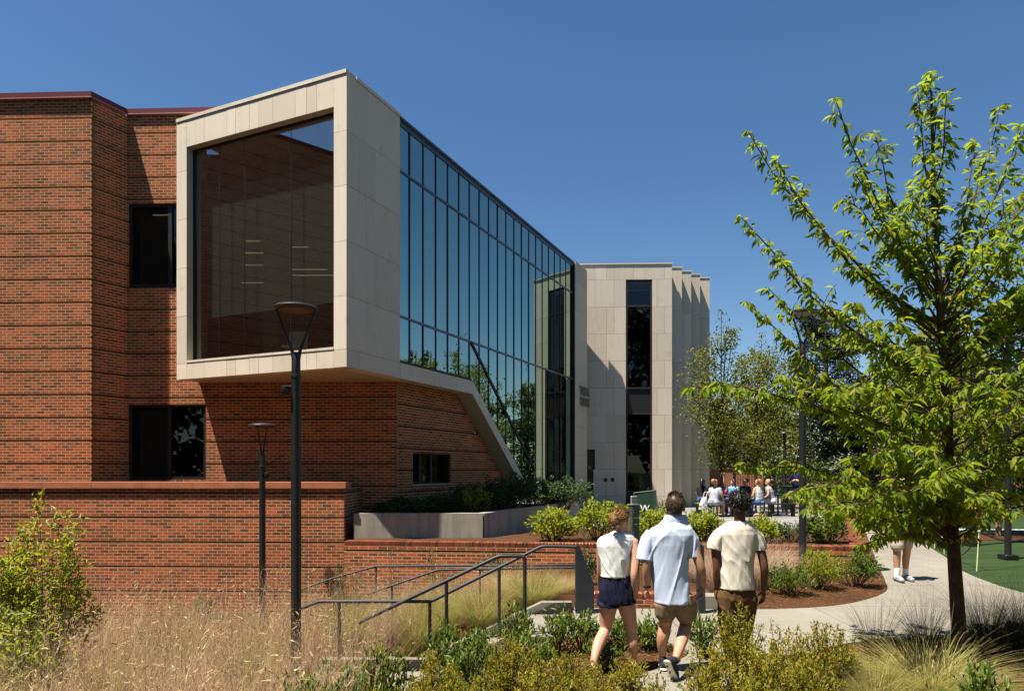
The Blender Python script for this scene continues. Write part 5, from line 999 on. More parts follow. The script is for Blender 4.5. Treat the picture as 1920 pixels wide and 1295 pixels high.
# ------------------------------------------------------------------ shrubs and grasses
GO, GL, GP, GD, GR = 'olive yellow foreground shrubs', 'glossy green bedding plants', 'light green shrubs in the raised bed', 'shaded shrubs in the concrete planter', 'green shrubs in the path bed'
for px, Y, pt, w, n, lb in [(1388, 6.05, 1122, 118, 2600, 'olive shrub hiding the legs of the man in cream shirt'), (1470, 5.7, 1150, 130, 2600, 'broad olive shrub right of the man in cream shirt'), (1555, 5.75, 1140, 120, 2600, 'tall spiky olive shrub left of the golden grass'), (1330, 5.45, 1205, 120, 2000, 'low olive shrub in front of the man in light blue polo'), (1430, 5.25, 1205, 130, 2400, 'low olive shrub at the bottom edge below the cream-shirted man'), (1530, 5.2, 1215, 130, 2200, 'low dark olive shrub at the bottom edge left of the golden grass'), (1235, 5.15, 1262, 130, 1500, 'flat olive shrub at the bottom edge below the raised shoe'), (1120, 5.3, 1246, 120, 1600, 'flat olive shrub at the bottom edge below the walking woman'), (1020, 5.4, 1222, 120, 1900, 'olive shrub at the bottom edge left of the walking woman'), (955, 5.9, 1172, 110, 2300, 'upright olive shrub below the middle of the sloping handrail'), (860, 5.25, 1222, 130, 1900, 'olive shrub at the bottom edge below the shorter handrail'), (775, 5.15, 1246, 120, 1500, 'low yellow olive shrub at the bottom edge, third from the dry grass'), (680, 5.2, 1240, 110, 1500, 'low yellow olive shrub at the bottom edge, right beside the dry grass'), (905, 5.0, 1250, 120, 1500, 'flat olive shrub at the bottom edge below the middle handrail post'), (1075, 5.9, 1205, 90, 1300, 'olive shrub just left of the woman\'s back foot'), (815, 5.8, 1195, 90, 1500, 'olive shrub between the green plants below the handrails'), (600, 4.95, 1258, 120, 1300, 'flat olive shrub at the bottom edge in front of the leftmost green plant'), (1180, 6.15, 1232, 80, 900, 'small olive shrub in front of the woman\'s standing foot')]:
    ground_shrub(px, Y, pt, w, n, 0.034, 0.42, LF_OLIVE, lb, GO, clump=44, stems=22, up=0.6, spiky=0.35)
for px, Y, pt, w, n, lb in [(595, 5.5, 1200, 90, 480, 'leafy green plant in front of the dry grass, leftmost of them'), (655, 5.3, 1222, 90, 420, 'leafy green plant at the foot of the dry grass, second from left'), (735, 5.9, 1172, 90, 520, 'leafy green plant below the flat lower handrail'), (700, 5.6, 1140, 55, 260, 'small upright green plant against the dry grass under the handrail'), (838, 6.5, 1128, 90, 560, 'leafy green plant around the foot of the middle handrail post'), (903, 6.9, 1158, 80, 420, 'rounded green plant below the longer handrail'), (972, 7.5, 1118, 75, 460, 'leafy green plant at the foot of the shorter handrail end post'), (1045, 7.5, 1136, 80, 480, 'leafy green plant in front of the pale step kerb'), (1092, 7.6, 1140, 70, 440, 'leafy green plant left of the woman by the steel end plate'), (1133, 6.95, 1196, 60, 340, 'small green plant between the woman\'s legs'), (1218, 7.7, 1156, 70, 420, 'leafy green plant between the woman and the man in blue'), (1322, 7.3, 1146, 66, 400, 'leafy green plant between the two young men'), (1005, 6.7, 1176, 80, 420, 'leafy green plant below the step kerb'), (1838, 5.0, 1225, 120, 420, 'broad-leaved green plant in front of the tree trunk'), (545, 5.1, 1235, 80, 360, 'leafy green plant among the dry grass at the bottom edge'), (1165, 7.75, 1158, 60, 340, 'leafy green plant hidden behind the woman\'s legs'), (870, 6.1, 1180, 80, 420, 'leafy green plant between the handrail post and the upright olive shrub')]:
    ground_shrub(px, Y, pt, w, n, 0.072, 0.36, LF_GREEN, lb, GL, clump=26, stems=12, up=0.9, name='bedding_plant')
for px, Y, pt, w, lb in [(1040, 14.3, 940, 110, 'light green shrub at the corner of the concrete planter'), (1120, 14.6, 930, 110, 'light green shrub behind the woman\'s head'), (1170, 15.2, 938, 60, 'light green shrub left of the pillar sign'), (1226, 14.3, 949, 66, 'light green shrub below the dark green sign board'), (1318, 14.4, 952, 84, 'light green shrub between the heads of the two young men'), (1425, 14.1, 968, 84, 'light green shrub right of the curly-haired man'), (1552, 14.0, 952, 84, 'round green shrub right of the lamp post in the raised bed')]:
    ground_shrub(px, Y, pt, w, 1300, 0.095, 0.55, LF_LIME if px != 1552 else LF_GREEN, lb, GP, z=0.48, clump=30, up=0.25)
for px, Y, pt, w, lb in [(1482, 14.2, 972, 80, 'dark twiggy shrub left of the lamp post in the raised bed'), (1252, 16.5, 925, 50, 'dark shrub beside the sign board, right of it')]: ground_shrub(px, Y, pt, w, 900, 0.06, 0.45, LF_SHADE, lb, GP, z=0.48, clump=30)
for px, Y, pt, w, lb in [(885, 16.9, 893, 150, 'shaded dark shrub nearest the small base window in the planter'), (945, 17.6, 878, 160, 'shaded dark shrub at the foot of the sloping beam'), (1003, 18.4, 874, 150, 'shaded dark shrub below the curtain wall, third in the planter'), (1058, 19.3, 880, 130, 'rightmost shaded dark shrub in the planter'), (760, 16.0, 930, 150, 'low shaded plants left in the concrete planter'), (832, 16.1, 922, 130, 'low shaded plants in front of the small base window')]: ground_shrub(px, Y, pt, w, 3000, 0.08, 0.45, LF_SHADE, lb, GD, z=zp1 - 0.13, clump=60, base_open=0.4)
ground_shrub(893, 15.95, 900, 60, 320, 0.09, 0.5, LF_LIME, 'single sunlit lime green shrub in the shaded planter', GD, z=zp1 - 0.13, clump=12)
for px, Y, pt, w, lb in [(1478, 10.7, 1045, 96, 'small green shrub left of the lamp post base in the path bed'), (1535, 11.2, 1015, 88, 'green shrub at the lamp post base in the path bed'), (1602, 11.4, 1020, 104, 'rightmost green shrub at the corner of the low brick wall')]: ground_shrub(px, Y, pt, w, 1900, 0.055, 0.36, LF_GREEN if px != 1535 else LF_LIME, lb, GR, clump=46, up=0.7, spiky=0.45, base_open=0.4)
for px, Y, pt, w, lb in [(655, 13.0, 1030, 60, 'sparse grey green shrub at the end of the retaining wall'), (735, 12.9, 1040, 60, 'sparse grey green shrub against the low wall, second from left'), (825, 12.9, 1006, 66, 'sparse upright shrub against the low wall, third from left'), (925, 12.9, 1022, 70, 'sparse shrub against the low wall behind the handrail bend'), (1103, 11.6, 1022, 46, 'dark narrow shrub behind the steel end plate'), (385, 13.2, 1100, 70, 'sparse grey green shrub against the retaining wall behind the dry grass')]: ground_shrub(px, Y, pt, w, 420, 0.06, 0.42, LF_SHADE if px != 825 else LF_MID, lb, 'sparse shrubs along the brick walls', clump=22, stems=12, spiky=0.5)
for px, Y, pt, w, n, lb in [(85, 8.1, 875, 200, 2700, 'tall yellow green shrub against the retaining wall at the left edge'), (5, 7.7, 975, 130, 1300, 'yellow green shrub cut by the left edge of the picture'), (45, 7.0, 1085, 160, 1300, 'lower yellow green shrub in front at the left edge')]:
    ground_shrub(px, Y, pt, w, n, 0.085, 0.42, LF_LIME, lb, 'yellow green shrubs at the left', clump=46, stems=20, up=-0.15, spiky=0.35, dep=0.6)
for px, Y, pt, w, n, m, lb, kw in [(905, 9.9, 1068, 210, 1300, LF_GRGREEN, 'arching green gold grass clump behind the longer handrail', {}), (1000, 10.3, 1046, 230, 1700, LF_GRGREEN, 'large arching gold grass clump left of the steel end plate', {}), (950, 11.2, 1036, 180, 1100, LF_STRAW, 'straw grass clump behind the gold one, below the low wall', {}), (830, 10.4, 1068, 200, 1300, LF_GRGREEN, 'green gold grass clump below the low wall at centre', {}), (745, 11.2, 1056, 190, 1100, LF_PINKGR, 'faded grass clump at the handrail bend', {}), (655, 10.2, 1075, 180, 1000, LF_GRGREEN, 'green gold grass clump under the flat handrail', {}), (1345, 11.0, 1002, 150, 1200, LF_PINKGR, 'dry brown grass clump between the two young men', {}), (1415, 11.3, 998, 150, 1200, LF_PINKGR, 'dry brown grass clump behind the right arm of the cream-shirted man', {}), (1455, 12.0, 1002, 120, 900, LF_PINKGR, 'dry brown grass clump left of the lamp post', {}), (1300, 11.9, 1010, 120, 800, LF_PINKGR, 'dry brown grass clump behind the man in blue', {}), (1740, 5.8, 1165, 300, 2000, LF_GRGREEN, 'big golden arching grass clump at the bottom right', dict(w=0.0065, lean=0.8, wild=0.35)), (1640, 5.5, 1215, 170, 900, LF_GRGREEN, 'low golden grass clump left of the big one', dict(w=0.006, lean=0.7)), (1830, 6.4, 1205, 160, 500, LF_STRAW, 'straw coloured grass clump at the trunk foot', dict(w=0.006, lean=0.8)), (1642, 7.2, 1120, 130, 330, LF_DARKGR, 'wiry dark grass clump against the pale path', dict(w=0.0034, lean=0.5, wild=0.7)), (1735, 7.5, 1105, 160, 520, LF_DARKGR, 'wiry dark grass clump left of the tree trunk', dict(w=0.0034, lean=0.55, wild=0.6)), (1850, 7.6, 1090, 170, 900, LF_DARKGR, 'wiry dark grass clump right of the tree trunk', dict(w=0.0036, lean=0.55, wild=0.6)), (1925, 7.4, 1100, 150, 900, LF_DARKGR, 'wiry dark grass clump at the right edge', dict(w=0.004, lean=0.55, wild=0.5)), (780, 9.9, 1095, 150, 900, LF_GRGREEN, 'low green gold grass clump under the crossing of the two handrails', {}), (870, 11.6, 1052, 170, 900, LF_PINKGR, 'faded grass clump below the low wall, left of the straw one', {}), (1060, 11.0, 1058, 120, 800, LF_STRAW, 'straw grass clump right behind the steel end plate', {}), (330, 8.6, 1120, 130, 600, LF_GRGREEN, 'green gold tuft among the dry grass below the retaining wall', {}), (470, 7.2, 1150, 130, 600, LF_GRGREEN, 'green gold tuft among the dry grass left of the tall lamp', {}), (210, 6.2, 1190, 130, 600, LF_GRGREEN, 'green gold tuft in the dry grass beside the left shrubs', {}), (1100, 14.6, 985, 60, 260, LF_PINKGR, 'tuft of dry grass under the light green shrubs', dict(z=0.5))]: tussock(px, Y, pt, w, n, m, lb, **kw)
def meadow():
    rg = np.random.default_rng(21); n = 21000; nc_ = 330; cY = 4.3 + 7.4 * rg.random(nc_) ** 1.1; cX = (rg.uniform(-160, 780, nc_) - CX) / F * cY; ci = rg.integers(0, nc_, n); loose = rg.random(n) < 0.3; Y = np.where(loose, 4.3 + 7.4 * rg.random(n) ** 1.1, cY[ci] + rg.normal(0, 0.11, n)); X = np.where(loose, (rg.uniform(-160, 790, n) - CX) / F * Y, cX[ci] + rg.normal(0, 0.11, n)); px = CX + F * X / Y
    lim = np.where(Y < 6.6, 640 + 60 * np.sin(Y * 3), 720); keep = (px < lim) & ~((Y > 8.0) & (Y < 9.7) & (X > -2.9)); X, Y, px, ci, loose = X[keep], Y[keep], px[keep], ci[keep], loose[keep]; n = len(X)
    cl = np.array([noise.noise(Vector((x * 1.3, y * 1.3, 0))) for x, y in zip(X, Y)]); Z = np.array([gz(x, y) for x, y in zip(X, Y)]); chh = rg.normal(0, 0.14, nc_); H = (0.86 + 0.22 * cl + np.where(loose, 0, chh[ci]) + rg.normal(0, 0.12, n)) * np.where(Y < 5.5, 0.72, 1.0); tall = rg.random(n) < 0.30; sx_ = np.exp(-((px - 590) / 150) ** 2); H = np.where(tall, H * 1.28 + 0.28 + 0.30 * sx_, H); H = np.clip(H, 0.15, 1.65)
    a = rg.uniform(0, 2 * math.pi, n); D = np.stack([np.cos(a), np.sin(a)], -1); ln = np.clip(np.abs(rg.normal(0.16, 0.24, n)) + 0.02, 0, 0.85); od = np.stack([X - cX[ci], Y - cY[ci]], -1); D = np.where(loose[:, None], D, unit(od + 0.05 * D)); P = np.stack([X, Y, Z - 0.02], -1)
    for m_, nm, w, mt, lb in ((~tall, 'dry_grass', 0.0078, LF_STRAW, 'dense straw coloured dry grass on the lower left slope'), (tall, 'seed_grass', 0.0032, LF_PINKGR, 'fine pinkish seed stems standing above the dry grass')):
        V, Fc = blades_np(P[m_], D[m_], H[m_], ln[m_], np.full(m_.sum(), w) * rg.uniform(0.6, 1.4, m_.sum()), 3 if nm == 'dry_grass' else 4, None, rg); tag(mesh_np(nm, V, Fc, mt, None), lb, 'dry grass', None, 'stuff')
    # curled dead leaves on the stems
    k = rg.integers(0, n, 22000); f = rg.uniform(0.25, 0.9, len(k)); p = P[k] + np.stack([D[k, 0] * H[k] * ln[k] * f ** 1.8, D[k, 1] * H[k] * ln[k] * f ** 1.8, H[k] * f * 0.96], -1); L = rg.uniform(0.03, 0.085, len(k))
    tag(leaf_obj('dead_leaves', p, rg.normal(size=(len(k), 3)) + np.array([0, 0, 0.2]), rg.normal(size=(len(k), 3)), L, L * 0.18, LF_STRAW, None, droop=0.45), 'curled dead leaves on the dry grass stems', 'dry grass', None, 'stuff')
meadow()
def litter():
    rg = np.random.default_rng(33); P = []
    for (x0, x1, y0, y1, n) in ((0.0, 2.0, 6.9, 8.3, 2600), (2.6, 6.9, 9.7, 13.0, 4200), (-0.8, 1.0, 5.0, 8.2, 2600), (4.0, 8.0, 5.0, 7.7, 2600)):
        x, y = rg.uniform(x0, x1, n), rg.uniform(y0, y1, n); P.append(np.stack([x, y, [gz(a, b) for a, b in zip(x, y)]], -1))
    P = np.concatenate(P); inside = []
    for x, y, z in P:
        c = False; j = len(path_poly) - 1
        for i in range(len(path_poly)):
            (xi, yi), (xj, yj) = path_poly[i], path_poly[j]
            if (yi > y) != (yj > y) and x < (xj - xi) * (y - yi) / (yj - yi) + xi: c = not c
            j = i
        inside.append(c)
    P = P[~np.array(inside)]; n = len(P); a = rg.uniform(0, 2 * math.pi, n); L = rg.uniform(0.05, 0.16, n); P[:, 2] += rg.uniform(0.002, 0.02, n)
    tag(leaf_obj('pine_straw_litter', P, np.stack([np.cos(a), np.sin(a), rg.normal(0, 0.15, n)], -1), np.tile([0, 0, 1.0], (n, 1)) + rg.normal(0, 0.2, (n, 3)), L, np.full(n, 0.005), STRAWN, None, droop=0.05), 'loose pine straw strewn over the planting beds', 'pine straw', None, 'stuff')
litter()
# ------------------------------------------------------------------ people
class Blob(MB):
    def ell(s, c, r, rot=None, n=14, m=10):
        c = Vector(c); v = []; R = rot or Matrix.Identity(3)
        for i in range(1, m):
            th = math.pi * i / m
            for k in range(n): ph = 2 * math.pi * k / n; v.append(c + R @ Vector((r[0] * math.sin(th) * math.cos(ph), r[1] * math.sin(th) * math.sin(ph), r[2] * math.cos(th))))
        v += [c + R @ Vector((0, 0, r[2])), c + R @ Vector((0, 0, -r[2]))]; t, b = len(v) - 2, len(v) - 1
        f = [(i * n + k, (i + 1) * n + k, (i + 1) * n + (k + 1) % n, i * n + (k + 1) % n) for i in range(m - 2) for k in range(n)] + [(t, k, (k + 1) % n) for k in range(n)] + [(b, (m - 2) * n + (k + 1) % n, (m - 2) * n + k) for k in range(n)]
        return s.add(v, f)
    def limb(s, pts, rad, flat=1.0, n=12):
        """tapered tube with rounded ends, resampled smoothly"""
        P = [np.array(tuple(p)) for p in pts]; out, ro = [], []
        for i in range(len(P) - 1):
            p0, p1, p2, p3 = P[max(i - 1, 0)], P[i], P[i + 1], P[min(i + 2, len(P) - 1)]; q = [rad[max(i - 1, 0)], rad[i], rad[i + 1], rad[min(i + 2, len(P) - 1)]]
            for k in range(5):
                t = k / 5; b = (0.5 * (-t + 2 * t * t - t ** 3), 0.5 * (2 - 5 * t * t + 3 * t ** 3), 0.5 * (t + 4 * t * t - 3 * t ** 3), 0.5 * (-t * t + t ** 3))
                out.append(b[0] * p0 + b[1] * p1 + b[2] * p2 + b[3] * p3); ro.append(max(0.003, sum(x * y for x, y in zip(b, q))))
        out.append(P[-1]); ro.append(rad[-1]); d0 = (out[0] - out[1]); d0 /= np.linalg.norm(d0); d1 = out[-1] - out[-2]; d1 /= np.linalg.norm(d1)
        out = [out[0] + d0 * ro[0] * 0.85, out[0] + d0 * ro[0] * 0.5] + out + [out[-1] + d1 * ro[-1] * 0.5, out[-1] + d1 * ro[-1] * 0.85]; ro = [ro[0] * 0.35, ro[0] * 0.82] + ro + [ro[-1] * 0.82, ro[-1] * 0.35]
        return s.tube([Vector(o) for o in out], ro, n, True, flat)
    def loft(s, rings, n=28):
        """rings: (cx, cy, cz, rx, ry[, tilt of the front in z])"""
        v = []
        for r in rings:
            for k in range(n):
                a = 2 * math.pi * k / n; ca, sa = math.cos(a), math.sin(a); e = 0.88; v.append((r[0] + r[3] * math.copysign(abs(ca) ** e, ca), r[1] + r[4] * math.copysign(abs(sa) ** e, sa), r[2] + (r[5] * sa if len(r) > 5 else 0)))
        m = len(rings); f = [(i * n + k, i * n + (k + 1) % n, (i + 1) * n + (k + 1) % n, (i + 1) * n + k) for i in range(m - 1) for k in range(n)] + [tuple(reversed(range(n))), tuple((m - 1) * n + k for k in range(n))]
        return s.add(v, f)
    def hand(s, w, d, wid, palm, size=1.0, curl=0.5):
        """w wrist, d towards the fingers, wid across the knuckles (towards the thumb), palm = palm normal"""
        w, d, wid, palm = Vector(w), Vector(d).normalized(), Vector(wid).normalized(), Vector(palm).normalized(); R = Matrix((wid, palm, d)).transposed(); S = size
        s.ell(w + d * 0.05 * S, (0.040 * S, 0.017 * S, 0.052 * S), R)
        for i, (o, L) in enumerate(((0.029, 0.074), (0.010, 0.084), (-0.010, 0.078), (-0.028, 0.060))):
            b = w + d * 0.088 * S + wid * o * S; c1 = curl * (0.75 + 0.12 * i); a1 = (d * math.cos(c1) + palm * math.sin(c1)); a2 = (d * math.cos(c1 * 2.2) + palm * math.sin(c1 * 2.2)); s.limb([b - d * 0.02, b, b + a1 * L * 0.5 * S, b + (a1 * 0.5 + a2 * 0.5) * L * S], [0.009 * S, 0.0092 * S, 0.0085 * S, 0.007 * S], 1, 8)
        b = w + d * 0.025 * S + wid * 0.026 * S; s.limb([b, b + (wid * 0.55 + d * 0.8 + palm * 0.25).normalized() * 0.035 * S, b + (wid * 0.35 + d * 0.9 + palm * 0.5).normalized() * 0.068 * S], [0.014 * S, 0.011 * S, 0.008 * S], 1, 8)
    def finish(s, name, mat, parent, vox, it=4, folds=None, dec=None):
        me = bpy.data.meshes.new(name); me.from_pydata([tuple(p) for p in s.v], [], s.f); o = bpy.data.objects.new(name, me)
        bm = bmesh.new(); bm.from_mesh(me); bmesh.ops.recalc_face_normals(bm, faces=bm.faces); bm.to_mesh(me); bm.free()
        r = o.modifiers.new('r', 'REMESH'); r.mode = 'VOXEL'; r.voxel_size = vox; r.use_smooth_shade = True
        if it: sm = o.modifiers.new('s', 'SMOOTH'); sm.factor = 0.5; sm.iterations = it
        m2 = baked(o); bpy.data.meshes.remove(me)
        if folds:
            n = len(m2.vertices); co = np.empty(n * 3); m2.vertices.foreach_get('co', co); co = co.reshape(-1, 3); no = np.empty(n * 3); m2.vertices.foreach_get('normal', no); no = no.reshape(-1, 3); d = np.array([folds(Vector(p)) for p in co]); m2.vertices.foreach_set('co', (co + no * d[:, None]).ravel())
        m2.polygons.foreach_set('use_smooth', np.ones(len(m2.polygons), dtype=bool)); m2.materials.clear(); m2.materials.append(mat); m2.name = name; m2.update()
        o = bpy.data.objects.new(name, m2); return link(o, parent)
def folds_fn(amp, sx=11, sz=3.2, shear=0.5, seed=0.0):
    def f(p):
        a = noise.noise(Vector((p.x * sx + p.z * sx * shear + seed, p.y * sx * 0.6 + seed, p.z * sz))); b = noise.noise(Vector((p.x * sx * 1.9 - p.z * 5 + seed * 2, p.y * sx, p.z * sz * 2.4 + 5)))
        r = max(0.0, 1 - abs(a) * 3.2); return amp * (1.25 * r * r + 0.5 * b - 0.2)
    return f
SK1, SK2, SK3, SK4 = m_skin('light_skin', (0.52, 0.27, 0.175)), m_skin('tanned_skin', (0.46, 0.235, 0.145)), m_skin('brown_skin', (0.135, 0.062, 0.036)), m_skin('pale_skin', (0.56, 0.31, 0.21))
def head(b, c, f, s=1.0, ears=True):
    """skull, jaw, nose, ears added to the body blob; f = facing (unit, horizontal)"""
    c = Vector(c); f = Vector(f).normalized(); r = Vector((f.y, -f.x, 0)); R = Matrix((r, f, Vector((0, 0, 1)))).transposed(); T = lambda x, y, z: c + R @ Vector((x * s, y * s, z * s))
    b.ell(T(0, -0.008, 0.03), (0.074 * s, 0.094 * s, 0.090 * s), R); b.ell(T(0, 0.022, -0.045), (0.056 * s, 0.066 * s, 0.070 * s), R); b.ell(T(0, 0.066, -0.088), (0.028 * s, 0.024 * s, 0.022 * s), R)
    b.limb([T(0, 0.082, 0.012), T(0, 0.098, -0.018), T(0, 0.104, -0.032)], [0.010 * s, 0.013 * s, 0.015 * s], 1, 8); b.ell(T(0, 0.078, -0.060), (0.026 * s, 0.014 * s, 0.010 * s), R)
    if ears:
        for sd in (-1, 1): b.ell(T(sd * 0.076, -0.006, -0.012), (0.010 * s, 0.020 * s, 0.033 * s), R)
    return T, R
EYEW = plain('eye_white', (0.7, 0.68, 0.64), 0.3, 0.5); LIPM = plain('lips', (0.35, 0.11, 0.095), 0.5, 0.3)
def face_bits(T, R, s, parent):
    for sd in (-1, 1):
        e = Blob(); e.ell(T(sd * 0.031, 0.083, 0.006), (0.013 * s, 0.008 * s, 0.008 * s), R, 8, 6); e.build('eye', EYEW, parent, True)
        q = Blob(); q.ell(T(sd * 0.031, 0.0895, 0.006), (0.0055 * s, 0.003 * s, 0.0055 * s), R, 8, 6); q.build('iris', FRAMEM, parent, True)
    m = Blob(); m.ell(T(0, 0.0905, -0.060), (0.021 * s, 0.006 * s, 0.006 * s), R, 8, 6); m.build('mouth', LIPM, parent, True)
def scalp_pts(c, R, rad, n, rg, test):
    out, nor = [], []
    while len(out) < n:
        d = rg.normal(size=3); d /= np.linalg.norm(d)
        if test(d): p = R @ Vector((d[0] * rad[0], d[1] * rad[1], d[2] * rad[2])); out.append(Vector(c) + p); nor.append((R @ Vector((d[0] / rad[0], d[1] / rad[1], d[2] / rad[2]))).normalized())
    return out, nor
def strands(name, roots, dirs, lens, w, mat, parent, rg, droop=0.6, curl=0.0):
    P, V, Fc = [], [], []; b = 0
    for p, d, L in zip(roots, dirs, lens):
        side = d.cross(Vector(rg.normal(size=3))).normalized(); pts = []; q = Vector(p); dd = Vector(d)
        for k in range(4):
            pts.append(q.copy()); dd = (dd + Vector((0, 0, -droop * 0.33)) + Vector(rg.normal(size=3)) * curl * 0.5).normalized(); q = q + dd * L / 3
        for k, x in enumerate(pts): ww = w * (1 - 0.25 * k); V += [x - side * ww, x + side * ww]
        Fc += [(b + 2 * k, b + 2 * k + 1, b + 2 * k + 3, b + 2 * k + 2) for k in range(3)]; b += 8
    return mesh_np(name, np.array([tuple(v) for v in V]), np.array(Fc), mat, parent)
def hair_mat(name, cols): 
    t = NT(name); return t.fin(t.ramp(t.rnd(), [(i / (len(cols) - 1), c) for i, c in enumerate(cols)]), 0.45, 0.45)
H_BROWN, H_BLACK, H_BLOND = hair_mat('brown_hair', [(0.030, 0.017, 0.010), (0.055, 0.030, 0.017), (0.085, 0.048, 0.027)]), hair_mat('black_hair', [(0.006, 0.005, 0.005), (0.014, 0.011, 0.010), (0.024, 0.019, 0.016)]), hair_mat('golden_blond_hair', [(0.15, 0.070, 0.022), (0.25, 0.125, 0.042), (0.36, 0.20, 0.075), (0.50, 0.32, 0.14)])
def ringloft(rows, Y, dy=0.0):
    return [(xat((l + r) / 2, Y), Y + dy + (o[0] if o else 0), zat(y, Y), (r - l) / 2 / F * Y, ry) + tuple(o[1:] if o else ()) for l, r, y, ry, *o in rows][::-1]

def woman():
    Y = 6.9; J = lambda x, y, d=0.0: at(x, y, Y + d) if False else Vector((xat(x, Y), Y + d, zat(y, Y)))
    t = thing('person', (xat(1158, Y), Y, 0), 'person in sleeveless white top and navy shorts walking away, hair in a bun', 'person'); rg = np.random.default_rng(2)
    b = Blob(); hc = J(1169, 976, 0.02); T, R = head(b, hc, (0.86, 0.51, 0), 1.0)
    b.limb([J(1160, 1012), J(1163, 995, 0.01), J(1165, 984, 0.01)], [0.054, 0.047, 0.048])
    b.loft(ringloft([(1146, 1176, 999, 0.05), (1128, 1188, 1010, 0.075), (1124, 1186, 1024, 0.088), (1129, 1177, 1045, 0.09), (1132, 1174, 1075, 0.085), (1125, 1184, 1098, 0.10), (1125, 1186, 1116, 0.10), (1130, 1182, 1122, 0.09)], Y))
    b.limb([J(1187, 1015, -0.02), J(1190, 1045, -0.06), J(1187, 1074, -0.09), J(1189, 1098, -0.06), J(1190, 1120, -0.02)], [0.052, 0.046, 0.041, 0.036, 0.026]); b.hand(J(1190, 1119, -0.02), (-0.12, 0.1, -1), (0.1, 1, 0.1), (-1, 0.1, 0), 0.92, 0.42)
    b.limb([J(1128, 1017), J(1127, 1045, 0.03), J(1128, 1074, 0.07), J(1130, 1098, 0.15), J(1131, 1112, 0.22)], [0.050, 0.043, 0.038, 0.033, 0.025]); b.hand(J(1131, 1112, 0.22), (0.05, 0.4, -1), (0, 1, 0.4), (1, 0, 0), 0.92, 0.45)
    b.limb([J(1172, 1120), J(1177, 1145), J(1183, 1172), J(1184, 1184), J(1186, 1204, -0.02), J(1188, 1226), J(1189, 1242)], [0.10, 0.086, 0.063, 0.056, 0.057, 0.038, 0.031]); b.limb([J(1189, 1244, -0.035), J(1189, 1250, 0.03), J(1190, 1252, 0.13)], [0.031, 0.036, 0.028], 0.8)
    b.limb([J(1142, 1120), J(1140, 1145, 0.02), J(1137, 1172, 0.04), J(1135, 1182, 0.03), J(1120, 1202, -0.10), J(1110, 1224, -0.2), J(1105, 1239, -0.26)], [0.10, 0.088, 0.064, 0.057, 0.058, 0.039, 0.031]); b.limb([J(1099, 1243, -0.28), J(1104, 1250, -0.24), J(1109, 1258, -0.16)], [0.027, 0.034, 0.028])
    body = b.finish('body', SK1, t, 0.0062, 4); face_bits(T, R, 1.0, t)
    top = Blob(); top.loft(ringloft([(1150, 1174, 996.5, 0.055, 0, .008), (1132, 1188, 1003.5, 0.09), (1120.5, 1192, 1011, 0.10), (1120, 1186, 1022, 0.11), (1123, 1181, 1040, 0.115), (1126, 1179, 1060, 0.12), (1127, 1178, 1074, 0.12), (1126, 1179, 1080, 0.122)], Y))
    top.finish('sleeveless_top', m_cloth('white_cotton', (0.66, 0.68, 0.66)), t, 0.0066, 2, folds_fn(0.0068, 9, 3.2, 0.55, 1.3))
    sh = Blob(); sh.loft(ringloft([(1130, 1181, 1077, 0.108), (1128, 1183, 1084, 0.115), (1123, 1187, 1102, 0.128), (1121, 1190, 1120, 0.135), (1122, 1189, 1130, 0.130)], Y)); sh.tube([J(1143, 1104), J(1141, 1120), J(1139, 1136)], [0.085, 0.104, 0.116], 20); sh.tube([J(1170, 1104), J(1172, 1120), J(1173.5, 1131)], [0.085, 0.102, 0.110], 20); sh.finish('shorts', m_cloth('navy_nylon', (0.010, 0.012, 0.030), None, 0.2, 0.6), t, 0.0075, 2, folds_fn(0.009, 15, 3.0, 0.2, 4.0))
    cap = Blob(); hcc = hc + Vector((-0.010, -0.006, 0.036)); cap.ell(hcc, (0.085, 0.100, 0.093), R); cap.ell(hc + Vector((-0.03, -0.042, -0.012)), (0.064, 0.056, 0.064), R); bun = J(1148, 972, -0.10); cap.ell(bun, (0.050, 0.046, 0.058)); hr = cap.finish('hair', H_BLOND, t, 0.008, 2)
    P, N = scalp_pts(hcc, R, (0.0855, 0.1005, 0.0935), 1100, rg, lambda d: d[1] < 0.62 - 0.5 * (d[2] < 0.15) and d[2] > -0.5); D = []
    for p, n in zip(P, N): v = bun - p; v = v - n * v.dot(n); D.append((v.normalized() + n * 0.06).normalized())
    strands('hair_strands', P, D, rg.uniform(0.045, 0.075, len(P)), 0.0030, H_BLOND, hr, rg, 0.03, 0.015)
    P, N = scalp_pts(bun, Matrix.Identity(3), (0.051, 0.047, 0.059), 420, rg, lambda d: True); D = [(n.cross(Vector((0.25, -1, 0.1))).normalized() + n * 0.04).normalized() for n in N]; strands('bun_strands', P, D, rg.uniform(0.03, 0.05, len(P)), 0.0030, H_BLOND, hr, rg, 0.02, 0.03)
    c = Blob(); w = J(1190, 1115.5, -0.026); c.lathe(w, [(0.029, -0.008), (0.031, 0), (0.029, 0.008)], 16); c.build('hair_tie', BLACKM, t, True)
    sl = Blob(); sl.limb([J(1189, 1254.5, -0.05), J(1189, 1256.5, 0.04), J(1190, 1257.5, 0.15)], [0.014, 0.016, 0.014]); sl.finish('sandal', m_cloth('tan_sandal', (0.30, 0.17, 0.10)), t, 0.008, 2)
woman()
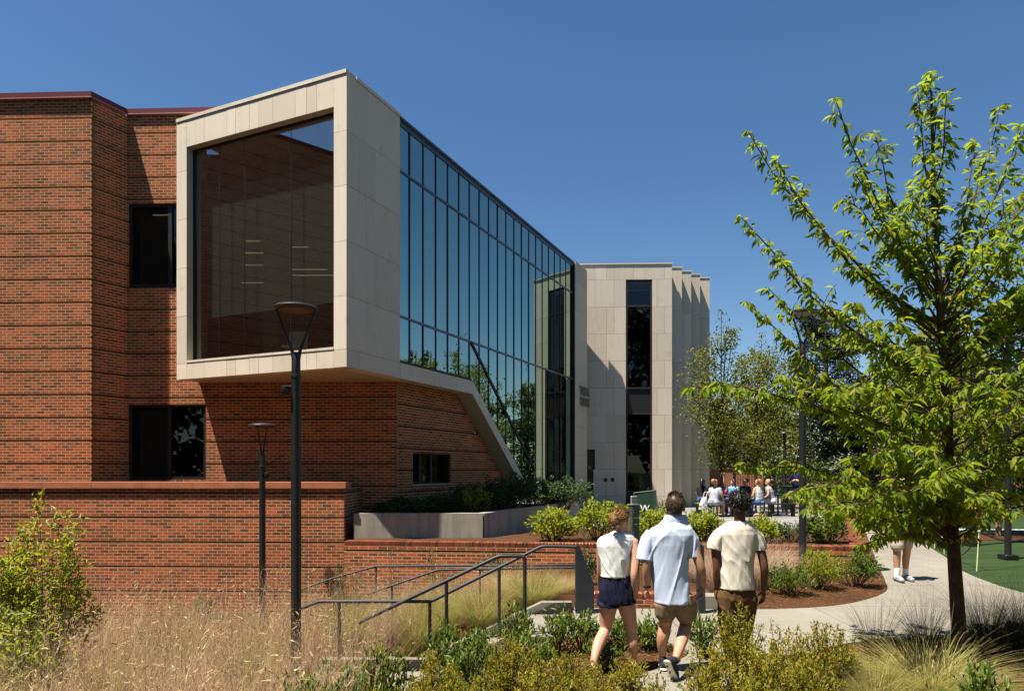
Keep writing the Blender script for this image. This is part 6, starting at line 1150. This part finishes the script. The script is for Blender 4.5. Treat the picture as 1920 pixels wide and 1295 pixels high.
def man_polo():
    Y = 6.75; J = lambda x, y, d=0.0: Vector((xat(x, Y), Y + d, zat(y, Y)))
    t = thing('person', (xat(1260, Y), Y, 0), 'person in light blue polo shirt and tan shorts walking away, one shoe raised', 'person'); rg = np.random.default_rng(3); b = Blob(); hc = J(1268, 951, 0.03); T, R = head(b, hc, (0.40, 0.92, 0), 1.12)
    b.limb([J(1262, 990), J(1265, 975, 0.01), J(1267, 960, 0.02)], [0.075, 0.062, 0.058])
    b.loft(ringloft([(1240, 1288, 984, 0.07), (1215, 1300, 1000, 0.10), (1214, 1300, 1020, 0.11), (1222, 1288, 1060, 0.105), (1226, 1292, 1100, 0.11), (1230, 1300, 1132, 0.115)], Y))
    b.limb([J(1216, 1008), J(1209, 1040, -0.03), J(1211, 1066, -0.03), J(1213, 1086, 0.0), J(1214, 1101, 0.02)], [0.055, 0.046, 0.044, 0.038, 0.029]); b.hand(J(1213.5, 1101, 0.02), (-0.1, 0.2, -1), (0.2, 1, 0.2), (1, -0.3, 0.2), 1.06, 0.5)
    b.limb([J(1297, 1008), J(1304, 1038, -0.03), J(1312, 1064, -0.04), J(1317, 1084, -0.01), J(1320, 1098, 0.02)], [0.056, 0.048, 0.045, 0.038, 0.029]); b.hand(J(1320, 1097, 0.02), (0.0, 0.25, -1), (-0.2, 1, 0.2), (-1, -0.2, 0.1), 1.06, 0.55)
    b.limb([J(1250, 1128), J(1250, 1152, 0.03), J(1250, 1174, 0.06), J(1246, 1192, 0.05), J(1244, 1208, 0.06), J(1246, 1230, 0.09)], [0.098, 0.082, 0.062, 0.064, 0.054, 0.038]); b.limb([J(1282, 1128), J(1286, 1152, 0.07), J(1292, 1172, 0.12), J(1283, 1187, 0.02), J(1271, 1202, -0.10), J(1257, 1219, -0.24)], [0.098, 0.083, 0.064, 0.064, 0.056, 0.037])
    body = b.finish('body', SK2, t, 0.0064, 4); face_bits(T, R, 1.06, t)
    s = Blob(); s.loft(ringloft([(1249, 1286, 966.5, 0.062, .01), (1246, 1287, 974, 0.070, .01), (1236, 1291, 981, 0.085), (1221, 1298, 990, 0.108), (1213, 1302, 1002, 0.122), (1214, 1299, 1020, 0.128), (1219, 1290, 1045, 0.128), (1222, 1289, 1075, 0.13), (1225, 1292, 1100, 0.136), (1228, 1296, 1122, 0.142), (1228, 1296, 1129, 0.143)], Y))
    s.tube([J(1224, 1000), J(1216, 1012), J(1210.5, 1032, -0.005), J(1208, 1049, -0.012)], [0.070, 0.074, 0.076, 0.078], 18); s.tube([J(1290, 1000), J(1297, 1012), J(1300, 1030, -0.005), J(1301, 1044, -0.012)], [0.070, 0.071, 0.070, 0.071], 18)
    shirt = s.finish('polo_shirt', m_cloth('pale_blue_jersey', (0.50, 0.57, 0.72), None, 0.04, 0.75), t, 0.0068, 2, folds_fn(0.0075, 8.5, 2.0, -0.35, 7.7))
    col = Blob(); col.loft(ringloft([(1248, 1287, 965, 0.070, .01), (1244.5, 1290, 971.5, 0.082, .01), (1243, 1292, 978, 0.088, .01), (1247, 1288, 979, 0.08, .01)], Y)); col.finish('collar', m_cloth('pale_blue_rib', (0.40, 0.49, 0.70)), shirt, 0.006, 2)
    p = Blob(); p.loft(ringloft([(1229, 1299, 1112, 0.125), (1228, 1303, 1128, 0.132), (1230, 1304, 1136, 0.13)], Y)); p.limb([J(1248, 1130), J(1249, 1142, 0.01), J(1249, 1149, 0.02)], [0.115, 0.112, 0.110]); p.limb([J(1284, 1130, 0.01), J(1287, 1144, 0.04), J(1289, 1153, 0.06)], [0.112, 0.112, 0.108]); p.finish('shorts', m_cloth('khaki_twill', (0.22, 0.155, 0.092)), t, 0.008, 4, folds_fn(0.006, 13, 4, 0.2, 2.0))
    def shoe(heel, toe, up, nm):
        heel, toe, up = Vector(heel), Vector(toe), Vector(up).normalized(); d = (toe - heel).normalized(); L = (toe - heel).length; q = Blob()
        q.limb([heel + up * 0.045, heel.lerp(toe, 0.35) + up * 0.052, heel.lerp(toe, 0.7) + up * 0.036, toe + up * 0.026], [0.042, 0.043, 0.040, 0.028]); q.limb([heel + up * 0.05 + d * 0.02, heel + up * 0.10 + d * 0.03], [0.040, 0.040]); o = q.finish(nm, plain('black_knit', (0.016, 0.017, 0.022), 0.8, 0.2), t, 0.007, 3)
        w = Blob(); w.limb([heel - d * 0.015 + up * 0.012, heel.lerp(toe, 0.3) + up * 0.010, heel.lerp(toe, 0.72) + up * 0.008, toe + d * 0.01 + up * 0.010], [0.040, 0.036, 0.044, 0.030], 0.42); ws = w.finish('sole', plain('white_foam', (0.66, 0.62, 0.53), 0.7, 0.2), o, 0.006, 2)
        side = d.cross(up).normalized()
        for a, r_, w_ in ((0.10, 0.018, 0.012), (0.42, 0.02, 0.010), (0.74, 0.022, 0.016), (0.95, 0.014, 0.016)): g_ = Blob(); g_.ell(heel.lerp(toe, a) - up * 0.008, (r_ * 0.9, w_, 0.008), Matrix((d, side, up)).transposed(), 10, 6); g_.build('tread_pad', BLACKM, ws, True)
    shoe(J(1236, 1226, -0.34), J(1257, 1266, -0.20), (0.72, 0.55, 0.40), 'shoe'); shoe((xat(1246, Y), Y + 0.05, 0.005), (xat(1254, Y), Y + 0.30, 0.005), (0, 0, 1), 'shoe')
    P, N = scalp_pts(hc + Vector((-0.006, -0.020, 0.036)), R, (0.0945, 0.113, 0.110), 2100, rg, lambda d: (d[2] > 0.30 or d[1] < 0.15) and d[2] > -0.62 and not (abs(d[0]) > 0.72 and d[1] > -0.28 and d[2] < 0.05)); cap = Blob(); cap.ell(hc + Vector((-0.006, -0.020, 0.036)), (0.0945, 0.113, 0.110), R); hr = cap.finish('hair', H_BROWN, t, 0.007, 0)
    D = [(n * (0.9 if n.z > 0.6 else 0.35) + Vector((0.1, -0.1, 0.2 if n.z > 0.6 else -0.9))).normalized() for n in N]; strands('hair_strands', P, D, rg.uniform(0.010, 0.020, len(P)) * np.array([1.5 if n.z > 0.7 else 1.0 for n in N]), 0.0018, H_BROWN, hr, rg, 0.3, 0.15)
    wt = Blob(); wt.lathe(J(1214, 1099.5, 0.018), [(0.034, -0.012), (0.037, -0.008), (0.037, 0.008), (0.034, 0.012)], 18); wt.build('wrist_watch', BLACKM, t, True)
man_polo()
def man_tee():
    Y = 6.95; J = lambda x, y, d=0.0: Vector((xat(x, Y), Y + d, zat(y, Y)))
    t = thing('person', (xat(1384, Y), Y, 0), 'person in cream t-shirt and brown trousers walking away, dark curly hair', 'person'); rg = np.random.default_rng(4); b = Blob(); hc = J(1387, 948, 0.02); T, R = head(b, hc, (0.25, 0.97, 0), 1.04)
    b.limb([J(1386, 992), J(1387, 976, 0.0), J(1388, 958, 0.02)], [0.072, 0.057, 0.055])
    b.loft(ringloft([(1362, 1410, 985, 0.07), (1346, 1420, 1000, 0.10), (1346, 1418, 1020, 0.105), (1350, 1412, 1060, 0.10), (1350, 1414, 1100, 0.11)], Y))
    b.limb([J(1347, 1004), J(1342, 1032, 0.0), J(1344, 1062, 0.0), J(1345, 1084, 0.03), J(1346, 1104, 0.06)], [0.054, 0.046, 0.041, 0.036, 0.028]); b.hand(J(1346, 1103, 0.06), (0.0, 0.2, -1), (0.1, 1, 0.2), (1, -0.2, 0), 1.04, 0.4); b.limb([J(1417, 1004), J(1426, 1034, -0.02), J(1431, 1064, -0.03), J(1433, 1086, 0.0), J(1434, 1106, 0.03)], [0.054, 0.046, 0.042, 0.036, 0.028]); b.hand(J(1434, 1105, 0.03), (0.03, 0.2, -1), (-0.1, 1, 0.2), (-1, -0.2, 0), 1.04, 0.4)
    b.finish('body', SK3, t, 0.0064, 4); face_bits(T, R, 1.04, t)
    s = Blob(); s.loft(ringloft([(1370, 1404, 976.5, 0.068), (1358, 1412, 982, 0.085), (1347, 1419, 990, 0.105), (1344, 1421, 1000, 0.115), (1347, 1417, 1020, 0.12), (1349, 1413, 1050, 0.122), (1350, 1412, 1080, 0.127), (1350, 1414, 1098, 0.13), (1350, 1414, 1103, 0.131)], Y)); s.tube([J(1355, 996), J(1346, 1008), J(1341, 1020), J(1339.5, 1029)], [0.066, 0.070, 0.072, 0.073], 18); s.tube([J(1410, 996), J(1419, 1008), J(1423.5, 1020), J(1425, 1030)], [0.066, 0.070, 0.072, 0.073], 18)
    s.finish('t_shirt', m_cloth('cream_cotton', (0.64, 0.595, 0.50), None, 0.05), t, 0.0068, 2, folds_fn(0.0062, 9, 2.8, 0.45, 3.1))
    p = Blob(); p.loft(ringloft([(1354, 1411, 1086, 0.105), (1353, 1412, 1100, 0.112), (1351, 1414, 1108, 0.118), (1349, 1416, 1124, 0.122)], Y)); p.limb([J(1364, 1118), J(1364, 1150), J(1366, 1185, 0.03), J(1368, 1222, -0.02), J(1368, 1243, -0.04)], [0.105, 0.095, 0.078, 0.068, 0.064]); p.limb([J(1401, 1118), J(1402, 1150, 0.05), J(1402, 1185, 0.12), J(1400, 1222, 0.16), J(1399, 1238, 0.18)], [0.105, 0.095, 0.078, 0.068, 0.064]); p.finish('trousers', m_cloth('brown_canvas', (0.10, 0.052, 0.024)), t, 0.008, 4, folds_fn(0.007, 13, 4, 0.2, 5.0))
    for sx, d in ((1368, -0.06), (1399, 0.16)): q = Blob(); q.limb([(xat(sx, Y), Y + d - 0.05, 0.045), (xat(sx, Y), Y + d + 0.08, 0.05), (xat(sx + 2, Y), Y + d + 0.2, 0.035)], [0.042, 0.043, 0.032], 0.9); q.finish('shoe', WHITE, t, 0.008, 3)
    hb = Blob(); hcen = hc + Vector((-0.004, -0.012, 0.05)); hb.ell(hcen, (0.100, 0.112, 0.094)); hb.ell(hcen + Vector((0, -0.05, -0.055)), (0.078, 0.06, 0.06)); hr = hb.finish('hair', H_BLACK, t, 0.009, 1, lambda p: 0.014 * noise.noise(p * 38) + 0.008 * noise.noise(p * 80))
    P, N = scalp_pts(hcen, Matrix.Identity(3), (0.102, 0.114, 0.096), 1500, rg, lambda d: d[2] > -0.75 and not (d[1] > 0.6 and d[2] < 0.1)); strands('hair_curls', P, [n for n in N], rg.uniform(0.025, 0.06, len(P)), 0.0030, H_BLACK, hr, rg, 0.35, 1.3)
man_tee()

def figure(name, base, yaw, label, prims, mats, vox=0.014, sc=1.0, group=None):
    """prims: {part: fn(blob)} in local metres (x right, y ahead, z up)"""
    t = thing('person', base, label, 'person', group); M3 = Matrix.Rotation(yaw, 3, 'Z')
    for part, fn in prims.items():
        b = Blob(); fn(b); b.v = [tuple(Vector(base) + M3 @ (Vector(p) * sc)) for p in b.v]; b.finish(part, mats[part], t, vox, 3, folds_fn(0.006, 12, 4, 0.4, base[0]) if part in ('shirt', 'dress', 'jacket', 'top') else None)
    return t
def sit_body(b, raise_r=False, lean=0.0, arms='lap'):
    V3 = Vector; head(b, (0, 0.02 + lean, 1.19), (0, 1, 0), 1.0); b.limb([(0, lean, 1.0), (0, 0.01 + lean, 1.12)], [0.06, 0.05]); b.loft([(0, 0, 0.48, 0.16, 0.11), (0, lean * 0.3, 0.65, 0.14, 0.10), (0, lean * 0.7, 0.85, 0.17, 0.11), (0, lean, 0.97, 0.17, 0.09), (0, lean, 1.03, 0.08, 0.06)])
    for sd in (-1, 1):
        if arms == 'eyes' and sd == 1: b.limb([(0.18, lean, 0.96), (0.36, 0.16 + lean, 1.08), (0.16, 0.22 + lean, 1.26)], [0.05, 0.04, 0.03]); b.hand((0.16, 0.22 + lean, 1.26), (-0.9, -0.1, 0.5), (0, 0.3, 1), (0, -1, 0), 1, 0.3)
        elif raise_r and sd == 1: b.limb([(0.18, lean, 0.96), (0.27, 0.1 + lean, 1.15), (0.25, 0.14 + lean, 1.40)], [0.05, 0.04, 0.03]); b.hand((0.25, 0.14 + lean, 1.40), (0, 0, 1), (-1, 0, 0), (0, 1, 0), 1, 0.2)
        else: b.limb([(sd * 0.18, lean, 0.96), (sd * 0.25, 0.03 + lean, 0.72), (sd * 0.17, 0.25 + lean, 0.62)], [0.05, 0.042, 0.03]); b.hand((sd * 0.17, 0.25 + lean, 0.62), (-sd * 0.3, 1, -0.1), (-sd, -0.3, 0.2), (0, 0, -1), 1, 0.5)
        b.limb([(sd * 0.09, 0, 0.52), (sd * 0.12, 0.40, 0.52), (sd * 0.12, 0.44, 0.28), (sd * 0.12, 0.42, 0.08)], [0.095, 0.07, 0.055, 0.04]); b.limb([(sd * 0.12, 0.38, 0.045), (sd * 0.13, 0.58, 0.03)], [0.04, 0.03])
def sit_shirt(b, lean=0.0, sleeves=True):
    b.loft([(0, -0.005, 0.50, 0.19, 0.145), (0, lean * 0.3, 0.65, 0.175, 0.135), (0, lean * 0.7, 0.85, 0.195, 0.135), (0, lean, 0.97, 0.19, 0.115), (0, lean, 1.035, 0.09, 0.075)])
    if sleeves:
        for sd in (-1, 1): b.limb([(sd * 0.17, lean, 0.96), (sd * 0.215, 0.015 + lean, 0.82)], [0.072, 0.068])
def sit_pants(b, long=True):
    for sd in (-1, 1):
        b.limb([(sd * 0.09, -0.03, 0.51), (sd * 0.12, 0.38, 0.53)] + ([(sd * 0.12, 0.44, 0.30), (sd * 0.12, 0.43, 0.12)] if long else []), [0.12, 0.092] + ([0.072, 0.06] if long else []))
    b.loft([(0, 0, 0.44, 0.17, 0.12), (0, 0, 0.56, 0.19, 0.14), (0, 0, 0.64, 0.165, 0.125)])
def hair_long(b, tail=0.0, top=1.26): b.ell((0, -0.005, 1.235), (0.09, 0.105, 0.095)); b.limb([(0, -0.06, 1.22), (0, -0.11, 1.08), (0, -0.12, 0.95 - tail)], [0.075, 0.06, 0.03])
def hair_short(b): b.ell((0, -0.01, 1.235), (0.088, 0.103, 0.095))
GY = m_cloth('grey_cotton', (0.36, 0.38, 0.44)); DENIM = m_cloth('blue_denim', (0.05, 0.095, 0.20), None, 0.25); LDEN = m_cloth('pale_denim', (0.33, 0.36, 0.42), None, 0.2); PATT = m_cloth('white_print', (0.62, 0.62, 0.60), (26, (0.10, 0.11, 0.13), (1, 1, 1.6))); NAVYP = m_cloth('navy_cloth', (0.016, 0.024, 0.075)); WHT = m_cloth('white_cloth', (0.62, 0.60, 0.55)); DARKH = H_BLACK
GS = 'students on the plaza'; YS = 23.6
figure('person', (xat(1338, YS), YS, PLZ), 0.75 - 1.57, 'seated person with blond hair and grey t-shirt, back to camera', {'body': lambda b: sit_body(b, False, 0.10), 'shirt': lambda b: sit_shirt(b, 0.10), 'trousers': lambda b: sit_pants(b, False), 'hair': hair_short}, {'body': SK2, 'shirt': GY, 'trousers': LDEN, 'hair': H_BLOND}, 0.018, 1.0, GS)
figure('person', (xat(1374, 25.0), 25.0, PLZ), 2.6, 'seated person facing camera shading eyes with a raised arm', {'body': lambda b: sit_body(b, True, 0.05), 'shirt': lambda b: sit_shirt(b, 0.05), 'trousers': lambda b: sit_pants(b), 'hair': hair_short}, {'body': SK4, 'shirt': m_cloth('sky_blue_cotton', (0.22, 0.36, 0.52)), 'trousers': DENIM, 'hair': H_BROWN}, 0.018, 1.0, GS)
figure('person', (xat(1317, 25.4), 25.4, PLZ), -0.6, 'seated dark-haired person partly hidden behind the grey t-shirt', {'body': lambda b: sit_body(b, False, 0.08), 'shirt': lambda b: sit_shirt(b, 0.08), 'trousers': lambda b: sit_pants(b), 'hair': hair_long}, {'body': SK2, 'shirt': m_cloth('black_cotton', (0.02, 0.018, 0.02)), 'trousers': DENIM, 'hair': DARKH}, 0.018, 1.0, GS)
figure('person', (xat(1424, 23.7), 23.7, PLZ), 0.55, 'seated person with long blond hair, white patterned top and blue jeans', {'body': lambda b: sit_body(b, False, 0.06), 'shirt': lambda b: sit_shirt(b, 0.06, False), 'trousers': lambda b: sit_pants(b), 'hair': hair_long}, {'body': SK1, 'shirt': PATT, 'trousers': DENIM, 'hair': H_BLOND}, 0.018, 1.0, GS)
figure('person', (xat(1448, 24.3), 24.3, PLZ), 1.2, 'seated person with long dark hair, sleeveless top and white trousers', {'body': lambda b: sit_body(b, False, 0.12), 'shirt': lambda b: sit_shirt(b, 0.12, False), 'trousers': lambda b: sit_pants(b), 'hair': hair_long}, {'body': SK1, 'shirt': m_cloth('grey_print', (0.40, 0.42, 0.46), (22, (0.12, 0.2, 0.32), (1, 1, 1))), 'trousers': WHT, 'hair': DARKH}, 0.018, 1.0, GS)
figure('person', (xat(1400, 25.6), 25.6, PLZ), 2.2, 'seated person facing camera behind the curly-haired man\'s head', {'body': lambda b: sit_body(b, False, 0.1), 'shirt': lambda b: sit_shirt(b, 0.1), 'trousers': lambda b: sit_pants(b), 'hair': hair_short}, {'body': SK2, 'shirt': m_cloth('charcoal_cotton', (0.03, 0.03, 0.035)), 'trousers': DENIM, 'hair': H_BROWN}, 0.02, 1.0, GS)
tb = thing('tote_bag', (xat(1321, 23.4), 23.4, PLZ + 0.3), 'white canvas tote bag hanging beside the person in grey t-shirt', 'bag'); q = at(1320, 944, 23.4)
m_ = Blob(); m_.loft([(q.x - 0.04, q.y, q.z - 0.20, 0.15, 0.06), (q.x - 0.02, q.y, q.z, 0.13, 0.07), (q.x + 0.01, q.y, q.z + 0.16, 0.10, 0.05), (q.x + 0.03, q.y, q.z + 0.22, 0.09, 0.03)]); m_.finish('bag_body', WHT, tb, 0.012, 3, folds_fn(0.012, 16, 4, 0.2, 1.0))
for dx in (-0.05, 0.05): MB().tube([(q.x + dx, q.y - 0.02, q.z + 0.18), (q.x + dx + 0.07, q.y - 0.01, q.z + 0.40), (q.x + dx + 0.16, q.y, q.z + 0.42), (q.x + dx + 0.14, q.y + 0.02, q.z + 0.2)], 0.012, 6).build('strap', WHT, tb, True)
MB().lathe(Vector((xat(1361, 24.0), 24.0, PLZ + 0.78)), [(0.03, -0.02), (0.045, 0), (0.05, 0.13), (0.047, 0.14)], 12).build('bottle', plain('pink_plastic', (0.65, 0.04, 0.22), 0.4, 0.4), None, True)
tag(COL.objects['bottle'], 'small pink drinks bottle on the picnic table', 'bottle')

def stand_body(b, stride=0.12, hold=False):
    head(b, (0, 0.02, 1.66), (0, 1, 0), 1.0); b.limb([(0, 0, 1.46), (0, 0.01, 1.58)], [0.06, 0.05]); b.loft([(0, 0, 0.86, 0.15, 0.11), (0, 0, 1.0, 0.15, 0.105), (0, 0, 1.15, 0.135, 0.10), (0, 0, 1.35, 0.18, 0.115), (0, 0, 1.44, 0.18, 0.09), (0, 0, 1.50, 0.08, 0.06)])
    for sd in (-1, 1):
        if hold: b.limb([(sd * 0.19, 0, 1.42), (sd * 0.24, 0.02, 1.18), (sd * 0.12, 0.22, 1.22)], [0.052, 0.042, 0.03]); b.hand((sd * 0.12, 0.22, 1.22), (-sd, 0.3, 0.2), (0, 0, 1), (0, -1, 0), 1, 0.5)
        else: b.limb([(sd * 0.19, 0, 1.42), (sd * 0.24, 0.0, 1.16), (sd * 0.25, 0.08, 0.92)], [0.052, 0.043, 0.03]); b.hand((sd * 0.25, 0.08, 0.92), (0, 0.1, -1), (0, 1, 0), (-sd, 0, 0), 1, 0.4)
        y = sd * stride; b.limb([(sd * 0.09, 0, 0.86), (sd * 0.10, y * 0.6 + 0.02, 0.50), (sd * 0.10, y * 0.8, 0.36), (sd * 0.10, y, 0.10)], [0.098, 0.064, 0.060, 0.040]); b.limb([(sd * 0.10, y - 0.03, 0.05), (sd * 0.11, y + 0.17, 0.035)], [0.042, 0.034])
def shoes(b, stride=0.12):
    for sd in (-1, 1): y = sd * stride; b.limb([(sd * 0.10, y - 0.05, 0.045), (sd * 0.105, y + 0.08, 0.05), (sd * 0.112, y + 0.20, 0.035)], [0.05, 0.05, 0.04])
def socks(b, stride=0.12):
    for sd in (-1, 1): y = sd * stride; b.limb([(sd * 0.10, y, 0.07), (sd * 0.10, y * 0.97, 0.22)], [0.048, 0.05])
def short_legs(b, z=0.52, stride=0.12):
    b.loft([(0, 0, 0.80, 0.175, 0.13), (0, 0, 0.95, 0.17, 0.125), (0, 0, 1.03, 0.155, 0.115)])
    for sd in (-1, 1): b.limb([(sd * 0.09, 0, 0.86), (sd * 0.105, sd * stride * 0.5 + 0.01, z + 0.08)], [0.115, 0.11])
def std_shirt(b, z0=0.9):
    b.loft([(0, 0, z0, 0.19, 0.145), (0, 0, 1.15, 0.18, 0.135), (0, 0, 1.35, 0.205, 0.14), (0, 0, 1.45, 0.20, 0.115), (0, 0, 1.515, 0.09, 0.07)])
    for sd in (-1, 1): b.limb([(sd * 0.185, 0, 1.42), (sd * 0.235, 0.0, 1.22)], [0.075, 0.075])
YW2 = 11.8; figure('person', (xat(1690, YW2), YW2, pz(YW2)), math.pi - 0.05, 'person in pale shorts and white socks walking on the path, upper body hidden by leaves', {'body': lambda b: stand_body(b, 0.06), 'jacket': lambda b: std_shirt(b, 0.80), 'shorts': short_legs, 'socks': lambda b: socks(b, 0.06), 'shoes': lambda b: shoes(b, 0.06), 'hair': lambda b: b.ell((0, -0.01, 1.70), (0.088, 0.103, 0.095))}, {'body': SK2, 'jacket': NAVYP, 'shorts': m_cloth('stone_twill', (0.40, 0.35, 0.27)), 'socks': WHITE, 'shoes': m_cloth('grey_sneaker', (0.42, 0.43, 0.46), (30, (0.05, 0.05, 0.06), (1, 1, 1))), 'hair': H_BROWN}, 0.011)
YN = 25.6; figure('person', (xat(1496, YN), YN, PLZ), 2.4, 'standing person in navy dress on the plaza, half behind the lamp post', {'body': lambda b: stand_body(b, 0.05, True), 'dress': lambda b: (std_shirt(b, 0.95), b.loft([(0, 0, 0.66, 0.24, 0.2), (0, 0, 0.9, 0.185, 0.145), (0, 0, 1.1, 0.165, 0.13)])), 'shoes': lambda b: shoes(b, 0.05), 'hair': lambda b: (b.ell((0, -0.01, 1.70), (0.09, 0.105, 0.095)), b.limb([(0, -0.06, 1.68), (0, -0.1, 1.4)], [0.08, 0.05]))}, {'body': SK1, 'dress': NAVYP, 'shoes': WHITE, 'hair': H_BLOND}, 0.018, 1.0, GS)
YL = 20.5; figure('person', (xat(1838, YL), YL, pz(YL) - 0.42), 1.0, 'far person sitting on the turf in blue shorts beyond the white line', {'body': lambda b: sit_body(b, False, 0.1), 'shirt': lambda b: sit_shirt(b, 0.1), 'trousers': lambda b: sit_pants(b, False), 'hair': hair_short}, {'body': SK1, 'shirt': m_cloth('coral_cotton', (0.5, 0.16, 0.10)), 'trousers': m_cloth('mid_blue', (0.10, 0.16, 0.36)), 'hair': H_BROWN}, 0.02)
bpy.data.scenes.remove(TMP)
